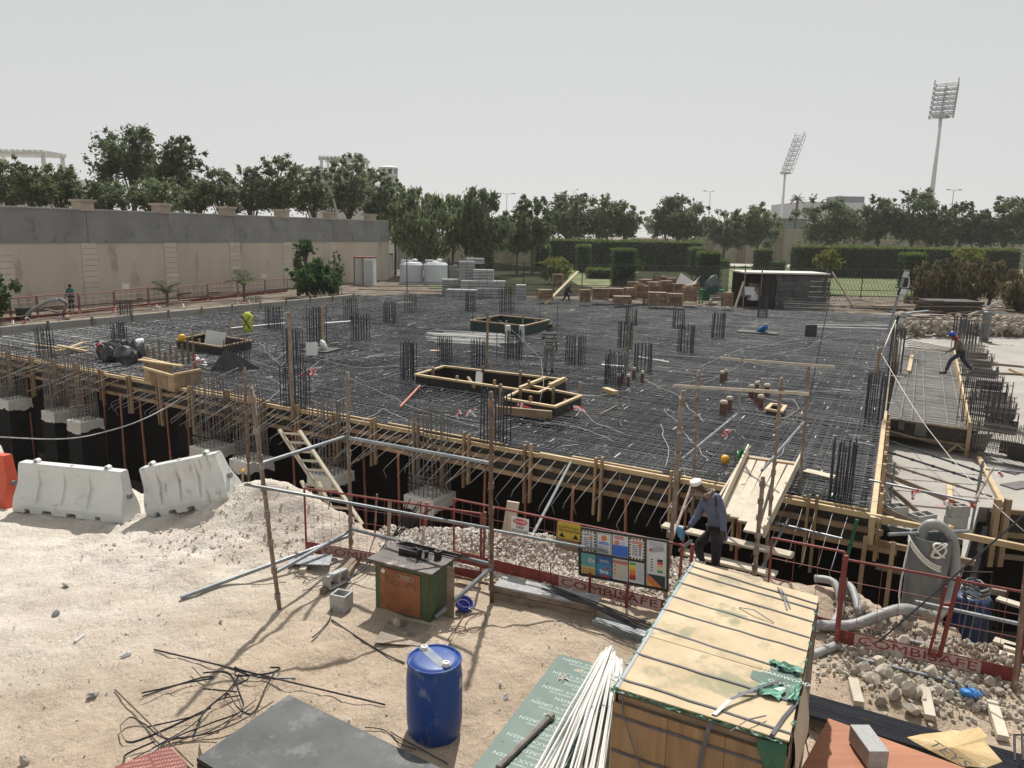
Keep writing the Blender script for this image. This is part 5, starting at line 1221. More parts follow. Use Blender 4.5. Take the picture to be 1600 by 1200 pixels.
q = MB(); q.box((0, 0, chh / 2), (cw_, cd_, chh)); q.build('cabinet', grn, bm, bevel=.01, local=True)
q = MB(); q.box((-.03, -cd_ / 2 - .008, chh * .50), (cw_ * .74, .014, chh * .82)); dr = q.build('door', orp, bm, bevel=.004, local=True)
q = MB(); q.lathe([(.03, 0), (.033, .006), (.012, .007)], (0, 0, 0), 14); k_ = q.build('lock_disc', white_paint, None); k_.parent = dr; k_.location = (-.03 - cw_ * .30, -cd_ / 2 - .015, chh * .84); k_.rotation_euler = (R(90), 0, 0)
q = MB(); pts = [(.11 * (1 if math.cos(a) > 0 else -1) + .035 * math.cos(a), 0, .032 * math.sin(a)) for a in np.linspace(0, 2 * math.pi, 25)]
q.tube(pts, .004, 5); k_ = q.build('name_plate_rim', board_mat, None); k_.parent = dr; k_.location = (.06, -cd_ / 2 - .018, chh * .80)
t_ = text_mesh('GW42D', .045, .001, mt=board_mat); k_ = bpy.data.objects.new('lettering', t_); COL.objects.link(k_); k_.parent = dr; k_.location = (.06, -cd_ / 2 - .018, chh * .80); k_.rotation_euler = (R(90), 0, 0)
q = MB(); q.box((cw_ * .47, -cd_ / 2 - .004, chh * .5), (.012, .01, chh * .9)); q.build('rust_seam', mat('rust_seam', (.2, .07, .03)), bm, local=True)
q = MB(); q.box((0.0, 0, chh + .022), (cw_ + .16, cd_ + .16, .03)); q.build('work_table', stl, bm, bevel=.004, local=True)
zt = chh + .038
q = MB(); q.lathe([(.19, 0), (.19, .006), (.175, .006), (.175, .001)], (.08, 0, zt), 32); q.lathe([(.15, 0), (.15, .012)], (.08, 0, zt - .002), 28); q.build('turntable', blk, bm, local=True)
q = MB()
for i in range(10): q.lathe([(.014, .0), (.014, .0015)], (-.30 + i * .068, -.24 + 0 * i, zt), 8); q.lathe([(.014, .0), (.014, .0015)], (-.30 + i * .068, .22, zt), 8)
for i in range(9): a = i * .7; q.lathe([(.014, .012), (.014, .0135)], (.08 + .1 * math.cos(a), .1 * math.sin(a), zt), 8)
q.build('peg_holes', print_black, bm, local=True)
for (x, y, r, h) in ((-.02, .05, .035, .10), (.10, -.02, .03, .13), (.17, .05, .028, .09), (.02, .10, .04, .07), (.33, .10, .055, .11)):
    q = MB(); q.lathe([(r, 0), (r, h), (r * .45, h), (r * .45, h - .02)], (x, y, zt), 14); q.build('bending_pin', blk, bm, local=True)
q = MB(); q.box((-.07, .0, zt + .045), (.34, .09, .08)); q.box((-.12, .09, zt + .03), (.26, .05, .06)); q.tube([(.10, -.02, zt + .01), (.13, -.13, zt + .10)], .012, 6); q.build('bending_block', blk, bm, bevel=.005, local=True)
q = MB()
for i in range(6): q.tube([(-.45 + .03 * i, .20, zt + .02 + .012 * i), (.62 + uni(-.1, .15), .22 + uni(-.03, .03), zt + .02 + .008 * i)], .008, 5)
tag(q.build('loose_bars', blk), 'black bar offcuts lying along the back of the bending table', 'steel bars'); o = bpy.data.objects['loose_bars']; o.location = bm.location; o.rotation_euler = bm.rotation_euler
A = WY(618, 838, Ca.y + .75)
for i in range(7):
    B = WY(648 + uni(-20, 32), 780 + uni(-14, 18), Ca.y + .9); rod('bent_bar', A + Vector((uni(-.05, .05), 0, 0)), B, .009, blk, 'thin black bar in the bundle leaning up behind the bending machine', 'steel bar', 'bars leaning behind the bending machine', n=5)
plank('timber_prop', gz(W(704, 968), 0), gz(W(704, 968), 0) + Vector((0, .02, .72)), .10, .05, timber_old, 'weathered timber board standing against the right side of the bending machine', upv=(0, 1, 0))
q = MB(); pts_ = [W(588, 998, .02), W(700, 978, .02), W(708, 985, .02), W(692, 1008, .03), W(640, 1020, .02), W(585, 1006, .02)]
q = MB(); q.prism([W(611, 965, .07), W(712, 985, .07), W(698, 1013, .07), W(583, 1004, .07)], (0, 0, .006)); tag(q.build('steel_sheet', mat('sandy_steel', (.09, .08, .075), (.34, .27, .20), 3.5, .7, spots=(.42, .33, .24), sscale=3, sth=.52)), 'sand strewn dark steel sheet on the ground in front of the bending machine', 'steel sheet')
# ---- clutter round the machine
hollow(gz(W(534, 953), .0), -.35, 'small hollow concrete block with one core left of the bending machine', two=False, sz=(.25, .22, .24), grp='hollow concrete blocks')
hollow(gz(W(520, 918), .10), .95, 'hollow concrete block lying on its side with two cores showing', tilt=(1.35, 0), sz=(.40, .20, .16))
plank('timber_offcut', gz(W(504, 933), .05), gz(W(555, 882), .08), .09, .07, timber_old, 'brown timber baton beside the hollow block on its side')
plank('timber_offcut', gz(W(530, 920), .04), gz(W(560, 878), .06), .09, .07, timber_old, 'second grey baton behind the brown one')
q = MB(); q.prism([W(456, 872, .12), W(520, 866, .16), W(515, 884, .12), W(450, 882, .10)], (0, 0, .015)); tag(q.build('metal_sheet', galv), 'grey folded metal sheet lying near the left fence panel', 'metal sheet')
plank('timber_offcut', gz(W(472, 898), .03), gz(W(478, 888), .03), .10, .08, board_mat, 'pale timber stub under the grey metal sheet')
hl = thing('blue_helmet', 'blue helmet lying upside down right of the bending machine', 'helmet', gz(W(722, 955), 0))
q = MB(); q.lathe([(.001, 0), (.07, .01), (.11, .05), (.125, .11), (.128, .13), (.115, .13), (.10, .06), (.06, .03), (.001, .025)], (0, 0, 0), 20, cap=False); k_ = q.build('shell', mat('cobalt_plastic', (.02, .03, .28), (.03, .05, .38), 3, .35), hl, smooth=True, local=True); k_.rotation_euler = (.4, .35, 0); k_.location = (0, 0, .02)
q = MB(); q.tube([(.1 * math.cos(a), .1 * math.sin(a), .07) for a in np.linspace(0, 6.28, 14)], .008, 4); q.tube([(-.1, 0, .08), (0, 0, .03), (.1, 0, .08)], .006, 4); k_ = q.build('harness', white_paint, hl, local=True); k_.rotation_euler = (.4, .35, 0); k_.location = (0, 0, .02)
def gcurve(pxs, z=.015): return [gz(W(*p), z) for p in pxs]
cable('stirrup', gcurve([(752, 966), (732, 975), (727, 990), (741, 993), (755, 985), (760, 968), (750, 965)], .02), .007, rust_tube, 'rusty rectangular stirrup lying by the rusty upright', 'steel stirrup', sub=2)
cable('stirrup', gcurve([(727, 988), (710, 985), (703, 990), (712, 996), (724, 998), (731, 990)], .02), .007, rust_tube, 'bent stirrup lying left of the rectangular one', 'steel stirrup', sub=2)
cable('bent_rod', gcurve([(725, 965), (715, 985), (702, 1005), (700, 1010)], .03), .010, rust_tube, 'bent rod lying from the helmet to the steel sheet', 'rod')
cable('black_rod', gcurve([(518, 974), (560, 1000), (600, 1025), (632, 1041)], .014), .010, blk, 'long thin black rod lying on the sand left of the blue drum', 'rod', sub=2)
cable('black_rod', gcurve([(518, 958), (515, 975), (500, 990), (488, 1001)], .03), .010, blk, 'curved black rod resting against the one core block', 'rod')
cable('black_rod', gcurve([(538, 925), (560, 900), (590, 880)], .10), .012, blk, 'black hose rising behind the one core block', 'hose')
cable('black_rod', gcurve([(545, 922), (575, 895), (600, 865)], .12), .012, blk, 'second black hose rising behind the one core block', 'hose')
for i in range(9):
    a = W(uni(425, 500), uni(875, 935)); b = a + Vector((uni(-.6, .6), uni(-.3, .3), 0)); cable('wire_scrap', [gz(a, .02), gz(a.lerp(b, .5) + Vector((uni(-.1, .1), uni(-.1, .1), 0)), .03), gz(b, .02)], .006, blk, 'thin dark wire scrap on the sand near the leaning upright', 'wire', 'wire scraps near the leaning upright')
# long timber kerb and bar bundle in front of the notice board
q1, q2 = W(778, 935, .0), W(930, 968, .0)
kb = thing('timber_stack', 'low stack of old timbers lying along the red fence foot', 'timber stack', q1)
for k in range(2):
    for j in range(2): MB().bar(q1 + Vector((-.05, .02 + j * .13, .06 + k * .11)), q2 + Vector((.0, .02 + j * .13, .06 + k * .11)), .12, .10).build('timber', timber_old, kb, bevel=.004)
MB().bar(q1 + Vector((0, .07, .235)), q2 + Vector((.05, .07, .235)), .34, .03).build('covering_board', mat('grey_weathered_board', (.20, .20, .20), (.34, .34, .34), 4, .8, spots=(.5, .5, .5), sscale=6), kb)
bd = thing('bar_bundle', 'bundle of thin black steel bars lying by the fence foot below the notice board', 'bar bundle', W(860, 930, .25))
for i in range(22):
    y = uni(-6, 6); q = MB(); q.tube([W(855 + uni(-10, 15), 918 + y * .8, .30 + uni(0, .04)), W(930, 946 + y, .26 + uni(0, .06)), W(1012 + uni(-20, 10), 978 + y, .2 + uni(0, .08))], .007, 4); q.build('bar', blk, bd)
rod('rusty_tube', W(700, 897, .12), W(880, 942, .14), .022, rust_tube, 'rusty tube lying behind the low timber stack', 'tube')
plank('grey_kerb', W(930, 972, .04), W(1010, 998, .04), .20, .14, galv, 'grey kerb timber between the timber stack and the strapped stack')
q = MB(); q.tube([W(842, 915, .1), W(842, 915, .1) + Vector((0, 0, .36)), W(842, 915, .1) + Vector((.17, 0, .38)), W(842, 915, .1) + Vector((.17, 0, 0))], .009, 6); tag(q.build('u_bar', blk), 'thin black u shaped bar standing in front of the fence toe board', 'steel bar')

# ============================================================ BLUE DRUM
DP = gz(W(679, 1146), -.02); DP.z = 0.0
dm = thing('blue_drum', 'tall blue plastic drum with two white bungs standing on the sand', 'drum', DP)
prof = [(.255, 0), (.272, .012), (.278, .05), (.282, .09), (.292, .16), (.297, .24), (.297, .66), (.292, .74), (.283, .81), (.280, .845), (.288, .86), (.291, .875), (.288, .888), (.278, .89), (.270, .880), (.266, .862), (.258, .868), (.235, .888), (.2, .895)]
q = MB(); q.lathe(prof, (0, 0, 0), 64, cap=True); q.build('shell', blue_plastic, dm, smooth=True, local=True)
q = MB(); q.box((0, 0, .8955), (.11, .40, .006), Euler((0, 0, .62)).to_matrix()); q.build('lid_recess', mat('dusty_blue', (.15, .19, .26), (.27, .29, .30), 6, .7, vary=0), dm, local=True, bevel=.002)
for x, y in ((-.125, .165), (.135, -.14)):
    q = MB(); q.lathe([(.048, 0), (.048, .012), (.040, .016), (.040, .034), (.034, .038), (.018, .038), (.016, .028)], (x, y, .894), 20); b_ = q.build('bung', mat('bung_plastic', (.5, .5, .46), (.66, .65, .6), 9, .5, vary=0), dm, smooth=False, local=True)
q = MB()
for i in range(5): q.box((.26 * math.cos(-.25) + .0, 0, 0), (.001, .001, .001))
q = MB()
for i in range(7):
    a0_ = -.42 + i * .055; z0 = .60 + uni(-.03, .03); q.quad(*[(.2985 * math.cos(a), .2985 * math.sin(a), z) for a, z in ((a0_, z0), (a0_ + .055, z0 + uni(-.03, .03)), (a0_ + .055, z0 + .12 + uni(-.02, .03)), (a0_, z0 + .12 + uni(-.02, .03)))])
q.build('torn_label', mat('torn_label', (.35, .33, .38), (.55, .5, .5), 20, .7), dm, local=True)

# ============================================================ SHEETS ON THE GROUND
def sheet_stack(name, pts, z0, n, th, mt, mt_edge, lab, cat='plywood stack', jit=.012, part='sheet'):
    o = thing(name, lab, cat, pts[0])
    for k in range(n):
        dx, dy = uni(-jit, jit), uni(-jit, jit); q = MB(); q.prism([Vector((p.x + dx, p.y + dy, z0 + k * th)) for p in pts], (0, 0, th * .86)); q.build(part, mt if k == n - 1 else mt_edge, o)
    return o
ga_, gb2 = W(452, 1086, .22), W(318, 1178, .22); gc2 = W(692, 1202, .22)
v1 = (gb2 - ga_); v2 = (gc2 - ga_).normalized() * 2.44; v1 = v1.normalized() * 1.22
gsm = mat('grey_film_ply', (.032, .036, .038), (.075, .08, .082), 1.6, .6, bump=.08, bscale=60, spots=(.12, .12, .118), sscale=2.2, sth=.56, vary=0)
sheet_stack('plywood_stack', [ga_, ga_ + v1, ga_ + v1 + v2, ga_ + v2], .0, 12, .0185, gsm, mat('ply_edge_dark', (.03, .025, .022), (.09, .06, .04), 3, .8), 'stack of dark grey faced plywood sheets at the bottom of the picture')
P = W(320, 1190, .1); q = MB(); q.add([P, P + Vector((-.02, -.15, 0)), P + Vector((-.10, .12, .12))], [(0, 1, 2), (2, 1, 0)]); tag(q.build('cardboard_scrap', timber_old), 'brown torn card at the left corner of the grey plywood stack', 'scrap')
# red panel with lettering
rp_ = thing('red_plywood_sheet', 'red film faced panel with white lettering under the black bands', 'plywood panel', W(200, 1200))
q = MB(); q.prism([W(262, 1168, .01), W(180, 1200, .01), W(150, 1300, .01), W(300, 1290, .01), W(292, 1195, .01)], (0, 0, .018)); q.build('panel_face', mat('red_film', (.16, .035, .025), (.24, .06, .045), 4, .6), rp_)
tme = text_mesh('HATTAPLEX', .045, mt=mat('pink_print', (.5, .28, .24))); x_ = (W(292, 1150, 0) - W(215, 1185, 0)); x_.z = 0
for i in range(7):
    for j in range(2):
        P = W(205 + j * 48 + i * 3, 1178 + i * 5.5 - j * 6, .03)
        if inpoly(P.x, P.y, [(p.x, p.y) for p in (W(262, 1168), W(180, 1200), W(150, 1300), W(300, 1290), W(292, 1195))]): put('lettering', tme, P, (1, .35, 0), (0, 0, 1), rp_)
# green panel with lettering
gp = thing('green_plywood_sheet', 'green film faced plywood panel with white lettering lying on the sand', 'plywood panel', W(872, 1023))
g0, g1_, g2_ = W(874, 1024, .02), W(985, 1054, .02), W(738, 1203, .02); gpoly = [g0, g1_, g1_ + (g2_ - g0).normalized() * 2.44, g0 + (g2_ - g0).normalized() * 2.44]
q = MB(); q.prism(gpoly, (0, 0, .018)); q.build('panel_face', mat('green_film', (.04, .085, .065), (.065, .12, .092), 3, .5, spots=(.17, .20, .16), sscale=5, sth=.66, vary=0), gp)
tA = text_mesh('QMAXX GREEN', .078, mt=mat('pale_print', (.46, .54, .50), vary=0), sx=1.1); tB = text_mesh('PVC HARDWOOD', .046, mt=MT['pale_print'])
tx = (g1_ - g0).normalized(); ty = (g0 - g2_).normalized(); L2 = (g1_ - g0).length
cam_side = -1
k = 0; y = .08
while y < 2.4:
    for j in range(3):
        u = -.12 + j * .50 + (k % 2) * .22
        if .22 < u < L2 - .24:
            P = g0 - ty * y + tx * u; P.z = .040; put('lettering', tA, P, -tx, (0, 0, 1), gp)
            P2 = P - ty * .068; put('lettering', tB, P2, -tx, (0, 0, 1), gp)
    y += .165; k += 1
q = MB(); 
for i in range(14): P = W(880 + uni(-11, 11), 1059 + uni(-5, 5), .05); a = uni(0, 3.1); v = Vector((math.cos(a), math.sin(a), uni(0, .3))) * uni(.02, .05); q.bar(P - v, P + v, .010, .008)
tag(q.build('glove', mat('pale_glove', (.42, .40, .36), (.58, .56, .5), 6, .9)), 'crumpled pale scraps lying on the green panel', 'scraps')
rod('old_pipe', W(778, 1200, .07), W(862, 1118, .07), .032, mat('dirty_grey_pipe', (.13, .12, .10), (.26, .24, .21), 6, .8, bump=.4), 'short dirty grey pipe lying on the green panel', 'pipe', None, (.97,))
# white conduits
cd = thing('white_conduit_bundle', 'thick bundle of white conduits lying between the green panel and the strapped stack', 'conduit bundle', W(930, 1100, .1))
for i in range(38):
    u = (i % 19) / 18; lay = i // 19; x0 = 944 + 26 * u + uni(-3, 3); y0 = 1012 + 6 * abs(u - .3) * 5 + uni(-3, 6); x1 = 828 + u * 160 + uni(-5, 5)
    A = W(x0, y0, .33 + lay * .035 + uni(0, .02)); B = W(x1, 1225, .24 + lay * .035 + uni(0, .03)); mid = A.lerp(B, .5) + Vector((uni(-.03, .03), 0, uni(-.02, .02)))
    q = MB(); q.tube([A, mid, B, B + (B - A) * .15], .0125, 6); q.build('conduit', pvc_white, cd, smooth=True)
for t in (.12, .5):
    A = W(947, 1014, .36).lerp(W(842, 1225, .28), t); B = W(968, 1014, .36).lerp(W(990, 1225, .28), t); q = MB(); q.tube([A + Vector((0, 0, -.03)), A.lerp(B, .5) + Vector((0, 0, .035)), B + Vector((0, 0, -.03))], .004, 4); q.build('tie', bar_light, cd)
# ============================================================ STRAPPED PLYWOOD STACK
KZ = 1.9
kFL, kFR, kBR, kBL = W(962, 1074, KZ), W(1233, 1158, KZ), W(1279, 932, KZ), W(1083, 877, KZ)
kx = ((kFR - kFL) + (kBR - kBL)).normalized(); ky = ((kBL - kFL) + (kBR - kFR)).normalized(); ky = (ky - kx * ky.dot(kx)).normalized()
kc = (kFL + kFR + kBR + kBL) / 4; kw = ((kFR - kFL).length + (kBR - kBL).length) / 2; kl = ((kBL - kFL).length + (kBR - kFR).length) / 2
ks = thing('strapped_plywood_stack', 'tall stack of plywood wrapped in pale boards and black straps', 'plywood stack', (kc.x, kc.y, 0))
def kp(u, v, z):
    a, b = (u + 1) / 2, (v + 1) / 2; P = kFL * ((1 - a) * (1 - b)) + kFR * (a * (1 - b)) + kBR * (a * b) + kBL * ((1 - a) * b); P.z = z; return P
ktop = mat('yellowed_ply', (.41, .315, .19), (.55, .44, .285), 1.8, .75, bump=.1, bscale=40, stretch=(1, 1, 1), spots=(.27, .245, .15), sscale=1.6, sth=.56, vary=.0, detail=3)
kside = mat('grained_ply', (.20, .12, .06), (.33, .21, .11), 2.2, .7, stretch=(3.5, 3.5, .35), bump=.2, spots=(.22, .11, .05), sscale=3, sth=.64, vary=0)
q = MB(); q.prism([kp(-1, -1, 1.2), kp(1, -1, 1.2), kp(1, 1, 1.2), kp(-1, 1, 1.2)], (0, 0, .66)); kc_body = q
def kbox(u0, u1, v0, v1, z0, z1, name, mt, **kw_):
    q = MB(); q.prism([kp(u0, v0, z0), kp(u1, v0, z0), kp(u1, v1, z0), kp(u0, v1, z0)], (0, 0, z1 - z0)); return q.build(name, mt, ks, **kw_)
for k in range(38): z = .12 + k * .0465; kbox(-.975 + uni(-.006, .006), .975 + uni(-.006, .006), -.985 + uni(-.004, .004), .985, z, z + .044, 'sheet', timber_old if k % 3 else timber)
kbox(-.9, .9, -.95, .95, 0, .12, 'pallet', timber_old)
for v0, v1, dz in ((-1.0, -.335, 0), (-.331, .33, .003), (.334, 1.0, 0)): kbox(-1.0, 1.0, v0, v1, KZ - .012, KZ + dz, 'top_board', ktop)
nf = -ky
for u0, u1 in ((-1.02, -.34), (-.335, .33), (.335, 1.0)):
    q = MB(); q.prism([kp(u0, -1.015, .10), kp(u1, -1.015, .10), kp(u1, -1.0, .10), kp(u0, -1.0, .10)], (0, 0, KZ - .115 - .10)); q.build('front_board', kside, ks)
q = MB(); q.prism([kp(1.0, -1, .15), kp(1.015, -1, .15), kp(1.015, 1, .15), kp(1.0, 1, .15)], (0, 0, KZ - .2)); q.build('side_board', timber_old, ks)
q = MB(); q.prism([kp(-1.015, -1, .15), kp(-1.0, -1, .15), kp(-1.0, 1, .15), kp(-1.015, 1, .15)], (0, 0, KZ - .2)); q.build('side_board', timber_old, ks)
def strap(pts, w_=.019, mt=None, name='strap', side=None, wob=0):
    q = MB(); q.strip(pts, w_, .002, side); return q.build(name, mt or mat('strap_band', (.045, .045, .055), (.10, .10, .12), 5, .35, vary=.3), ks)
e_ = .006
for v, dv in ((-.90, -.03), (-.58, -.02), (-.22, -.04), (.07, .0), (.30, -.03), (.55, -.02), (.77, -.03), (.90, -.05)):
    pts = [kp(-1.02, v, 1.3), kp(-1.02, v, KZ - .03), kp(-1.005, v, KZ + e_)] + [kp(-1 + 2 * t, v + dv * t + uni(-.006, .006), KZ + e_ + uni(0, .004)) for t in np.linspace(.05, .95, 8)] + [kp(1.005, v + dv, KZ + e_), kp(1.02, v + dv, KZ - .03), kp(1.02, v + dv, 1.3)]
    strap(pts, .02, side=ky)
for z in (KZ - .22, KZ - .52):
    strap([kp(-1.02, -.2, z), kp(-1.03, -1.0, z), kp(-1.0, -1.022, z)] + [kp(-1 + 2 * t, -1.022, z + uni(-.004, .004)) for t in np.linspace(.05, .95, 6)] + [kp(1.0, -1.022, z), kp(1.03, -1.0, z), kp(1.02, 0, z)], .022, side=(0, 0, 1))
strap([kp(.35, -.70, KZ + .015), kp(.60, -.62, KZ + .03), kp(.72, -.54, KZ + .01)], .03, side=ky)
strap([kp(.80, -.42, KZ + .03), kp(.55, -.62, KZ + .05), kp(.30, -.82, KZ + .04), kp(.18, -.98, KZ + .01), kp(.14, -1.035, KZ - .08), kp(.05, -1.04, KZ - .5)], .03, side=kx)
strap([kp(1.0, -.60, KZ + .01), kp(.90, -.80, KZ + .012), kp(.82, -1.0, KZ + .012), kp(.80, -1.03, KZ - .1), kp(.74, -1.035, KZ - .5)], .028, side=kx)
strap([kp(.72, -.86, KZ + .03), kp(.55, -.98, KZ + .05), kp(.40, -1.1, KZ + .02)], .022, side=ky)
strap([kp(-.02, .42, KZ + .006), kp(.2, .38, KZ + .05), kp(.5, .33, KZ + .012)], .015, side=ky)
strap([kp(.40, .93, KZ + .02), kp(.55, .74, KZ + .03), kp(.62, .60, KZ + .01)], .015, side=kx); strap([kp(.45, .92, KZ + .02), kp(.57, .78, KZ + .03), kp(.66, .63, KZ + .01)], .012, side=kx)
strap([kp(-.98, .98, KZ + .004), kp(-.99, 0, KZ + .004), kp(-.985, -1.0, KZ + .005)], .028, mat('grey_edge_band', (.22, .24, .27), (.34, .36, .38), 4, .5), 'edge_band', side=kx)
strap([kp(-.90, -1.02, KZ - .03), kp(-.85, -1.04, KZ - .2), kp(-.72, -1.045, KZ - .4), kp(-.58, -1.045, KZ - .62)], .012, side=kx)
gf = mat('green_film_wrap', (.10, .26, .18), (.22, .42, .32), 5, .4, spots=(.42, .56, .48), sscale=12, sth=.6); gfd = mat('dark_green_film', (.02, .09, .05), (.04, .14, .08), 5, .35)
def ragged(cu, cv, pts, mt, z, name, n_j=.012, par=None):
    q = MB(); P = []
    for i in range(len(pts)):
        a, b = pts[i], pts[(i + 1) % len(pts)]
        for t in (0, .25, .5, .75): P.append(kp(a[0] + (b[0] - a[0]) * t + uni(-n_j, n_j), a[1] + (b[1] - a[1]) * t + uni(-n_j, n_j), z))
    q.add(P, [tuple(range(len(P)))]); return q.build(name, mt, ks)
tear = ragged(0, 0, [(.42, -.38), (.62, -.36), (.62, -.20), (.97, -.20), (.99, -.55), (.84, -.62), (.66, -.60), (.58, -.50), (.42, -.47)], MT['green_film'], KZ + .0035, 'torn_patch', .006)
for i in range(3):
    P = kp(.80 + (i % 2) * .02, -.27 - i * .085, KZ + .006); k_ = put('lettering', text_mesh('HARDWOOD' if i % 2 else 'QMAXX', .06, mt=MT['pale_print']), P, kx, (0, 0, 1), ks)
def film(c, s_, n, mt, name='film_scrap', fl=.5):
    q = MB(); k = 6; V = []; c = Vector(c)
    for i in range(k):
        for j in range(k): V.append(c + kx * (i / k - .5) * s_[0] + ky * (j / k - .5) * s_[1] + Vector((0, 0, uni(0, s_[2]))) + Vector((uni(-.01, .01), uni(-.01, .01), 0)))
    q.add(V, [(i * k + j, i * k + j + 1, (i + 1) * k + j + 1, (i + 1) * k + j) for i in range(k - 1) for j in range(k - 1)]); return q.build(name, mt, ks)
film(kp(.72, -.56, KZ + .01), (.22, .20, .035), 5, gf); film(kp(.88, -.24, KZ + .01), (.22, .12, .04), 5, gf); film(kp(.97, -.50, KZ + .005), (.07, .3, .05), 5, gf); film(kp(.72, -.22, KZ + .008), (.16, .09, .03), 5, gf)
for v in np.linspace(-.95, .95, 14): film(kp(-1.01, v, KZ - .03 + uni(-.02, 0)), (.035, .2, .04), 3, gf)
for v in np.linspace(-.8, .7, 7): film(kp(1.01, v, KZ - .03), (.03, .1, .05), 3, gf)
for u in np.linspace(-.95, .85, 10): film(kp(u, -1.01, KZ - .025), (.14, .025, .02), 3, gfd)
q = MB(); V = [kp(.66, -1.02, KZ - .04), kp(.99, -1.02, KZ - .02), kp(.98, -1.03, KZ - .28), kp(.80, -1.04, KZ - .24), kp(.70, -1.035, KZ - .14)]; V.append(kp(.85, -1.06, KZ - .12)); q.add(V, [(0, 1, 5), (1, 2, 5), (2, 3, 5), (3, 4, 5), (4, 0, 5)]); q.build('film_scrap', gfd, ks)
q = MB()                                           # clear film flap hanging at the right rear side
k = 8; V = []
for i in range(k):
    for j in range(k): u = i / (k - 1); z = KZ - .05 - j * .10; V.append(kp(1.03 + .10 * math.sin(j / 7 * 3.1) * (1 - .4 * u) + uni(-.006, .006), -.25 - .62 * u, z + .05 * math.sin(u * 3)))
q.add(V, [(i * k + j, i * k + j + 1, (i + 1) * k + j + 1, (i + 1) * k + j) for i in range(k - 1) for j in range(k - 1)]); q.build('film_flap', mat('dusty_clear_film', (.38, .33, .25), (.50, .44, .35), 3, .5), ks, smooth=True)
q = MB()
for i in range(16): P = kp(-1.04 + uni(-.03, .02), -.78 + uni(-.12, .16), KZ - .05 + uni(-.12, .04)); q.tube([P, P + Vector((uni(-.08, -.02), uni(-.08, .08), uni(-.03, .07)))], .004, 4)
q.build('strap_ends', mat('clear_strap', (.66, .66, .62), (.8, .8, .76), 3, .4), ks, kind='stuff')

# ============================================================ RIGHT FOREGROUND
bz = .95
bA, bB = W(1297, 1122, bz), W(1600, 1232, bz); bx_ = (bB - bA).normalized(); byv = Vector((bx_.y, -bx_.x, 0)); 
if byv.y > 0: byv = -byv
brn = mat('red_brown_ply', (.30, .115, .055), (.40, .17, .085), 1.5, .65, stretch=(.5, 5, 1), bump=.1, spots=(.46, .22, .13), sscale=6, sth=.66, vary=0)
sheet_stack('brown_panel_stack', [bA, bB + bx_ * .8, bB + bx_ * .8 + byv * 1.22, bA + byv * 1.22], .0, 20, bz / 20, brn, mat('ply_edge', (.16, .085, .05), (.24, .13, .08), 4, .8), 'stack of red-brown plywood panels at the bottom right')
P = W(1352, 1172, bz + .1); o = MB().box(W(1355, 1180, bz + .0) + Vector((0, 0, .09)), (.17, .36, .16), Euler((0, 0, .02)).to_matrix()).build('paving_block', mat('speckled_block', (.33, .33, .32), (.50, .50, .49), 60, .9, bump=.3, spots=(.12, .12, .12), sscale=60, sth=.60, detail=2), bevel=.006)
tag(o, 'solid speckled grey block lying on the red-brown panels', 'concrete block')
# rebar stack on timbers
rsA, rsB = W(1284, 1098, .1), W(1680, 1212, .1); 
rk_ = thing('rebar_stack', 'long straight stack of ribbed dark steel bars lying on timbers at the bottom right', 'rebar stack', rsA); dv_ = (rsB - rsA).normalized(); nv_ = Vector((dv_.y, -dv_.x, 0)); nv_ = nv_ if nv_.y < 0 else -nv_
for lay in range(4):
    for i in range(20):
        A = rsA - dv_ * 1.5 + nv_ * (i * .021 + uni(-.003, .003) + lay * .01) + Vector((0, 0, .02 + lay * .019)); q = MB(); q.tube([A, A + dv_ * 6.2], .0095, 5); q.build('bar', steel_bar, rk_)
q = MB()
for i in range(20):
    for t in np.arange(0, 6.0, .03): pass
for i, (a, b) in enumerate([((1331, 1075), (1341, 1108)), ((1442, 1090), (1452, 1130)), ((1548, 1108), (1566, 1160))]):
    plank('bearer_timber', gz(W(*a), .05), gz(W(*b), .05), .11, .07, board_mat, 'pale bearer timber under the rebar stack, %s from the left' % ORD[i], grp='bearer timbers under the rebar stack')
# paper sack
psA = W(1500, 1170, .62)
sk = thing('paper_sack', 'torn brown paper sack with black letters beside the brown panels', 'paper sack', psA)
outl = [(1417, 1152), (1440, 1147), (1478, 1143), (1486, 1140), (1500, 1142), (1518, 1138), (1530, 1136), (1536, 1142), (1543, 1150), (1538, 1158), (1556, 1178), (1566, 1190), (1540, 1200), (1500, 1196), (1452, 1172), (1430, 1160)]
q = MB(); c = W(1490, 1168, .78); V = [W(x, y, .70 + uni(-.02, .02)) for x, y in outl]; q.add([c] + V, [(0, i + 1, (i + 1) % len(V) + 1) for i in range(len(V))]); q.build('paper', mat('kraft_paper', (.46, .33, .16), (.58, .43, .23), 5, .8, bump=.2, spots=(.66, .55, .36), sscale=8), sk)
tme = text_mesh('TEYS', .17, mt=print_black); k_ = put('lettering', tme, W(1483, 1178, .80), Vector((.45, -.9, 0)), Vector((0, 0, 1)), sk)
tag(MB().blob(gz(W(1515, 1092), .05), .12, 2, .25, (1.6, .8, .5)).build('blue_film', blue_cloth), 'crumpled bright blue plastic film on the ground by the rocks', 'plastic film')
q = MB()
for i in range(2): P = W(1585 + i * 12, 1148, .4); q.tube([P + Vector((-.25, -.4, 0)), P, P + Vector((.15, .0, 0)), P + Vector((.0, -.5, 0))], .012, 6)
tag(q.build('bent_bars', blk), 'bent dark bars sticking up at the bottom right corner', 'steel bars')
for i in range(7):
    A = W(uni(1245, 1275), uni(1130, 1150), uni(.5, 1.0)); B = W(uni(1240, 1300), uni(1175, 1215), .05); cable('black_wire', [A, A.lerp(B, .5) + Vector((uni(-.15, .15), uni(-.1, .1), 0)), B], .006, blk, 'black wire hanging between the strapped stack and the brown panels', 'wire', 'hanging black wires')

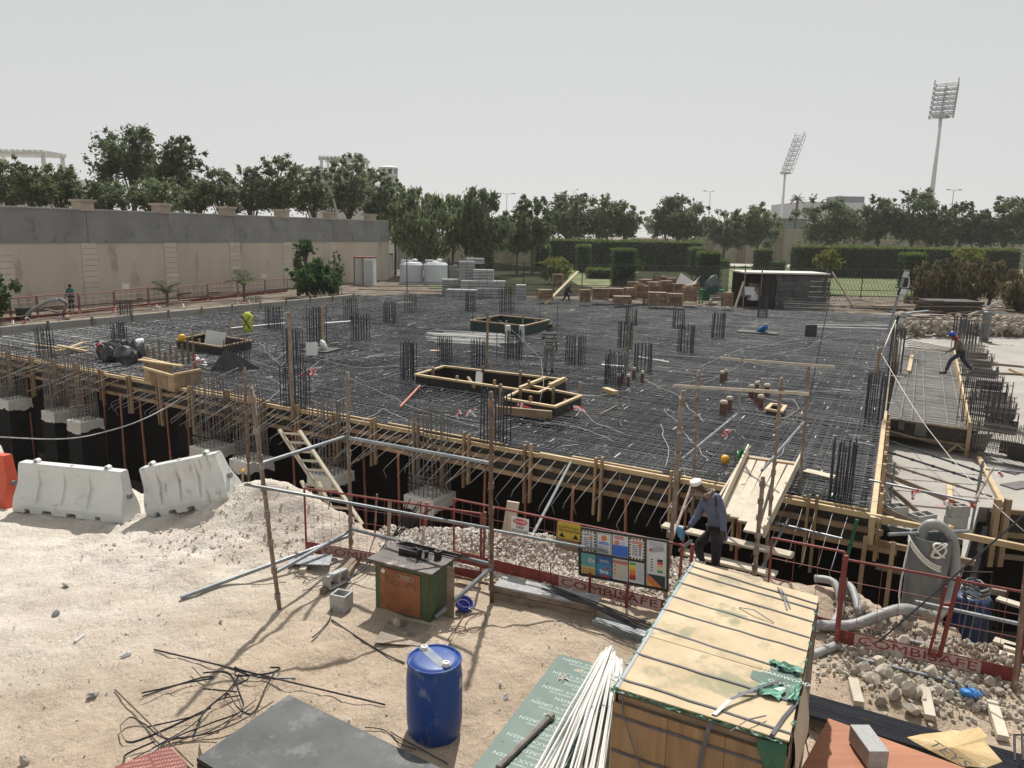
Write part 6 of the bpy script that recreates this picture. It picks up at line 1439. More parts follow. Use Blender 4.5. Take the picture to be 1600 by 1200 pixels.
# ============================================================ GREY DUCT, HOSES, PUMP
DZ = W(1447, 992, -.1)
dcb = W(1441, 950, -.35); dcb = Vector((dcb.x, dcb.y, -1.6))
topc = WY(1446, 836, dcb.y); rr = .30
du = thing('grey_duct', 'large grey plastic duct standing upright at the pit edge', 'duct', dcb)
n_ = 28; hh = topc.z - dcb.z; 
q = MB(); q.lathe([(rr * .97, 0), (rr, .2), (rr * 1.0, hh * .5), (rr * .99, hh)], dcb, n_, cap=False)
q.lathe([(rr * .95, hh), (rr * .95, hh - 1.0)], dcb, n_, cap=False); q.lathe([(rr * .99, hh), (rr * .95, hh)], dcb, n_, cap=False); q.build('duct_wall', pvc_grey, du, smooth=True)
q = MB(); q.lathe([(rr * .94, hh - .9), (rr * .94, hh - .88)], dcb, n_); q.build('dark_inside', black_void, du)
rod('duct_bar', topc + Vector((-.62, -.1, .04)), topc + Vector((.75, .15, .02)), .03, galv, 'grey tube laid through the top of the duct', 'scaffold tube')
H0 = topc + Vector((-.1, 0, -.2)); 
cable('thick_hose', [H0 + Vector((0, 0, -.4)), topc + Vector((-.05, 0, .05)), topc + Vector((.1, -.05, .2)), topc + Vector((.33, -.12, .02)), WY(1492, 875, dcb.y - .15), WY(1487, 925, dcb.y - .4), WY(1462, 962, dcb.y - .8), gz(W(1405, 983), .16), gz(W(1330, 988), .12), gz(W(1270, 985), .12)], .075, hose_mat, 'thick grey hose looping out of the duct and lying on the rubble', 'hose', n=12, sub=6)
cable('thick_hose', [gz(W(1270, 935), .1), gz(W(1300, 945), .12), gz(W(1312, 965), .12), gz(W(1300, 985), .1)], .055, hose_mat, 'grey hose bend showing beside the strapped stack', 'hose', n=10)
cable('thick_hose', [gz(W(1270, 1022), .06), gz(W(1295, 1015), .06), gz(W(1310, 1010), .06)], .06, hose_mat, 'short end of grey hose below the fence corner', 'hose', n=10)
cable('thick_hose', [gz(W(1315, 940), .1), gz(W(1328, 952), .14), gz(W(1340, 975), .12)], .05, hose_mat, 'grey hose behind the wrapped fence post', 'hose', n=10)
for k in range(3):
    pts = []
    for a in np.linspace(-2.9, .3, 14):
        t = (a + 2.9) / 3.2; x = rr * 1.04 * math.cos(a); y = rr * 1.04 * math.sin(a); pts.append(topc + Vector((x, y, -.05 - .42 * math.sin(t * math.pi * .8) + .035 * k)))
    cable('white_rope', pts, .014, rope_mat, 'white rope slung round the top of the grey duct', 'rope', 'ropes tied round the duct', sub=2)
pts = [topc + Vector((.05 + .10 * math.cos(a * 2.3), -rr * 1.08 + .02 * math.sin(a * 3), -.12 + .11 * math.sin(a * 1.7))) for a in np.linspace(0, 11, 34)]
cable('rope_knot', pts, .013, rope_mat, 'knotted white rope bunch on the front of the duct', 'rope', sub=2)
A = topc + Vector((-rr * 1.0, -.12, 0)); cable('white_rope', [A, WY(1405, 930, A.y - .3), WY(1412, 985, A.y - .8), gz(W(1418, 1012), .02)], .013, rope_mat, 'white rope hanging down the left side of the duct', 'rope', 'ropes tied round the duct')
pmp = thing('blue_pump', 'blue pump drum with hoses hanging in the pit behind the right fence', 'pump', W(1520, 960, -1))
pc = W(1520, 935, -.3); q = MB(); q.lathe([(.26, -1.1), (.28, 0), (.25, .05)], pc, 20); q.build('drum', mat('pump_blue', (.01, .035, .09), (.02, .06, .16), 4, .4), pmp, smooth=True)
for k in range(9):
    q = MB(); a0_ = uni(0, 6); q.tube([pc + Vector((.2 * math.cos(a0_ + t) * uni(.8, 1.1), .2 * math.sin(a0_ + t) - .05, .12 + .05 * k / 3 + .03 * math.sin(t * 3))) for t in np.linspace(0, 5, 12)], .016, 6); q.build('hose_coil', (galv, hose_mat, black_plastic)[k % 3], pmp, smooth=True)
for k in range(12):
    q = MB(); x = uni(-.25, .25); q.tube([pc + Vector((x, -.28, .1)), pc + Vector((x + uni(-.1, .1), -.35, -.6)), pc + Vector((x + uni(-.15, .15), -.3, -1.5))], .008, 4); q.build('hanging_wire', blk if k % 3 else bar_light, pmp)
q = MB(); q.tube([pc + Vector((-.25, 0, .15)), pc + Vector((-.25, 0, .45)), pc + Vector((.25, 0, .45)), pc + Vector((.25, 0, .15))], .015, 6); q.build('frame', blk, pmp)
for i, (a, b) in enumerate([((1553, 1000), (1590, 1012)), ((1540, 1015), (1590, 1030)), ((1568, 1010), (1600, 1018)), ((1558, 935), (1600, 948))]):
    plank('pale_board', W(*a, -.05 if i < 3 else -.3), W(*b, -.05 if i < 3 else -.3), .16, .04, board_mat, 'pale board lying at the right pit edge, %s of the group' % ORD[i], grp='pale boards at the right pit edge')
q = MB(); P = W(1318, 905, .55)
for k in range(14): a = uni(0, 6); q.tube([P + Vector((.05 * math.cos(a + t), .05 * math.sin(a + t), -.5 * t / 3 + uni(-.02, .02))) for t in np.linspace(0, 3, 8)], .009, 4)
tag(q.build('rope_wrap', mat('old_rope', (.10, .08, .06), (.2, .17, .12), 9, .9)), 'old rope wound round the dark red post', 'rope')

# ============================================================ BLACK BANDS ON THE SAND
bands = [[(186, 1138), (205, 1125), (228, 1133), (262, 1160), (330, 1142), (400, 1096)], [(186, 1138), (190, 1155), (210, 1160), (260, 1142), (330, 1110)], [(330, 1110), (305, 1125), (230, 1138)], [(222, 1088), (245, 1080), (290, 1080), (338, 1068), (310, 1068), (222, 1095)],
         [(315, 1054), (355, 1062), (376, 1088), (380, 1115), (330, 1130), (270, 1160), (215, 1195)], [(376, 1088), (340, 1098), (300, 1140), (240, 1175)], [(372, 1058), (360, 1080), (330, 1110), (318, 1120), (300, 1150)], [(400, 1052), (372, 1052), (372, 1060), (420, 1062), (440, 1052), (425, 1048)],
         [(352, 1096), (358, 1088), (372, 1110), (398, 1118), (415, 1080), (428, 1060)], [(345, 1150), (300, 1154), (262, 1160), (205, 1186)], [(368, 1052), (390, 1060), (365, 1075)], [(425, 1100), (400, 1122), (360, 1140), (320, 1152), (260, 1156)], [(300, 1052), (320, 1070)], [(318, 1083), (372, 1082)], [(350, 1052), (400, 1068), (420, 1060)], [(240, 1162), (200, 1178), (190, 1198)]]
for i, bpx in enumerate(bands):
    pts = gcurve(bpx, .02); P = [Vector(p) + Vector((uni(-.02, .02), uni(-.02, .02), uni(0, .06))) for p in pts]; out = []
    for j in range(len(P) - 1):
        p0 = P[max(j - 1, 0)]; p1 = P[j]; p2 = P[j + 1]; p3 = P[min(j + 2, len(P) - 1)]
        for k in range(6):
            t = k / 6; out.append(.5 * ((2 * p1) + (p2 - p0) * t + (2 * p0 - 5 * p1 + 4 * p2 - p3) * t * t + (3 * p1 - p0 - 3 * p2 + p3) * t ** 3))
    out.append(P[-1]); q = MB(); q.strip(out, .024, .004, (uni(-.6, .6), uni(-.6, .6), .6)); o = q.build('strapping_band', black_plastic); tag(o, 'curled black strapping band in the tangle on the sand', 'strapping band', 'tangle of black strapping bands')
    o.location.z += .005
rod('steel_rod', gz(W(241, 1019), .02), gz(W(602, 1111), .03), .011, blk, 'long straight black bar lying across the sand', 'rod', n=6)
rod('steel_rod', gz(W(180, 1081), .02), gz(W(302, 1199), .03), .010, rust_tube, 'long thin bar lying towards the lower left plywood corner', 'rod', n=6)
rod('steel_rod', gz(W(408, 1062), .02), gz(W(462, 1060), .02), .010, galv, 'short grey rod at the right end of the band tangle', 'rod', n=6)
cable('wire_scrap', gcurve([(570, 1145), (600, 1146), (625, 1170), (650, 1180)], .02), .006, blk, 'thin black wire between the grey plywood and the drum', 'wire')
cable('wire_scrap', gcurve([(610, 1150), (630, 1165), (700, 1199)], .02), .006, blk, 'second thin wire running under the drum shadow', 'wire')
for i, (px, py, r, m_, nm, lab) in enumerate([(117, 1003, .03, pvc_white, 'pipe_offcut', 'short white pipe offcut lying alone on the sand'), (198, 1029, .05, MT['white_bag_plastic'], 'paper_scrap', 'crumpled white scrap on the sand left of the bands'), (87, 964, .05, galv, 'foil_scrap', 'dark foil scrap on the left sand'),
                                      (145, 1088, .05, mat('grey_rag', (.2, .2, .19), (.3, .3, .29)), 'rag_scrap', 'small grey rag on the sand'), (38, 1190, .05, rock_m, 'stone', 'pale stone near the lower left corner'), (249, 967, .025, rock_m, 'stone', 'small dark stone on the sand'), (345, 974, .03, rock_m, 'stone', 'small white stone left of the leaning upright'),
                                      (781, 1072, .03, MT['white_bag_plastic'], 'paper_scrap', 'tiny white cube scrap right of the drum'), (791, 1096, .04, MT['white_bag_plastic'], 'paper_scrap', 'clear plastic cup scrap right of the drum'), (103, 920, .04, MT['grey_rag'] if 'grey_rag' in MT else rock_m, 'rag_scrap', 'dark scrap on the upper left sand')]):
    q = MB(); P = gz(W(px, py), r * .5)
    if nm == 'pipe_offcut': q.tube([P, P + Vector((.03, .16, .01))], .022, 10)
    else: q.blob(P, r, 2, .3, (1.4, .8, .5))
    tag(q.build(nm, m_), lab, 'scrap' if nm != 'stone' else 'stone')
# ============================================================ BOUNDARY WALL ON THE LEFT
wA, wB = W(0, 487), W(590, 438); wd_ = (wB - wA).normalized(); wn_ = Vector((wd_.y, -wd_.x, 0))
if wn_.x < 0: wn_ = -wn_
def wl(px, py): return onp(px, py, wA, wB)
ztop0 = wl(0, 322).z; zmid = wl(0, 380).z; ztopR = wl(588, 346).z
H_ = (ztop0 + ztopR) / 2; Wm = zmid
W0 = wA - wd_ * 14; W1 = wB + wd_ * 2
bw = thing('boundary_wall', 'tall beige boundary wall with a grey cement upper band on the left', 'wall', wA)
beige = mat('beige_render', (.47, .40, .32), (.56, .48, .39), .35, .9, bump=.1, stretch=(1, 1, .35), spots=(.33, .275, .225), sscale=.6, sth=.60, vary=0)
beige2 = mat('beige_block', (.52, .455, .385), (.60, .53, .45), .8, .9, vary=.06)
cemt = mat('grey_cement_render', (.19, .19, .185), (.27, .27, .26), .5, .9, spots=(.15, .15, .147), sscale=.9, sth=.6, vary=.05)
q = MB(); q.bar(W0 + Vector((0, 0, Wm / 2)), W1 + Vector((0, 0, Wm / 2)), .3, Wm); q.build('lower_wall', beige, bw)
pil = [-70, 2, 137, 264, 365, 447, 518, 582]; ts = [(wl(p, 400) - wA).dot(wd_) for p in pil]
prev = -14.0
for i, t in enumerate(ts + [(W1 - wA).dot(wd_)]):
    a = wA + wd_ * prev; b = wA + wd_ * (t - .03); out = wn_ * (.02 if i % 2 else .0)
    q = MB(); q.bar(a + out + Vector((0, 0, (Wm + H_) / 2)), b + out + Vector((0, 0, (Wm + H_) / 2)), .42, H_ - Wm); q.build('cement_panel', cemt, bw); prev = t
q = MB(); q.bar(W0 + Vector((0, 0, H_ + .05)), W1 + Vector((0, 0, H_ + .05)), .5, .07); q.build('coping', white_paint if False else mat('pale_coping', (.36, .34, .30), (.44, .42, .38), 1, .8), bw)
q = MB(); L_ = (W1 - W0).length; t = 0
while t < L_: q.box(W0 + wd_ * t + Vector((0, 0, H_ + .005)) + wn_ * .22, (.14, .14, .08), Euler((0, 0, math.atan2(wd_.y, wd_.x))).to_matrix()); t += .34
q.build('coping_dentils', MT['pale_coping'], bw, kind='stuff')
for i, t in enumerate(ts[:-1]):
    P = wA + wd_ * t + wn_ * .16
    zc = 0; n_ = 11; hh_ = Wm / n_
    for k in range(n_ - (1 if i == 1 else 0)):
        q = MB(); q.box(P + Vector((0, 0, hh_ * (k + .5))), (1.15 - .04 * (k % 2), .10, hh_ - .03), Euler((0, 0, math.atan2(wd_.y, wd_.x))).to_matrix()); q.build('pilaster_block', beige2, bw)
capm = mat('cap_stone', (.36, .30, .23), (.44, .37, .29), 1, .9)
for i, px in enumerate([131, 253, 355, 441, 516, 579]):
    P = wl(px, 322); P.z = H_; o = thing('wall_pier_cap', 'beige block pier cap on the boundary wall, %s from the left' % ORD[i], 'pier cap', P, 'pier caps on the boundary wall', math.atan2(wd_.y, wd_.x))
    q = MB(); q.box((0, .1, .25), (1.0, .9, .62)); q.build('pier', capm, o, local=True); q = MB(); q.box((0, .1, .62), (1.25, 1.15, .16)); q.build('cap_slab', capm, o, local=True)
q = MB(); t = ts[4] + .8; 
# kerb wall along the left slab edge
kA, kB = W(-60, 529, SZ), W(560, 467, SZ)
q = MB(); q.bar(kA + Vector((0, 0, .16)), kB + Vector((0, 0, .16)), .28, .36); kb_ = q.build('kerb_wall', mat('kerb_concrete', (.24, .235, .21), (.31, .30, .275), 1.2, .85, spots=(.17, .165, .15), sscale=1.5, sth=.6)); tag(kb_, 'low grey concrete kerb wall along the left side of the slab', 'kerb wall')
q = MB(); q.bar(kA + Vector((0, 0, .355)), kB + Vector((0, 0, .355)), .10, .02); q.build('kerb_batten', board_mat, kb_)
kd = (kB - kA).normalized(); kn = Vector((kd.y, -kd.x, 0)); kn = kn if kn.x > 0 else -kn
q = MB(); q.bar(kA + kn * .2 + Vector((0, 0, .0)), kB + kn * .2, .05, .06); q.build('foot_batten', board_mat, kb_)
for t in range(2, 36, 3):
    P = kA.lerp(kB, t / 36.0) + kn * .17; q = MB(); q.box(P + Vector((0, 0, .2)), (.10, .06, .5)); q.build('peg', timber_old, kb_)
# far red fence panels along the wall
fx = [-30, 18, 60, 125, 180, 233, 280, 325, 372, 415, 450]
for i in range(len(fx) - 1):
    a, b = W(fx[i] + 1, 503 - .105 * fx[i]), W(fx[i + 1] - 1, 503 - .105 * fx[i + 1])
    fence(a, b, 1.25 if i % 3 else 1.15, 'far red mesh fence panel in front of the boundary wall, %s from the left' % ORD[i], toe=True, wires=(.45, .3), wr=.008, r=.028, grp='far red fence panels', wirecap=18)
for i, px in enumerate([200, 415]):
    P = W(px, 500 - .105 * px); q = MB(); q.box(P + Vector((0, -.1, 1.35)), (.45, .03, .35)); tag(q.build('small_sign', print_white), 'small white sign on the far red fence, %s one' % ('left' if i == 0 else 'right'), 'sign')
for i, (px, py) in enumerate([(20, 500), (42, 497), (95, 492), (118, 480), (245, 476), (284, 474), (182, 478), (372, 470), (395, 468)]):
    tape_knot(W(px, py, .9), .8, 'red and white tape on the far fence line, %s in the row' % ORD[i], 3)
for i, (a, b, z) in enumerate([((0, 497), (330, 470), .7), ((250, 476), (560, 458), .8), ((0, 505), (250, 482), .25), ((560, 447), (1140, 450), 1.2), ((560, 452), (900, 462), .8)]):
    rod('guard_rail_tube', W(*a, z), W(*b, z), .03, rust_tube, ['upper guard tube in front of the far red fence', 'long guard tube beyond the kerb wall', 'low guard tube at the far left', 'thin guard tube before the tanks and crates', 'lower guard tube before the block pallets'][i], 'scaffold tube', n=5)
def litter(n, fn, L0, L1, mts, name, lab, cat, grp, z=.1):
    for i in range(n):
        P = fn(); a = uni(-.5, .5) if rnd() < .8 else uni(0, 3); l = uni(L0, L1); v = Vector((math.cos(a), math.sin(a), 0)) * l / 2
        o = MB().bar(P - v + Vector((0, 0, z)), P + v + Vector((0, 0, z + uni(-.02, .25))), uni(.1, .5), uni(.04, .12)).build(name, random.choice(mts)); tag(o, lab, cat, grp)
litter(44, lambda: W(uni(560, 1400), 471 + abs(uni(0, 1)) * 14 + (8 if rnd() < .2 else 0), .15), .8, 3.2, [timber_old, board_mat, timber, timber_old, film_ply], 'site_timber', 'piece of timber or board lying along the far edge of the slab', 'timber', 'timbers along the far slab edge')
litter(26, lambda: W(uni(0, 560), 500 - .105 * uni(0, 560) + uni(-4, 3), .05), .8, 2.5, [timber_old, film_ply, rust_tube], 'site_scrap', 'dark scrap timber lying along the foot of the far red fence', 'timber', 'scrap along the far red fence')
litter(34, lambda: W(uni(1290, 1600), 484 + uni(-5, 12), .1), .8, 4.0, [timber_old, board_mat, rust_tube, film_ply, galv], 'site_timber', 'tangled boards and tubes behind the right end of the slab', 'timber', 'tangle behind the right end of the slab')
litter(10, lambda: W(uni(1000, 1140), 470 + uni(-3, 4), .1), 1, 3, [timber_old, film_ply], 'site_timber', 'dark board lying in front of the wooden crates', 'timber', 'boards in front of the crates')

# ============================================================ TREES
def leaf_cloud(centres, radii, n, size, flat=.8, droop=0.0, squash=1.0, rng=RNG):
    c = np.array([tuple(p) for p in centres]); r = np.array(radii); w_ = r ** 2; w_ /= w_.sum()
    k = rng.choice(len(c), n, p=w_); d = rng.normal(size=(n, 3)); d /= np.linalg.norm(d, axis=1)[:, None]
    rad = np.clip(np.abs(rng.normal(size=n)) * .62, 0, 1.7); P = c[k] + d * (rad * r[k])[:, None] * np.array([1, 1, flat])
    if droop: P[:, 2] -= droop * rng.random(n) ** 2 * r[k] * 1.2
    a = rng.normal(size=(n, 3)); a /= np.linalg.norm(a, axis=1)[:, None]
    b = np.cross(a, rng.normal(size=(n, 3))); b /= np.linalg.norm(b, axis=1)[:, None]
    if droop: a = a * .5 + np.array([0, 0, -1.0]) * droop; a /= np.linalg.norm(a, axis=1)[:, None]; b = np.cross(a, b); b /= np.linalg.norm(b, axis=1)[:, None]
    s_ = size * (.5 + rng.random(n))[:, None]; a = a * s_ * (1.4 if droop else 1); b = b * s_ * .5 * squash
    V = np.stack([P - a, P + b, P + a, P - b], 1).reshape(-1, 3); F_ = np.arange(4 * n).reshape(n, 4); return V, F_
def leafmat(name, c1, c2, c3):
    M = mat(name, c1, c2, .55, .75, vary=.10, spots=c3, sscale=2.2, sth=.58, trans=.5, spec=.15); return M
lf = [leafmat('leaf_olive', (.10, .125, .060), (.155, .19, .09), (.20, .235, .12)), leafmat('leaf_dark', (.075, .10, .055), (.13, .16, .08), (.17, .20, .10)),
      leafmat('leaf_grey', (.12, .135, .08), (.18, .20, .12), (.22, .24, .15)), leafmat('leaf_yellow', (.12, .14, .03), (.22, .23, .06), (.30, .28, .09)), leafmat('leaf_dry', (.10, .08, .045), (.17, .135, .075), (.11, .12, .05)),
      leafmat('leaf_fresh', (.03, .07, .02), (.07, .13, .035), (.16, .21, .08))]
bark = mat('bark', (.07, .055, .04), (.13, .105, .08), 4, .9, bump=.5)
def tree(cx, ty, by, wpx, Y, lab, m_=0, n=5000, ls=None, base=0.0, shape='round', trunk=True, grp='trees around the site', name='tree', lobes=None, droop=0.0, trz=None):
    C0 = WY(cx, by, Y); T0 = WY(cx, ty, Y); rx = wpx / 2 / FPX * Y * 1.0; zb, zt = C0.z, T0.z; ls = ls or max(.10, .0022 * Y)
    o = thing(name, lab, 'tree', (C0.x, Y, base), grp); cs = []; rs_ = []; hz = zt - zb
    nl = lobes or 34
    for i in range(nl):
        a = uni(0, 6.283); u = (i + .5) / nl; z = zb + hz * (.14 + .78 * u)
        env = math.sin(math.pi * min(1, (.10 + .86 * u)) ** .85) ** .55 if shape == 'round' else (1.0 - .45 * u)
        rr_ = rx * env * math.sqrt(uni(.06, .80)); lr = uni(.15, .30) * min(rx, hz) * (1.15 - .45 * u)
        cs.append(Vector((C0.x + rr_ * math.cos(a), Y + rr_ * math.sin(a), min(z, zt - lr * .8)))); rs_.append(lr)
    for i in range(4): cs.append(Vector((C0.x + uni(-.3, .3) * rx, Y + uni(-.3, .3) * rx, zb + hz * uni(.3, .6)))); rs_.append(min(rx, hz) * .42)
    for i in range(22):                                   # wispy leaders that break the outline
        a = uni(0, 6.283); u = uni(.35, 1.0); e = rx * uni(.75, 1.02) * (1 if u < .8 else .5); cs.append(Vector((C0.x + e * math.cos(a), Y + e * math.sin(a) * .8, zb + hz * u))); rs_.append(min(rx, hz) * uni(.06, .13))
    V, F_ = leaf_cloud(cs, rs_, n, ls, .85, droop); V = V - np.array([C0.x, Y, base])
    link('crown', np_mesh('crown', V, F_, lf[m_]), parent=o)
    if trunk:
        q = MB(); top = Vector((0, 0, (zb + hz * .35) - base)); tr_ = max(.12, rx * .05)
        q.tube([(0, 0, -.3), (uni(-.1, .1), uni(-.1, .1), top.z * .5), top], [tr_ * 1.3, tr_, tr_ * .7], 8)
        for c in cs[::3]:
            e = c - Vector((C0.x, Y, base)); q.tube([top * uni(.5, 1.0), top.lerp(e, .5) + Vector((uni(-.2, .2), 0, uni(-.2, .3))), e], [tr_ * .5, tr_ * .32, tr_ * .12], 5)
        q.build('trunk', bark, o, local=True)
    return o
T_ = [ # cx, top, bottom, width, Y, label, mat, n
 (12, 246, 326, 70, 62, 'grey green tree at the left edge in front of the white pergola house', 2, 5200), (52, 255, 326, 60, 60, 'olive tree above the boundary wall near the left edge', 0, 4200), (95, 258, 325, 66, 63, 'round tree left of the first gap of sky above the wall', 0, 4800),
 (208, 195, 298, 108, 70, 'tallest tree with an airy crown above the boundary wall', 1, 9000), (283, 212, 300, 62, 71, 'tall narrow tree touching the tallest tree on its right', 1, 4600), (165, 282, 330, 72, 62, 'low dark tree under the tallest tree at the second pier', 1, 4000), (245, 278, 332, 90, 64, 'low olive tree below the tall pair', 0, 4600),
 (312, 280, 334, 50, 66, 'small tree between the tall pair and the leafy row', 0, 3000), (348, 262, 336, 66, 70, 'grey tree left in the leafy row', 2, 4600), (392, 258, 336, 60, 72, 'grey tree in the middle of the leafy row', 2, 4200), (436, 242, 336, 80, 74, 'highest tree in the leafy row right of the third pier', 0, 6400),
 (492, 262, 338, 60, 76, 'grey green tree just left of the curved street lamp', 2, 4200), (545, 242, 340, 78, 78, 'tree in front of the pergola roof', 2, 6400), (592, 262, 345, 50, 80, 'tree in front of the white tower', 1, 3800), (617, 285, 395, 60, 84, 'weeping tree at the right end of the boundary wall', 0, 4800)]
for a in T_: tree(a[0], a[1], a[2], a[3] * 1.24, max(a[4], wl(a[0], 400).y + 7), a[5], m_=a[6], n=int(a[7] * 1.35), grp='trees behind the boundary wall', base=.0)
T2 = [(655, 288, 402, 96, 90, 'weeping tree left of the far street lamp with a visible leaning trunk', 0, 8000, .8), (708, 300, 402, 66, 94, 'weeping tree behind the white tanks', 0, 5200, .8), (752, 292, 400, 84, 95, 'large weeping tree just left of the twin arm street lamp', 1, 7400, .6),
 (808, 330, 402, 36, 100, 'small tree under the twin arm street lamp', 1, 2400, .3), (832, 306, 398, 62, 104, 'tree right of the twin arm street lamp', 1, 5200, .2), (888, 300, 378, 84, 135, 'dark round tree behind the long left hedge', 1, 6400, 0), (935, 306, 378, 60, 136, 'tree in the middle behind the long left hedge', 0, 4600, 0),
 (975, 314, 376, 52, 138, 'lower tree at the right of the group behind the left hedge', 1, 3800, 0), (1060, 304, 378, 74, 140, 'full dark tree standing alone above the right part of the left hedge', 1, 6800, 0), (1040, 312, 378, 40, 141, 'side crown left of the lone dark tree', 1, 2800, 0),
 (1131, 328, 392, 62, 142, 'rounded grey tree with a thin visible trunk left of the left floodlight', 2, 4600, 0), (1183, 318, 393, 60, 143, 'tree with a visible trunk just left of the left floodlight mast', 0, 5200, 0), (1293, 312, 383, 92, 140, 'spreading tree in front of the white building', 1, 7400, 0),
 (1372, 308, 383, 60, 138, 'dark tree right of the white building', 1, 5400, 0), (1424, 297, 385, 76, 137, 'highest dark tree left of the right floodlight mast', 1, 6800, 0), (1462, 330, 388, 50, 136, 'low dark tree at the foot of the right floodlight mast', 1, 3400, 0),
 (1498, 312, 388, 50, 136, 'tree below the right street lamp', 1, 4200, 0), (1532, 330, 388, 44, 135, 'low tree right of the right street lamp', 1, 3000, 0), (1568, 308, 388, 70, 134, 'tree near the right picture edge', 1, 6200, 0), (1606, 312, 388, 50, 134, 'tree cut by the right picture edge', 1, 4000, 0)]
for a in T2: tree(a[0], a[1], a[2], a[3] * 1.25, a[4], a[5], m_=a[6], n=int(a[7] * 1.35), droop=a[8], grp='trees beyond the garden', base=0)
for i in range(26):
    cx = 560 + i * 42; tree(cx + uni(-12, 12), 333 + .012 * (cx - 800) + uni(-4, 6), 362 + .018 * (cx - 800), uni(46, 74), 300 + uni(-30, 60), 'low hazy tree in the far tree line at the horizon, %s from the left' % ORD[i], 2 if i % 2 else 0, 1500, ls=.55, trunk=False, grp='far hazy tree line', lobes=10)
# hedges
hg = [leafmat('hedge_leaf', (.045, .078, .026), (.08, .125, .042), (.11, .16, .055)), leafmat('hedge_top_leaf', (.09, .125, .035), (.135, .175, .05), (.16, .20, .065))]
def hedge(x0, x1, ty, by, lab, depth=2.0, Y=None, n=None, ls=None, grp='clipped hedges'):
    xm = (x0 + x1) / 2; B = W(xm, by, .02); Y = Y or B.y; a = WY(x0, by, Y); b = WY(x1, by, Y); zt = WY(xm, ty, Y).z
    o = thing('hedge', lab, 'hedge', (a.x, Y, 0), grp); w_ = b.x - a.x; ls = ls or .0013 * Y; zt = max(zt, .4)
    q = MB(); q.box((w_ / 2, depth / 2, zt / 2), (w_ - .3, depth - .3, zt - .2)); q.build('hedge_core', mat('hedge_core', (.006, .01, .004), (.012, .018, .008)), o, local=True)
    A = w_ * zt + w_ * depth + depth * zt; n = n or int(min(12000, A / (ls * ls) * .9)); r_ = RNG; P = np.zeros((n, 3)); s_ = r_.random(n) * A
    m1 = s_ < w_ * zt; m2 = (~m1) & (s_ < w_ * zt + w_ * depth); m3 = ~(m1 | m2)
    P[:, 0] = r_.random(n) * w_; P[:, 1] = r_.random(n) * depth; P[:, 2] = r_.random(n) * zt
    P[m1, 1] = 0; P[m2, 2] = zt; P[m3, 0] = np.where(r_.random(m3.sum()) < .5, 0, w_); P += r_.normal(size=(n, 3)) * ls * .8
    P[:, 1] += (vnoise(P[:, 0] + 3, P[:, 2], 1.4, 33)) * .35; P[:, 2] += vnoise(P[:, 0], P[:, 1], 1.6, 31) * .25 * (P[:, 2] > zt * .8)
    a_ = r_.normal(size=(n, 3)); a_ /= np.linalg.norm(a_, axis=1)[:, None]; b_ = np.cross(a_, r_.normal(size=(n, 3))); b_ /= np.linalg.norm(b_, axis=1)[:, None]
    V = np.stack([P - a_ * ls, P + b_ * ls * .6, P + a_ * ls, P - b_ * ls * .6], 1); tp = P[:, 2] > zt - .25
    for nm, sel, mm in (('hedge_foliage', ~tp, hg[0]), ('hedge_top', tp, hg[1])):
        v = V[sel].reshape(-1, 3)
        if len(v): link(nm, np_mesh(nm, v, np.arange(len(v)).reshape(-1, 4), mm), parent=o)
    return o
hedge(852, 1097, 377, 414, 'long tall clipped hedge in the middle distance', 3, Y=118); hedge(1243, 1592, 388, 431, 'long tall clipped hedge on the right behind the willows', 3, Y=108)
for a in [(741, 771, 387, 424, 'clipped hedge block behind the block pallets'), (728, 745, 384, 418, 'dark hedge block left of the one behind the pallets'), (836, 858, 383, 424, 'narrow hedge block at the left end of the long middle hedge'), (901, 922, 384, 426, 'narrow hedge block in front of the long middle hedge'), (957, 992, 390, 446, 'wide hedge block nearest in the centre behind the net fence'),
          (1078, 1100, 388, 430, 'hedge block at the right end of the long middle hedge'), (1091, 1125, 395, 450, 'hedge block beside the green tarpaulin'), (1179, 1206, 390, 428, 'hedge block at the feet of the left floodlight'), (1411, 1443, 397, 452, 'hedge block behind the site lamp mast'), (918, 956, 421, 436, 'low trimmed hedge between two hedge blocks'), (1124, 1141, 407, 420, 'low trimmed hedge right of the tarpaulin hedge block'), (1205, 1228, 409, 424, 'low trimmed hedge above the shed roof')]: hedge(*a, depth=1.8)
tree(868, 402, 440, 58, 82, 'yellow green rounded bush behind the net fence', 3, 3800, trunk=False, name='bush', grp='garden shrubs', ls=.13); tree(1291, 388, 424, 46, 76, 'yellowish feathery shrub above the right end of the shed', 3, 2200, name='bush', grp='garden shrubs', ls=.13); tree(995, 405, 425, 26, 100, 'small green shrub behind the central hedge block', 5, 1200, trunk=False, name='bush', grp='garden shrubs', ls=.14)
tree(1512, 386, 412, 50, 78, 'pale yellow creeper on top of the willow columns', 3, 1500, trunk=False, name='bush', grp='garden shrubs', ls=.14)
for i, (cx, ty, by, w_, Y) in enumerate([(1443, 404, 474, 38, 66), (1470, 404, 476, 26, 66.5), (1500, 400, 478, 44, 66), (1545, 406, 460, 40, 65), (1590, 418, 485, 48, 60), (1610, 392, 470, 34, 66)]):
    tree(cx, ty, by + 8, w_ * 1.5, Y, 'brownish weeping shrub column on the right, %s from the left' % ORD[i], 4 if i != 2 else 4, 5200, droop=1.1, name='weeping_shrub', grp='brown weeping shrubs', ls=.10, shape='col')
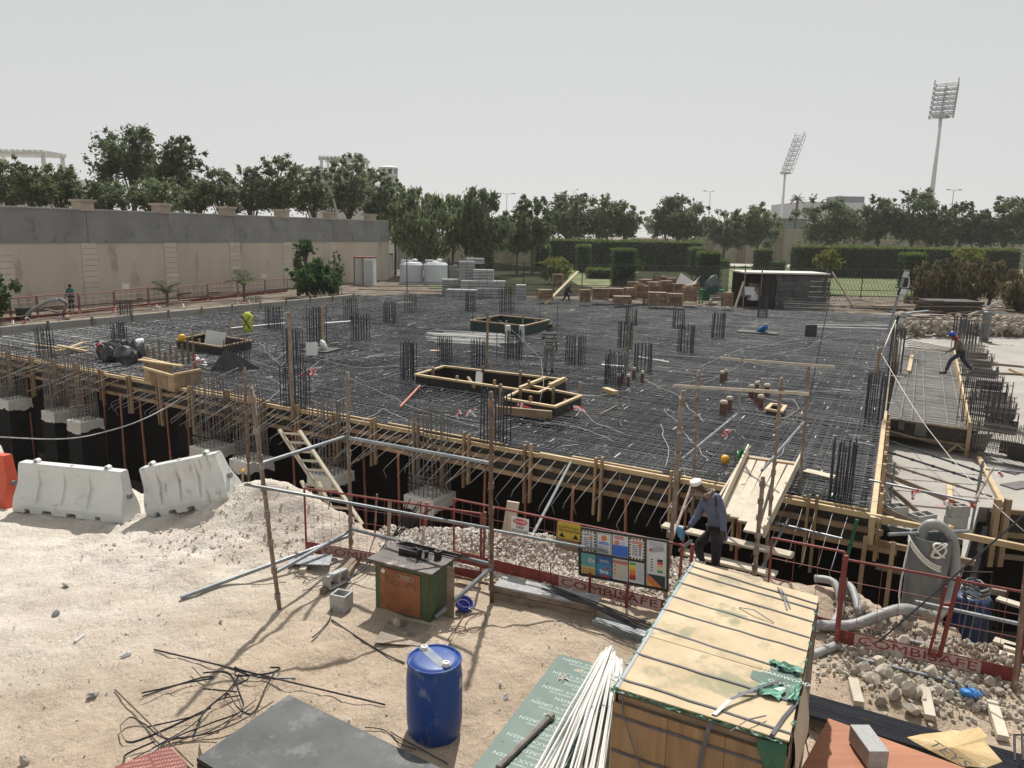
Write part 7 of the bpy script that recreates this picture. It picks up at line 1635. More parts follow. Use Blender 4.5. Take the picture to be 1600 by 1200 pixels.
# shrubs at the wall
tree(492, 405, 462, 84, 60, 'leafy green tree growing in front of the boundary wall', 5, 4200, ls=.15, name='shrub', grp='shrubs at the boundary wall', droop=.3)
tree(478, 372, 402, 36, 62.3, 'upper loose branch of the tree before the boundary wall', 5, 500, ls=.16, name='shrub', grp='shrubs at the boundary wall'); tree(466, 395, 430, 18, 62.2, 'dark left branch of the tree before the boundary wall', 1, 500, ls=.15, name='shrub', grp='shrubs at the boundary wall')
tree(528, 392, 460, 34, 63, 'feathery shrub right of the leafy wall tree', 0, 1200, ls=.10, name='shrub', grp='shrubs at the boundary wall'); tree(2, 430, 492, 36, 42, 'dark shrub at the left picture edge before the wall', 5, 1100, ls=.12, name='shrub', grp='shrubs at the boundary wall'); tree(25, 436, 458, 20, 42, 'arching branch right of the left edge shrub', 5, 130, ls=.12, trunk=False, name='shrub', grp='shrubs at the boundary wall')
def palm(px, by, ty, lab, n=16, L=1.2, mt=None, h=.6):
    P = W(px, by, 0); z = up(P, px, ty); o = thing('young_palm', lab, 'palm', P, 'young palms at the boundary wall')
    for i in range(n):
        a = uni(0, 6.28); e = uni(.5, 1.4); q = MB(); pts = [Vector((0, 0, h * z))]; 
        for k in range(5): pts.append(pts[-1] + Vector((math.cos(a) * math.cos(e - k * .25) * L / 5, math.sin(a) * math.cos(e - k * .25) * L / 5, math.sin(e - k * .25) * L / 5)))
        q.tube(pts, .015, 3)
        for k in range(1, 6):
            for s_ in (-1, 1):
                for w_ in (0, .5): B = pts[k - 1].lerp(pts[k], w_); d_ = Vector((-math.sin(a) * s_, math.cos(a) * s_, .1)) * .28 + Vector((math.cos(a), math.sin(a), 0)) * .12; q.add([B, B + d_ * .5 + Vector((0, 0, .03)), B + d_, B + d_ * .5 - Vector((0, 0, .03))], [(0, 1, 2, 3)])
        q.build('frond', lf[2], o, local=True)
    q = MB(); q.tube([(0, 0, -.2), (0, 0, h * z)], .09, 6); q.build('trunk', bark, o, local=True)
palm(262, 478, 444, 'young palm before the boundary wall, nearer to the left fence'); palm(382, 470, 428, 'young palm with wide fronds in the middle of the boundary wall', 20, 1.5)

# ============================================================ FAR BUILDINGS, MASTS, LAMPS
lawn_m = mat('lawn', (.065, .09, .028), (.105, .13, .042), .5, .95, spots=(.17, .17, .07), sscale=.3, sth=.55, vary=0)
q = MB(); q.quad(Vector((-8, 73, .06)), Vector((160, 73, .06)), Vector((230, 170, .06)), Vector((-20, 170, .06))); o = q.build('lawn', lawn_m); o['kind'] = 'structure'
q = MB(); a = [W(1122, 416, .1), W(1240, 418, .1), W(1238, 410, .1), W(1130, 409, .1)]; q.add(a, [(0, 1, 2, 3)]); o = q.build('path', mat('pale_path', (.35, .31, .27), (.42, .38, .33), 1)); o['kind'] = 'structure'
def boxat(x0, x1, ty, Y, dep, mt, name, lab, cat, z0=0.0, par=None):
    a = WY(x0, ty, Y); b = WY(x1, ty, Y); q = MB(); zt = (a.z + b.z) / 2; q.box(((a.x + b.x) / 2, Y + dep / 2, (zt + z0) / 2), (b.x - a.x, dep, zt - z0)); o = q.build(name, mt, par)
    if par is None: tag(o, lab, cat)
    return o, a, b, zt
gw = mat('garden_wall_render', (.34, .30, .24), (.41, .365, .30), .3, .9, vary=0); gp_ = mat('garden_wall_pier', (.24, .19, .135), (.29, .23, .17), .5, .9)
def gwall(x0, x1, ty, Y, piers, lab, pw_=7):
    o = thing('garden_wall', lab, 'wall', WY(x0, 400, Y)); a = WY(x0, ty, Y); b = WY(x1, ty + .018 * (x1 - x0), Y); zt = a.z
    q = MB(); q.box(((a.x + b.x) / 2, Y + .2, zt / 2), (b.x - a.x, .4, zt)); q.build('wall_face', gw, o)
    for p in piers: P = WY(p, 380, Y); w_ = pw_ / FPX * Y; q = MB(); q.box((P.x, Y - .1, zt / 2 + .3), (w_, .9, zt + .6)); q.build('pier', gp_, o)
gwall(1088, 1620, 355, 160, [1109, 1159, 1217, 1340, 1440], 'beige garden wall with brown piers behind the right trees', 11); gwall(598, 842, 378, 112, [797], 'beige wall showing between the weeping trees', 9); gwall(985, 1090, 372, 190, [], 'pale grey wall left of the beige garden wall')
o, a, b, zt = boxat(1254, 1352, 316, 250, 30, mat('white_render_far', (.52, .52, .50), (.58, .58, .56), .2, .9), 'white_building', 'white modern building with a slotted parapet behind the spreading tree', 'building')
q = MB()
for i in range(16): x = a.x + (b.x - a.x) * (.13 + i * .017 + (.45 if i > 7 else 0)); q.box((x, 249.9, zt - 4.2), (.18, .12, 4.0))
q.build('slot', mat('far_dark', (.16, .16, .17), (.2, .2, .2)), o); q = MB(); q.box(((a.x * .2 + b.x * .8), 256, zt + 1), (9, 8, 2)); q.build('roof_box', mat('far_grey', (.2, .21, .24), (.25, .26, .28)), o)
o, a, b, zt = boxat(1182, 1262, 341, 230, 20, MT['far_grey'], 'low_far_building', 'low grey building with a long glass band right of the left floodlight', 'building'); q = MB(); q.box(((a.x + b.x) / 2, 229.8, zt - 2.6), (b.x - a.x - .4, .3, 1.8)); q.build('window_band', mat('far_glass', (.12, .15, .16), (.2, .23, .24), rough=.2), o); q = MB(); q.box(((a.x + b.x) / 2, 229.5, zt + .2), (b.x - a.x + 1, 2, .5)); q.build('roof_edge', white_paint, o)
villa = mat('villa_white', (.62, .61, .58), (.70, .69, .66), .3, .9)
def villa_pergola(x0, x1, ty, hy, Y, lab):
    o = thing('villa', lab, 'house', WY(x0, hy, Y)); a = WY(x0, ty, Y); b = WY(x1, ty, Y); zr = WY(x0, hy, Y).z
    q = MB(); q.box(((a.x + b.x) / 2 - 1, Y + 5, zr / 2), (b.x - a.x + 2, 9, zr)); q.build('wall', villa, o)
    q = MB(); q.box(((a.x + b.x) / 2, Y, a.z), (b.x - a.x + .6, .25, .35)); q.box(((a.x + b.x) / 2, Y + 4, a.z), (b.x - a.x + .6, .25, .35)); q.build('pergola_beam', villa, o)
    n_ = 12
    for i in range(n_): x = a.x + (b.x - a.x) * i / (n_ - 1); q = MB(); q.box((x, Y + 2, a.z + .25), (.15, 5.4, .22)); q.build('rafter', villa, o)
    for x in (a.x + .1, b.x - .1):
        for y in (0, 4): q = MB(); q.box((x, Y + y, (a.z + zr) / 2), (.35, .35, a.z - zr)); q.build('pillar', villa, o)
    for i in range(3): x = a.x + (b.x - a.x) * (.2 + .3 * i); q = MB(); q.box((x, Y + .45, zr - 2), (1.2, .1, 1.5)); q.build('window', MT['far_dark'], o)
villa_pergola(-30, 68, 238, 272, 95, 'white villa with a roof pergola at the left edge behind the trees'); villa_pergola(501, 566, 248, 272, 110, 'villa roof pergola behind the trees in the left centre')
P = WY(607, 300, 112); zt = WY(607, 262, 112).z; to = thing('wind_tower', 'white round tower with small openings under its cap behind the trees', 'tower', (P.x, 112, 0))
q = MB(); rt = 13 / FPX * 112; q.lathe([(rt, 0), (rt * .96, zt - 1.4), (rt * 1.12, zt - 1.2), (rt * 1.12, zt - 1.0), (rt, zt - .9)], (P.x, 112, 0), 16); q.build('shaft', villa, to)
q = MB(); q.lathe([(rt * 1.15, zt - .25), (rt * 1.15, zt), (rt * .5, zt + .25)], (P.x, 112, 0), 16); q.build('cap', villa, to)
for k in range(8): a = k * math.pi / 4; q = MB(); q.box((P.x + rt * .95 * math.cos(a), 112 + rt * .95 * math.sin(a), zt - .6), (.35, .35, .8)); q.build('cap_pillar', villa, to)
q = MB(); q.lathe([(rt * .8, zt - 1), (rt * .8, zt - .2)], (P.x, 112, 0), 12); q.build('dark_opening', MT['far_dark'], to)
mastm = mat('mast_paint', (.60, .60, .57), (.68, .68, .65), .5, .6); lampm = mat('lamp_housing', (.34, .35, .35), (.46, .47, .47), 1, .4, metal=.3)
def flood(px, by, ty, Y, w_, h_, cols_, rows, yaw, tilt, lab):
    P = WY(px, by, Y); T = WY(px, ty, Y); o = thing('floodlight_mast', lab, 'floodlight mast', (P.x, Y, 0), 'stadium floodlight masts')
    q = MB(); q.lathe([(.62, 0), (.55, T.z * .3), (.34, T.z)], (0, 0, 0), 12); q.build('mast', mastm, o, local=True, smooth=True)
    M = Euler((tilt, 0, yaw)).to_matrix(); off = Vector((0, 0, T.z))
    def tr(x, z, y=0): return off + M @ Vector((x, y, z))
    q = MB()
    for x in np.linspace(-w_ / 2, w_ / 2, 3): q.tube([tr(x, -.3), tr(x, h_ + (.9 if x != 0 else 0))], .13, 5)
    for r_ in range(rows + 1): z = h_ * r_ / rows; q.tube([tr(-w_ / 2, z), tr(w_ / 2, z)], .08, 4); q.tube([tr(-w_ / 2, z, .9), tr(w_ / 2, z, .9)], .06, 4)
    for x in (-w_ / 2, w_ / 2):
        q.tube([tr(x, 0, .9), tr(x, h_, .9)], .08, 4)
        for r_ in range(rows + 1): z = h_ * r_ / rows; q.tube([tr(x, z), tr(x, z, .9)], .06, 4)
    q.box(off, (w_ * .7, 1.2, .5)); q.build('head_frame', lampm, o, local=True)
    lm = MB(); lm.lathe([(.05, -.25), (.28, -.2), (.44, .05), (.44, .1)], (0, 0, 0), 8); me = lm.mesh('floodlight', lampm)
    for r_ in range(rows):
        for c_ in range(cols_):
            x = -w_ / 2 + w_ * (c_ + .5) / cols_; z = h_ * (r_ + .45) / rows; link('floodlight', me, tr(x, z, -.3), (R(65) + tilt, 0, yaw), parent=o)
flood(1446, 385, 182, 170, 4.5, 7.2, 6, 7, R(-38), R(-14), 'right floodlight mast with a full lamp grid facing the camera'); flood(1216, 400, 270, 250, 4.0, 12.5, 4, 8, R(-66), R(-21), 'left floodlight mast with its lamp frame seen from the side')
def lamp(px, by, ty, Y, arms, lab, r=.09):
    P = WY(px, by, Y); T = WY(px, ty, Y); o = thing('street_lamp', lab, 'street lamp', (P.x, Y, 0), 'street lamps beyond the walls')
    q = MB(); q.tube([(0, 0, 0), (0, 0, T.z)], [r * 1.3, r * .8], 6); q.build('pole', mastm, o, local=True)
    for a in arms: q = MB(); q.tube([(0, 0, T.z - .1), (a, 0, T.z + .1)], r * .6, 5); q.build('arm', mastm, o, local=True); q = MB(); q.box((a * 1.25, 0, T.z + .08), (abs(a) * .6, .4, .16)); q.build('lantern', MT['far_dark'], o, local=True)
lamp(791, 365, 303, 170, (-1.2, 1.2), 'twin arm street lamp in the centre above the trees'); lamp(1106, 360, 299, 180, (-1.0, .5), 'street lamp left of the left floodlight mast'); lamp(1482, 365, 297, 160, (-.9, 1.0), 'street lamp right of the right floodlight mast')
P = WY(528, 345, 84); T = WY(511, 286, 84); o = thing('street_lamp', 'curved white street lamp leaning over the boundary wall', 'street lamp', (P.x, 84, 0), 'street lamps beyond the walls'); q = MB(); q.tube([WY(529, 360, 84), WY(526, 330, 84), WY(519, 305, 84), WY(508, 282, 84), WY(503, 262, 84)], [.13, .12, .10, .07, .04], 7); q.build('pole', mastm, o); q = MB(); q.tube([WY(516, 302, 84), WY(500, 299, 84)], .07, 5); q.build('arm', mastm, o); q = MB(); q.bar(WY(510, 302, 84), WY(496, 299, 84), .35, .14); q.build('lantern', white_paint, o)
P = WY(1241, 360, 210); T = WY(1242, 312, 210); o = thing('palm_tree', 'single tall palm like mast on the horizon between the floodlight and the white building', 'palm', (P.x, 210, 0)); q = MB(); q.tube([(0, 0, 0), (.2, 0, T.z)], [.45, .32], 8); q.build('trunk', bark, o, local=True); q = MB()
for i in range(46): a = uni(0, 6.28); e = uni(-.5, 1.3); l = uni(1.2, 2.3); q.tube([(.2, 0, T.z), (.2 + l * .6 * math.cos(a) * math.cos(e), l * .6 * math.sin(a), T.z + l * .6 * math.sin(e) + .2), (.2 + l * math.cos(a) * math.cos(e), l * math.sin(a), T.z + l * math.sin(e) - .3)], .06, 4)
q.build('crown', lf[1], o, local=True)

# ============================================================ BEHIND THE SLAB
for i, (x0, x1, ty, by, Y, lab) in enumerate([(625, 661, 411, 446, 80, 'left white water tank under the weeping tree'), (662, 700, 411, 448, 80, 'middle white water tank touching the left one'), (699, 718, 420, 446, 84, 'small white tank half hidden by the block pallets')]):
    a, b = WY(x0, by, Y), WY(x1, by, Y); r_ = (b.x - a.x) / 2; zt = WY(x0, ty, Y).z; o = thing('water_tank', lab, 'water tank', ((a.x + b.x) / 2, Y, 0), 'white water tanks'); prof = []
    z = 0
    while z < zt - .2: prof += [(r_, z), (r_ * .99, z + .02), (r_ * .99, z + .05)]; z += .35
    prof += [(r_, zt - .15), (r_ * .8, zt + .1), (r_ * .3, zt + .25)]
    q = MB(); q.lathe(prof, (0, 0, 0), 28); q.build('tank_wall', mat('tank_plastic', (.46, .48, .53), (.54, .56, .60), .6, .5), o, local=True); q = MB(); q.lathe([(.3, zt + .2), (.3, zt + .4), (.1, zt + .45)], (r_ * .3, 0, 0), 12); q.build('lid', white_plastic, o, local=True); q = MB(); q.box((-r_ * .5, -.2, zt + .1), (.8, .5, .5)); q.build('float_housing', white_plastic, o, local=True)
for i, (x0, x1, ty, by, lab) in enumerate([(554, 568, 403, 445, 'left portable toilet cabin with a dark front'), (568, 585, 403, 446, 'white toilet cabin with scribbled door'), (597, 612, 398, 434, 'white cabin with red frame right of the plants')]):
    P = W((x0 + x1) / 2, by); a, b = WY(x0, by, P.y), WY(x1, by, P.y); zt = up(P, P.x, ty); zt = WY(x0, ty, P.y).z; o = thing('toilet_cabin', lab, 'cabin', P, 'cabins by the boundary wall'); w_ = b.x - a.x
    q = MB(); q.box((0, .6, zt / 2), (w_, 1.2, zt)); q.build('cabin_body', white_paint if i else beige2, o, local=True); q = MB(); q.box((0, -.02, zt * .48), (w_ * .72, .04, zt * .86)); q.build('door', mat('cabin_door', (.45, .47, .46), (.52, .54, .53), 1, .6), o, local=True); q = MB(); q.box((0, .6, zt + .06), (w_ + .1, 1.3, .12)); q.build('roof', red_paint, o, local=True); q = MB(); q.box((-w_ / 2, -.03, zt / 2), (.08, .06, zt)); q.build('corner_post', red_paint, o, local=True)
blm = None
def pallet(x0, x1, ty, by, Y, lab, nx_=3, z0=None):
    a, b = WY(x0, by, Y), WY(x1, by, Y); zb = a.z if z0 is None else z0; zt = WY(x0, ty, Y).z; w_ = b.x - a.x; nz = max(2, int((zt - zb) / .21)); h_ = (zt - zb) / nz
    o = thing('block_pallet', lab, 'block pallet', (a.x, Y, zb), 'pallets of grey blocks', uni(-.12, .12)); q = MB(); q.box((0, 0, 0), (w_ / nx_ - .03, .5, h_ - .035)); me = q.mesh('block', aac_mat)
    for i in range(nx_):
        for j in range(nz):
            for k in range(2): link('block', me, ((i + .5) * w_ / nx_, .25 + k * .52, (j + .5) * h_), parent=o)
for a in [(696, 744, 452, 478, 57, 'low front pallet of grey blocks left of the arch', 4), (744, 790, 450, 474, 58, 'low front pallet of grey blocks beside the crates', 4), (690, 718, 436, 466, 60, 'grey block pallet under the small white tank', 3), (717, 740, 422, 440, 60, 'lower middle pallet of grey blocks', 2), (717, 742, 408, 422, 60.2, 'upper left pallet of grey blocks', 2), (739, 771, 421, 440, 59.5, 'right upper pallet of grey blocks', 3), (727, 755, 403, 412, 62.5, 'topmost rear pallet of grey blocks', 2), (806, 822, 445, 468, 58, 'narrow grey block stack left of the plank', 1), (720, 790, 438, 452, 58.6, 'middle layer pallet of grey blocks', 5)]:
    pallet(*a[:6], nx_=a[6], z0=None if a[3] < 455 else None)
crm = mat('orange_crate_wood', (.125, .08, .052), (.27, .18, .12), 1.5, .8, spots=(.5, .35, .2), sscale=3, vary=.3)
cr = [(990, 1012, 446, 466), (1010, 1030, 440, 464), (1030, 1048, 438, 462), (1050, 1066, 443, 466), (1066, 1086, 448, 470), (1000, 1018, 436, 444), (1024, 1040, 431, 443), (1040, 1055, 434, 445), (975, 992, 449, 468), (1012, 1040, 456, 476), (1042, 1066, 458, 478), (864, 880, 428, 444), (905, 922, 452, 472), (925, 950, 450, 468), (840, 862, 452, 468), (950, 975, 450, 466), (980, 998, 440, 448), (1068, 1090, 440, 452), (1128, 1142, 456, 478), (958, 985, 462, 474)]
for i, (x0, x1, ty, by) in enumerate(cr):
    Y = 60 - .08 * (by - 445) * 3; a, b = WY(x0, by, Y), WY(x1, by, Y); zt = WY(x0, ty, Y).z; w_ = b.x - a.x; h_ = zt - a.z; o = thing('wooden_crate', 'orange brown wooden crate in the stack behind the slab, %s of the stack' % ORD[i], 'crate', ((a.x + b.x) / 2, Y, a.z), 'wooden crates behind the slab', uni(-.2, .2))
    for s_ in range(3): q = MB(); q.box((0, 0, h_ * (s_ + .5) / 3), (w_, w_ * .8, h_ / 3 - .02)); q.build('side_boards', crm, o, local=True)
    for sx in (-1, 1): q = MB(); q.box((sx * w_ * .48, -w_ * .42, h_ / 2), (.08, .05, h_ + .02)); q.build('batten', timber, o, local=True)
    if i in (0, 4, 6): q = MB(); q.box((uni(-.3, .3), 0, h_ + .15), (w_ * .8, .6, .05), Euler((0, uni(-.6, .6), 0)).to_matrix()); q.build('loose_lid', timber_old, o, local=True)
P = WY(1075, 443, 57); q = MB(); q.add([P + Vector((-.9, 0, 0)), P + Vector((-.5, .3, .75)), P + Vector((.5, .2, .1)), P + Vector((.9, 0, .6)), P + Vector((.3, 0, -.2))], [(0, 1, 2, 4), (2, 3, 4)]); tag(q.build('white_sheet', white_paint), 'white sheet bent over the right wooden crates', 'sheet')
P = WY(1112, 470, 58); o = thing('tarp_machine', 'green framed machine under a grey-green tarpaulin', 'covered machine', (P.x, 58, 0)); q = MB(); q.blob((0, 0, 1.75), .72, 2, .22, (1.1, .8, .8)); q.build('tarpaulin', mat('grey_green_tarp', (.08, .11, .10), (.14, .18, .17), 2, .7), o, local=True)
for x in (-.8, .9):
    for y in (-.4, .4): q = MB(); q.tube([(x, y, 0), (x, y, 1.5)], .05, 5); q.build('leg', gm, o, local=True)
q = MB(); q.box((0, 0, 1.35), (1.9, .9, .12)); q.box((-.55, -.3, 1.0), (.5, .5, .8)); q.build('frame', mat('dark_green_paint', (.02, .09, .05), (.04, .14, .08)), o, local=True)
# shed
shY = 54.5; sh = thing('site_shed', 'open fronted site shed with black board walls and a pale flat roof', 'shed', WY(1165, 480, shY)); a, b = WY(1164, 426, shY), WY(1292, 430, shY); zt = a.z
q = MB(); q.box(((a.x + b.x) / 2, shY + 1.4, zt), (b.x - a.x + .3, 3.4, .10)); q.build('roof', mat('pale_roof_board', (.45, .43, .38), (.60, .58, .52), .7, .8, spots=(.3, .28, .24), sscale=1), sh)
ch = mat('charred_board', (.05, .05, .05), (.11, .11, .11), 1.5, .7, spots=(.22, .21, .20), sscale=2.5, sth=.6)
c, d_ = WY(1216, 430, shY), WY(1296, 430, shY)
for k in range(7): q = MB(); z = .15 + k * (zt - .3) / 7; q.box(((c.x + d_.x) / 2 + uni(-.1, .1), shY + .1 + uni(-.03, .03), z + (zt - .3) / 14), (d_.x - c.x + uni(0, .3), .05, (zt - .3) / 7 - .03)); q.build('wall_board', ch, sh)
c, d_ = WY(1190, 430, shY), WY(1216, 430, shY); 
for k in range(3): q = MB(); q.box((c.x + (k + .5) * (d_.x - c.x) / 3, shY + .25, zt / 2), ((d_.x - c.x) / 3 - .04, .05, zt - .2)); q.build('wall_board', film_ply, sh)
q = MB(); q.box(((a.x + b.x) / 2, shY + 3, zt / 2), (b.x - a.x, .06, zt)); q.build('rear_wall', film_ply, sh)
for x in (a.x, c.x, b.x): q = MB(); q.tube([(x, shY - .1, 0), (x, shY - .1, zt + .3)], .05, 5); q.build('post', timber_old, sh)
for k in range(9):
    P = WY(uni(1165, 1188), uni(446, 462), shY + uni(.5, 1.5)); q = MB(); q.box(P, (uni(.5, .9), .6, uni(.4, .7)), Euler((0, 0, uni(-.4, .4))).to_matrix()); o = q.build('stored_box', crm if k % 2 else MT['white_bag_plastic']); tag(o, 'box or bag stored in the open end of the shed', 'box', 'goods in the open shed')
for k in range(5): plank('shed_plank', WY(1225, 470 + k * 3, shY - .5), WY(1304, 474 + k * 3, shY - .6), .3, .06, board_mat if k % 2 else galv, 'long grey plank in the stack before the shed, %s from the top' % ORD[k], grp='planks stacked before the shed')
plank('pale_plank', W(1212, 484, .2), W(1298, 490, .2), .5, .08, board_mat, 'long pale plank lying in front of the shed')
plank('leaning_pole', WY(1148, 482, 53), WY(1162, 440, 54), .12, .06, board_mat, 'pale plank leaning against the open end of the shed', upv=(0, 1, 0)); plank('leaning_pole', WY(1300, 425, 60), WY(1335, 482, 56), .1, .1, timber_old, 'dark pole leaning right of the shed')
# net fence
netm = mat('green_net', (.035, .042, .034), (.05, .058, .046), .3, .95, vary=0, alpha=.75)
nf_ = thing('net_fence', 'dark net fence on posts between the site and the lawn', 'net fence', WY(700, 455, 68)); YN = 68
tops = [(700, 410), (765, 410), (818, 416), (860, 418), (905, 446), (945, 450), (1000, 424), (1044, 417), (1090, 419), (1140, 420)]
V = []; q = MB()
for i, (x, y) in enumerate(tops):
    P = WY(x, y, YN); V += [(P.x, YN + uni(-.1, .1), 0), (P.x, YN + uni(-.1, .1), P.z)]
q.add(V, [(2 * i, 2 * i + 2, 2 * i + 3, 2 * i + 1) for i in range(len(tops) - 1)]); q.build('net', netm, nf_)
a, b = WY(1208, 432, YN), WY(1425, 432, YN); q = MB(); q.quad((a.x, YN, 0), (b.x, YN, 0), (b.x, YN, 1.2), (a.x, YN, 1.2))
q = MB(); x = a.x
while x < b.x: q.tube([(x, YN, 0), (x + 1.2, YN, 2.6)], .012, 3, cap=False); q.tube([(x + 1.2, YN, 0), (x, YN, 2.6)], .012, 3, cap=False); x += .3
q.build('chain_link', mat('dark_wire', (.03, .035, .03)), nf_, kind='stuff')
for px in (636, 700, 765, 818, 865, 909, 965, 1021, 1080, 1145, 1162, 1250, 1296, 1346, 1425):
    P = WY(px, 452, YN); q = MB(); q.tube([(P.x, YN, 0), (P.x, YN, 2.9)], .045, 5); q.build('post', MT['dark_wire'], nf_)
for z in (2.7, .9): q = MB(); a, b = WY(632, 452, YN), WY(1428, 452, YN); q.tube([(a.x, YN, z), (b.x, YN, z)], .03, 4); q.build('rail', MT['dark_wire'], nf_)
# right background: dark stack, second duct, lamp mast
P = W(1530, 500, 0); 
for k in range(4): o = MB().box(P + Vector((uni(-.1, .1), 4, .2 + k * .24)), (3.6, 2.5, .2)).build('dark_board_pack', film_ply); tag(o, 'pack of dark boards in the pile behind the second duct, %s from the ground' % ORD[k], 'board pack', 'pile of dark board packs')
P = W(1537, 534, FZ); Q = P + Vector((0, -.2, 0)); tz = WY(1537, 489, P.y).z; du2 = thing('far_grey_duct', 'second smaller grey duct with a hose loop at the far right', 'duct', P); q = MB(); q.lathe([(.24, 0), (.24, tz + .5), (.28, tz + .5), (.28, tz + .56), (.2, tz + .6)], P, 16); q.build('duct_wall', pvc_grey, du2, smooth=True)
q = MB(); q.tube([P + Vector((.0, 0, tz + .4)), P + Vector((.12, 0, tz + .95)), P + Vector((.45, 0, tz + 1.15)), P + Vector((.8, 0, tz + 1.0)), P + Vector((1.0, 0, tz + .7))], .06, 8); q.build('hose', hose_mat, du2, smooth=True); q = MB(); q.tube([P + Vector((-.7, 0, tz + .62)), P + Vector((.8, .1, tz + .55))], .04, 6); q.build('cross_tube', galv, du2)
lm_ = thing('site_lamp_mast', 'leaning site lamp pole with three floodlamps at the right slab edge', 'lamp mast', W(1383, 560, SZ)); Yl = W(1386, 545, SZ).y
p0, p1, p2 = WY(1372, 572, Yl - 1.5), WY(1386, 520, Yl), WY(1412, 432, Yl + .4); q = MB(); q.tube([WY(1387, 520, Yl), p2], .06, 8); q.build('pole', galv, lm_)
for px, py in ((1414, 428), (1410, 455), (1407, 500)): P = WY(px, py, Yl - .1); q = MB(); q.box(P, (.36, .12, .36), Euler((.3, .1, .2)).to_matrix()); q.build('lamp_box', print_black, lm_, bevel=.01); q = MB(); q.box(P + Vector((0, -.075, -.02)), (.28, .02, .28), Euler((.3, .1, .2)).to_matrix()); q.build('lamp_glass', mat('lamp_glass', (.55, .58, .6), rough=.2), lm_)
cable('lamp_cable', [WY(1420, 432, Yl), WY(1420, 445, Yl), WY(1412, 462, Yl - .2), WY(1405, 465, Yl)], .02, pvc_white, 'white cable loop beside the upper site lamps')
cable('lamp_cable', [WY(1400, 500, Yl - .1), W(1385, 535, 1.8), W(1375, 568, .9), W(1372, 580, .5)], .02, rope_mat, 'white cable running down from the lamp mast to the slab')
cable('guy_line', [W(1371, 542, 1.3), W(1411, 610, 1.0), W(1450, 670, .5), W(1520, 755, .0), W(1600, 830, -.3)], .010, rope_mat, 'pale guy line running down across the raised strip to the floor', 'rope', n=4, sub=2)
for i, (a, b, z) in enumerate([((1398, 498), (1640, 503), .9), ((1290, 478), (1580, 480), 1.3), ((1410, 470), (1475, 470), 1.8)]): rod('guard_tube', W(*a, z), W(*b, z), .03, rust_tube, 'guard tube behind the raised strip, %s of three' % ORD[i], 'scaffold tube', 'guard tubes behind the raised strip', n=5)
def g6():
    p = W(uni(1412, 1640), 516 - 10 * rnd(), .1); return p.x, p.y + 1.0
q = MB()
for _ in range(700):
    x, y = g6(); q.blob((x, y, uni(-.3, .45)), uni(.06, .28), 1, .3, (1, .8, .7))
o = q.build('spoil_bank', rock_m); tag(o, 'bank of earth and pale stones beyond the far concrete floor', 'spoil bank'); o['kind'] = 'stuff'
for i in range(5): plank('sloping_bar', W(1412 + i * 2, 530 + i * 3, .6), W(1490, 545 + i * 1.5, .35), .03, .03, bar_light, 'long bar laid between the side form and the worker, %s of five' % ORD[i], grp='bars laid behind the raised strip')
tw = thing('slack_hose', 'long grey hose drooping across the dark pit on the left', 'hose', W(0, 684, -.5))
pts = [W(-30, 682, -.3), W(0, 683, -.3), W(95, 686, -.3), W(160, 676, -.3), W(235, 650, 0), W(320, 600, .3), W(372, 575, .9)]; tw_pts = []
for j in range(len(pts) - 1):
    p0 = pts[max(j - 1, 0)]; p1 = pts[j]; p2 = pts[j + 1]; p3 = pts[min(j + 2, len(pts) - 1)]
    for k in range(6): t = k / 6; tw_pts.append(.5 * ((2 * p1) + (p2 - p0) * t + (2 * p0 - 5 * p1 + 4 * p2 - p3) * t * t + (3 * p1 - p0 - 3 * p2 + p3) * t ** 3))
tw_pts.append(pts[-1]); q = MB(); q.tube(tw_pts, .018, 6); q.build('hose_tube', hose_mat, tw, smooth=True)
P0 = W(40, 492, 0); cable('pump_hose', [W(42, 492, .4), W(50, 485, 1.0), W(72, 472, 1.5), W(92, 468, 1.75), W(104, 475, 1.2), W(100, 486, .1)], .09, hose_mat, 'thick hose arching from a bucket to the far left worker', 'hose', n=8); o = MB().lathe([(.35, 0), (.4, .7)], W(38, 500, 0), 14).build('black_tub', black_plastic); tag(o, 'black tub below the arching hose at the far left', 'tub')

# ============================================================ PEOPLE
skin_d = mat('skin', (.055, .030, .020), (.085, .048, .032), 6, .55, vary=.05)
def skin_obj(name, J, edges, rad, mt, parent, sub_=2, roots=(0,), fingers=None):
    keys = list(J); me = bpy.data.meshes.new(name); vs_ = [tuple(Vector(J[k])) for k in keys]; es_ = [(keys.index(a), keys.index(b)) for a, b in edges]; rd = [rad[k] for k in keys]; rts = set(roots)
    if fingers:
        for pts, r_ in fingers:
            s0 = len(vs_); vs_ += [tuple(p) for p in pts]; rd += r_; es_ += [(s0 + i, s0 + i + 1) for i in range(len(pts) - 1)]; rts.add(s0)
    me.from_pydata(vs_, es_, []); o = bpy.data.objects.new(name, me); COL.objects.link(o); me.materials.append(mt)
    m_ = o.modifiers.new('skin', 'SKIN'); m_.use_smooth_shade = True
    for i, sv in enumerate(me.skin_vertices[0].data):
        r_ = rd[i]; sv.radius = (r_, r_) if not isinstance(r_, tuple) else r_; sv.use_root = i in rts
    s_ = o.modifiers.new('sub', 'SUBSURF'); s_.levels = sub_; s_.render_levels = sub_
    if parent is not None: o.parent = parent; 
    dg = bpy.context.evaluated_depsgraph_get(); ev = o.evaluated_get(dg); nm = bpy.data.meshes.new_from_object(ev); nm.name = name; nm.materials.clear(); nm.materials.append(mt)
    o.modifiers.clear(); o.data = nm; nm.polygons.foreach_set('use_smooth', [True] * len(nm.polygons)); return o
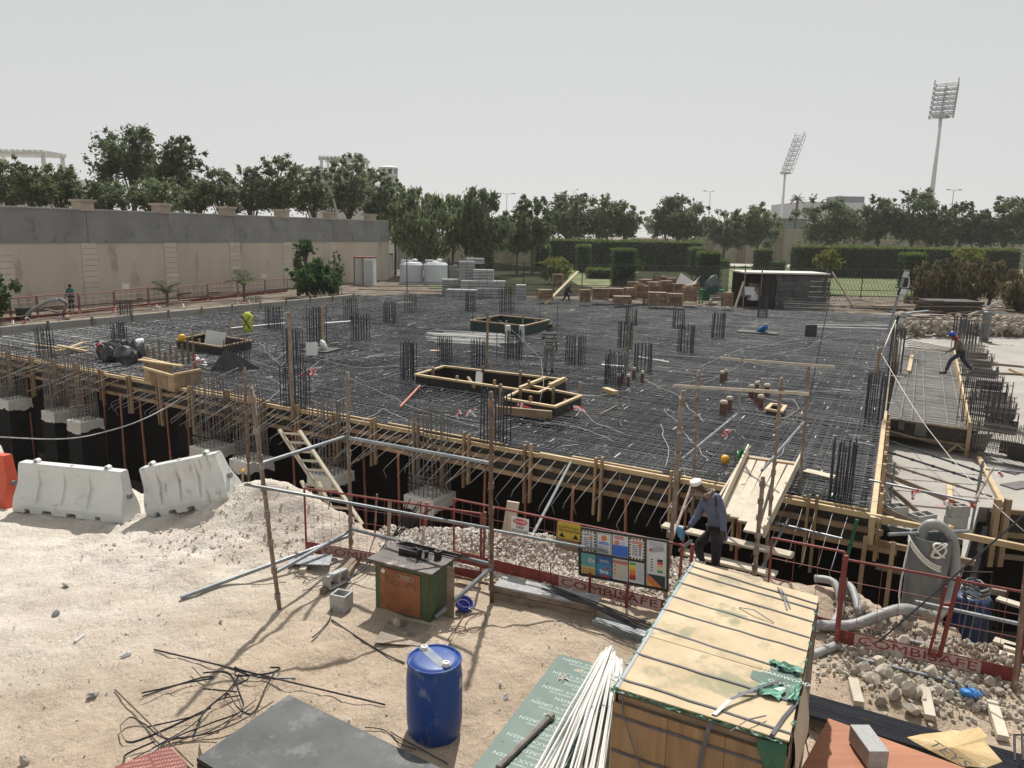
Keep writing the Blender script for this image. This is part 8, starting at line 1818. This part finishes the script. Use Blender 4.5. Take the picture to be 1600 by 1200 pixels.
BE = [('pel', 'spi'), ('spi', 'che'), ('che', 'nek'), ('nek', 'hea'), ('hea', 'cro'), ('che', 'shL'), ('shL', 'elL'), ('elL', 'wrL'), ('wrL', 'haL'), ('che', 'shR'), ('shR', 'elR'), ('elR', 'wrR'), ('wrR', 'haR'),
      ('pel', 'hiL'), ('hiL', 'knL'), ('knL', 'anL'), ('anL', 'toL'), ('pel', 'hiR'), ('hiR', 'knR'), ('knR', 'anR'), ('anR', 'toR')]
BR = dict(pel=.12, spi=.11, che=.13, nek=.052, hea=.084, cro=.062, shL=.068, elL=.042, wrL=.028, haL=.034, shR=.068, elR=.042, wrR=.028, haR=.034, hiL=.085, knL=.058, anL=.038, toL=.032, hiR=.085, knR=.058, anR=.038, toR=.032)
STAND = dict(pel=(0, 0, .95), spi=(0, 0, 1.1), che=(0, .01, 1.32), nek=(0, .0, 1.50), hea=(0, .02, 1.60), cro=(0, .01, 1.68), shL=(-.18, 0, 1.41), elL=(-.24, .0, 1.12), wrL=(-.25, .06, .88), haL=(-.25, .08, .80), shR=(.18, 0, 1.41), elR=(.24, 0, 1.12), wrR=(.25, .06, .88), haR=(.25, .08, .80),
             hiL=(-.09, 0, .90), knL=(-.11, .03, .50), anL=(-.12, 0, .09), toL=(-.13, .16, .04), hiR=(.09, 0, .90), knR=(.11, .03, .50), anR=(.12, 0, .09), toR=(.13, .16, .04))
def person(label, P, rz, J, shirt, trous, shoe, hat=None, hatk='cap', world=False, sc=1.0, scarf=None, long_shirt=False, sub_=2, stripes=False):
    o = thing('person', label, 'person', P, None, 0 if world else rz)
    K = {k: Vector(v) * sc for k, v in J.items()} if not world else {k: Vector(v) - Vector(P) for k, v in J.items()}
    fg = []
    for sd in 'LR':
        w_, h_ = K['wr' + sd], K['ha' + sd]; d_ = (h_ - w_).normalized(); s_ = d_.cross(Vector((0, 1, .3))).normalized(); c_ = d_.cross(s_)
        for i in range(4):
            b0 = h_ - d_ * .02 + s_ * (i - 1.5) * .019; l = (.065, .078, .074, .058)[i]; fg.append(([b0, b0 + d_ * l * .5 + c_ * .006, b0 + d_ * l * .8 + c_ * .024, b0 + d_ * l + c_ * .045], [.010, .009, .008, .007]))
        b0 = w_.lerp(h_, .4) - s_ * .02; fg.append(([b0, b0 - s_ * .03 + d_ * .03, b0 - s_ * .036 + d_ * .065 + c_ * .01], [.011, .010, .008]))
    body = skin_obj('body', K, BE, BR, skin_d, o, sub_, fingers=fg)
    R1 = {k: v * 1.0 for k, v in BR.items()}
    f = (K['hea'] - K['nek']); fd = None
    face = (Vector(J.get('look', (0, 1, 0))) if 'look' in J else Vector((0, 1, -.1))).normalized() if not world else Vector((-.8, -.35, -.3)).normalized()
    # face: nose, brow, ears, eyes
    hc = K['hea']; upv_ = (K['cro'] - K['hea']).normalized(); sd = face.cross(upv_).normalized()
    q = MB(); q.tube([hc + face * .078 + upv_ * .015, hc + face * .108 - upv_ * .018, hc + face * .085 - upv_ * .028], [.007, .014, .008], 6); q.blob(hc + sd * .09, .022, 1, .05, (.5, 1, 1.4)); q.blob(hc - sd * .09, .022, 1, .05, (.5, 1, 1.4)); q.box(hc + face * .086 - upv_ * .048, (.04, .02, .012)); q.build('facial_features', skin_d, o, local=True, smooth=True)
    q = MB(); q.blob(hc + face * .085 + sd * .03 + upv_ * .012, .009, 1, 0); q.blob(hc + face * .085 - sd * .03 + upv_ * .012, .009, 1, 0); q.build('eyes', print_black, o, local=True)
    up_e = [e for e in BE if e[0] in ('spi', 'che', 'shL', 'elL', 'shR', 'elR', 'pel') and e[1] in ('spi', 'che', 'shL', 'elL', 'wrL', 'shR', 'elR', 'wrR')]
    KS = {k: K[k] for k in ('pel', 'spi', 'che', 'shL', 'elL', 'wrL', 'shR', 'elR', 'wrR')}; KS['wrL'] = K['elL'].lerp(K['wrL'], .92); KS['wrR'] = K['elR'].lerp(K['wrR'], .92)
    KS['nb'] = K['che'].lerp(K['nek'], .62); rs2 = dict(pel=.150, spi=.140, che=.155, shL=.080, elL=.062, wrL=.046, shR=.080, elR=.062, wrR=.046, nb=.075); up_e = [('pel', 'spi')] + [e for e in up_e if e != ('pel', 'spi')] + [('che', 'nb')]
    if long_shirt: KS['hem'] = K['pel'] + Vector((.02, 0, -.20)); rs2['hem'] = .185; rs2['pel'] = .165; up_e.append(('pel', 'hem'))
    skin_obj('shirt', KS, up_e, rs2, shirt, o, sub_)
    KT = {k: K[k] for k in ('pel', 'hiL', 'knL', 'anL', 'hiR', 'knR', 'anR')}; KT['anL'] = K['knL'].lerp(K['anL'], .95); KT['anR'] = K['knR'].lerp(K['anR'], .95)
    skin_obj('trousers', KT, [('pel', 'hiL'), ('hiL', 'knL'), ('knL', 'anL'), ('pel', 'hiR'), ('hiR', 'knR'), ('knR', 'anR')], dict(pel=.135, hiL=.105, knL=.080, anL=.062, hiR=.105, knR=.080, anR=.062), trous, o, sub_)
    for s_ in 'LR':
        a, t = K['an' + s_], K['to' + s_]; d_ = (t - a); d_.z = 0; d_ = d_.normalized() if d_.length > .01 else Vector((0, 1, 0)); q = MB(); h0 = Vector((a.x, a.y, min(a.z, t.z) - .0)) - d_ * .05
        q.tube([h0 + Vector((0, 0, .01)), h0 + d_ * .10, h0 + d_ * .22 - Vector((0, 0, .01)), h0 + d_ * .27 - Vector((0, 0, .015))], [.045, .052, .048, .025], 10); q.build('shoe', shoe, o, smooth=True, local=True)
    if hat:
        q = MB(); n_ = upv_; c = hc + upv_ * .035
        if hatk == 'helmet': prof = [(.128, -.01), (.132, .0), (.122, .03), (.11, .07), (.085, .105), (.045, .125), (.002, .13)]
        elif hatk == 'cap': prof = [(.090, -.02), (.092, .0), (.089, .028), (.076, .038), (.002, .040)]
        else: prof = [(.100, -.03), (.104, .01), (.095, .05), (.06, .08), (.002, .09)]
        q.lathe(prof, (0, 0, 0), 18, cap=False); h = q.build('hat' if hatk != 'hair' else 'hair', hat, None, smooth=True); h.parent = o; h.matrix_local = Matrix.Translation(c) @ upv_.to_track_quat('Z', 'Y').to_matrix().to_4x4()
    if scarf:
        q = MB(); c = K['che'].lerp(K['nek'], .80)
        for k in range(3): q.tube([c + Vector((.125 * math.cos(a), .10 * math.sin(a), .03 * math.sin(a * 2 + k) + k * .022 - .02)) for a in np.linspace(0, 6.283, 14)], .032, 7)
        q.build('scarf', scarf, o, local=True, smooth=True)
    return o
Yp = 11.6
def wp_(x, y, Y): return WY(x, y, Y)
NJ = dict(pel=wp_(1121, 826, 11.62), spi=wp_(1120, 808, 11.6), che=wp_(1113, 784, 11.55), nek=wp_(1099, 767, 11.5), hea=wp_(1088, 757, 11.47), cro=wp_(1086, 750, 11.46), shL=wp_(1121, 778, 11.36), elL=wp_(1131, 808, 11.28), wrL=wp_(1129, 833, 11.25), haL=wp_(1127, 842, 11.24), shR=wp_(1103, 780, 11.74),
          elR=wp_(1090, 806, 11.8), wrR=wp_(1076, 824, 11.75), haR=wp_(1068, 828, 11.72), hiL=wp_(1120, 832, 11.53), knL=wp_(1119, 868, 11.40), anL=wp_(1115, 905, 11.45), toL=wp_(1104, 911, 11.40), hiR=wp_(1117, 830, 11.72), knR=wp_(1090, 850, 11.75), anR=wp_(1098, 888, 11.85), toR=wp_(1087, 892, 11.85))
kurta = mat('grey_blue_cotton', (.085, .10, .16), (.15, .17, .245), 5, .9, bump=1.0, bscale=9, vary=0); blackcl = mat('black_cotton', (.012, .012, .014), (.025, .025, .028), 4, .85); plaid = mat('plaid_scarf', (.30, .08, .07), (.42, .38, .28), 18, .9, spots=(.10, .10, .08), sscale=22, sth=.5, vary=0)
cP = Vector((NJ['anL'].x, NJ['anL'].y, NJ['anL'].z - .08))
pn = person('stooping worker in white cap, red scarf and blue-grey shirt beside the notice board', cP, 0, NJ, kurta, blackcl, print_black, white_paint, 'cap', world=True, scarf=plaid, long_shirt=True)
q = MB(); q.blob(NJ['haR'] + Vector((-.05, -.02, -.03)), .10, 2, .25, (1.3, .9, .6)); tag(q.build('blue_bag', mat('blue_bag', (.04, .16, .30), (.10, .28, .45), 6, .4), smooth=True), 'blue plastic bag under the hand of the crouching worker on the plank', 'bag')
# striped shirt man (seen from behind)
def stripe_mat():
    M = bpy.data.materials.new('striped_cotton'); M.use_nodes = True; t = M.node_tree; N = t.nodes; L = t.links; b = N['Principled BSDF']; b.inputs['Roughness'].default_value = .9
    tc = N.new('ShaderNodeTexCoord'); sx = N.new('ShaderNodeSeparateXYZ'); L.new(tc.outputs['Object'], sx.inputs[0]); m1 = N.new('ShaderNodeMath'); m1.operation = 'MULTIPLY'; m1.inputs[1].default_value = 7.5; L.new(sx.outputs[2], m1.inputs[0])
    fr = N.new('ShaderNodeMath'); fr.operation = 'FRACT'; L.new(m1.outputs[0], fr.inputs[0]); r = N.new('ShaderNodeValToRGB'); r.color_ramp.interpolation = 'CONSTANT'; e = r.color_ramp.elements; e[0].color = (.05, .06, .09, 1); e[1].position = .45; e[1].color = (.42, .40, .36, 1)
    e2_ = e.new(.62); e2_.color = (.12, .09, .07, 1); e3 = e.new(.75); e3.color = (.42, .40, .36, 1); L.new(fr.outputs[0], r.inputs[0]); L.new(r.outputs[0], b.inputs[0]); return M
J2 = dict(STAND); J2.update(elL=(-.26, .10, 1.14), wrL=(-.16, .28, 1.22), haL=(-.12, .33, 1.28), hea=(-.01, .05, 1.585), cro=(-.01, .05, 1.665))
person('man in a striped shirt and grey trousers seen from behind on the steel mat', W(857, 582, SZ), -.15, J2, stripe_mat(), mat('grey_trousers', (.16, .17, .16), (.23, .24, .22), 4, .9), print_black, mat('black_hair', (.01, .01, .01), (.02, .02, .02)), 'hair', sc=1.02)
# blue helmet worker, striding towards the left, seen from the right
J3 = dict(pel=(0, 0, .86), spi=(.0, .04, 1.0), che=(.0, .12, 1.22), nek=(0, .24, 1.38), hea=(0, .32, 1.45), cro=(0, .35, 1.52), shL=(-.18, .14, 1.28), elL=(-.24, .22, 1.0), wrL=(-.18, .42, .88), haL=(-.16, .48, .84), shR=(.18, .14, 1.28), elR=(.24, .16, .98), wrR=(.2, .36, .84), haR=(.18, .42, .80),
          hiL=(-.09, 0, .82), knL=(-.10, .30, .55), anL=(-.10, .42, .10), toL=(-.10, .57, .05), hiR=(.09, 0, .82), knR=(.10, -.20, .46), anR=(.10, -.50, .16), toR=(.10, -.40, .05))
person('worker with a blue helmet and red scarf striding over the raised strip', W(1482, 585, RZ) + Vector((.35, 0, 0)), R(68), J3, mat('brown_check_shirt', (.10, .075, .06), (.17, .13, .11), 12, .9), mat('dark_blue_trousers', (.02, .025, .045), (.035, .04, .06), 4, .9), print_black, mat('helmet_blue', (.01, .05, .32), (.02, .07, .42), 2, .35), 'helmet', scarf=mat('red_cloth', (.25, .02, .03), (.35, .04, .05), 5, .9), sc=1.02)
J4 = dict(STAND); J4.update(elR=(.28, .02, 1.14), wrR=(.33, .08, .92), haR=(.35, .1, .84), elL=(-.26, .08, 1.15), wrL=(-.22, .30, 1.05), haL=(-.2, .36, 1.03))
person('worker in a green shirt standing by the arching hose at the far left', W(113, 487, .0), R(170), J4, mat('green_shirt', (.03, .13, .12), (.05, .19, .17), 3, .9), mat('dark_trousers', (.03, .03, .035), (.05, .05, .055), 3, .9), print_black, MT['black_hair'], 'hair', sub_=1)
J5 = dict(J3); person('dark dressed worker stooping behind the leaning plank at the far slab edge', W(884, 475, .2), R(-60), J5, MT['dark_trousers'], blackcl, print_black, rust_tube, 'cap', sub_=1)
# thin dust haze over the site
q = MB(); q.box((0, 690, 18), (1500, 1600, 48)); hz_ = q.build('haze', None); hz_['kind'] = 'stuff'
HM = bpy.data.materials.new('haze'); HM.use_nodes = True; hn = HM.node_tree; hn.nodes.remove(hn.nodes['Principled BSDF']); hv_ = hn.nodes.new('ShaderNodeVolumePrincipled')
hv_.inputs['Color'].default_value = (.90, .91, .91, 1); hv_.inputs['Density'].default_value = .00026; hv_.inputs['Anisotropy'].default_value = .3
hn.links.new(hv_.outputs[0], hn.nodes['Material Output'].inputs['Volume']); hz_.data.materials.clear(); hz_.data.materials.append(HM)
S.cycles.volume_bounces = 1
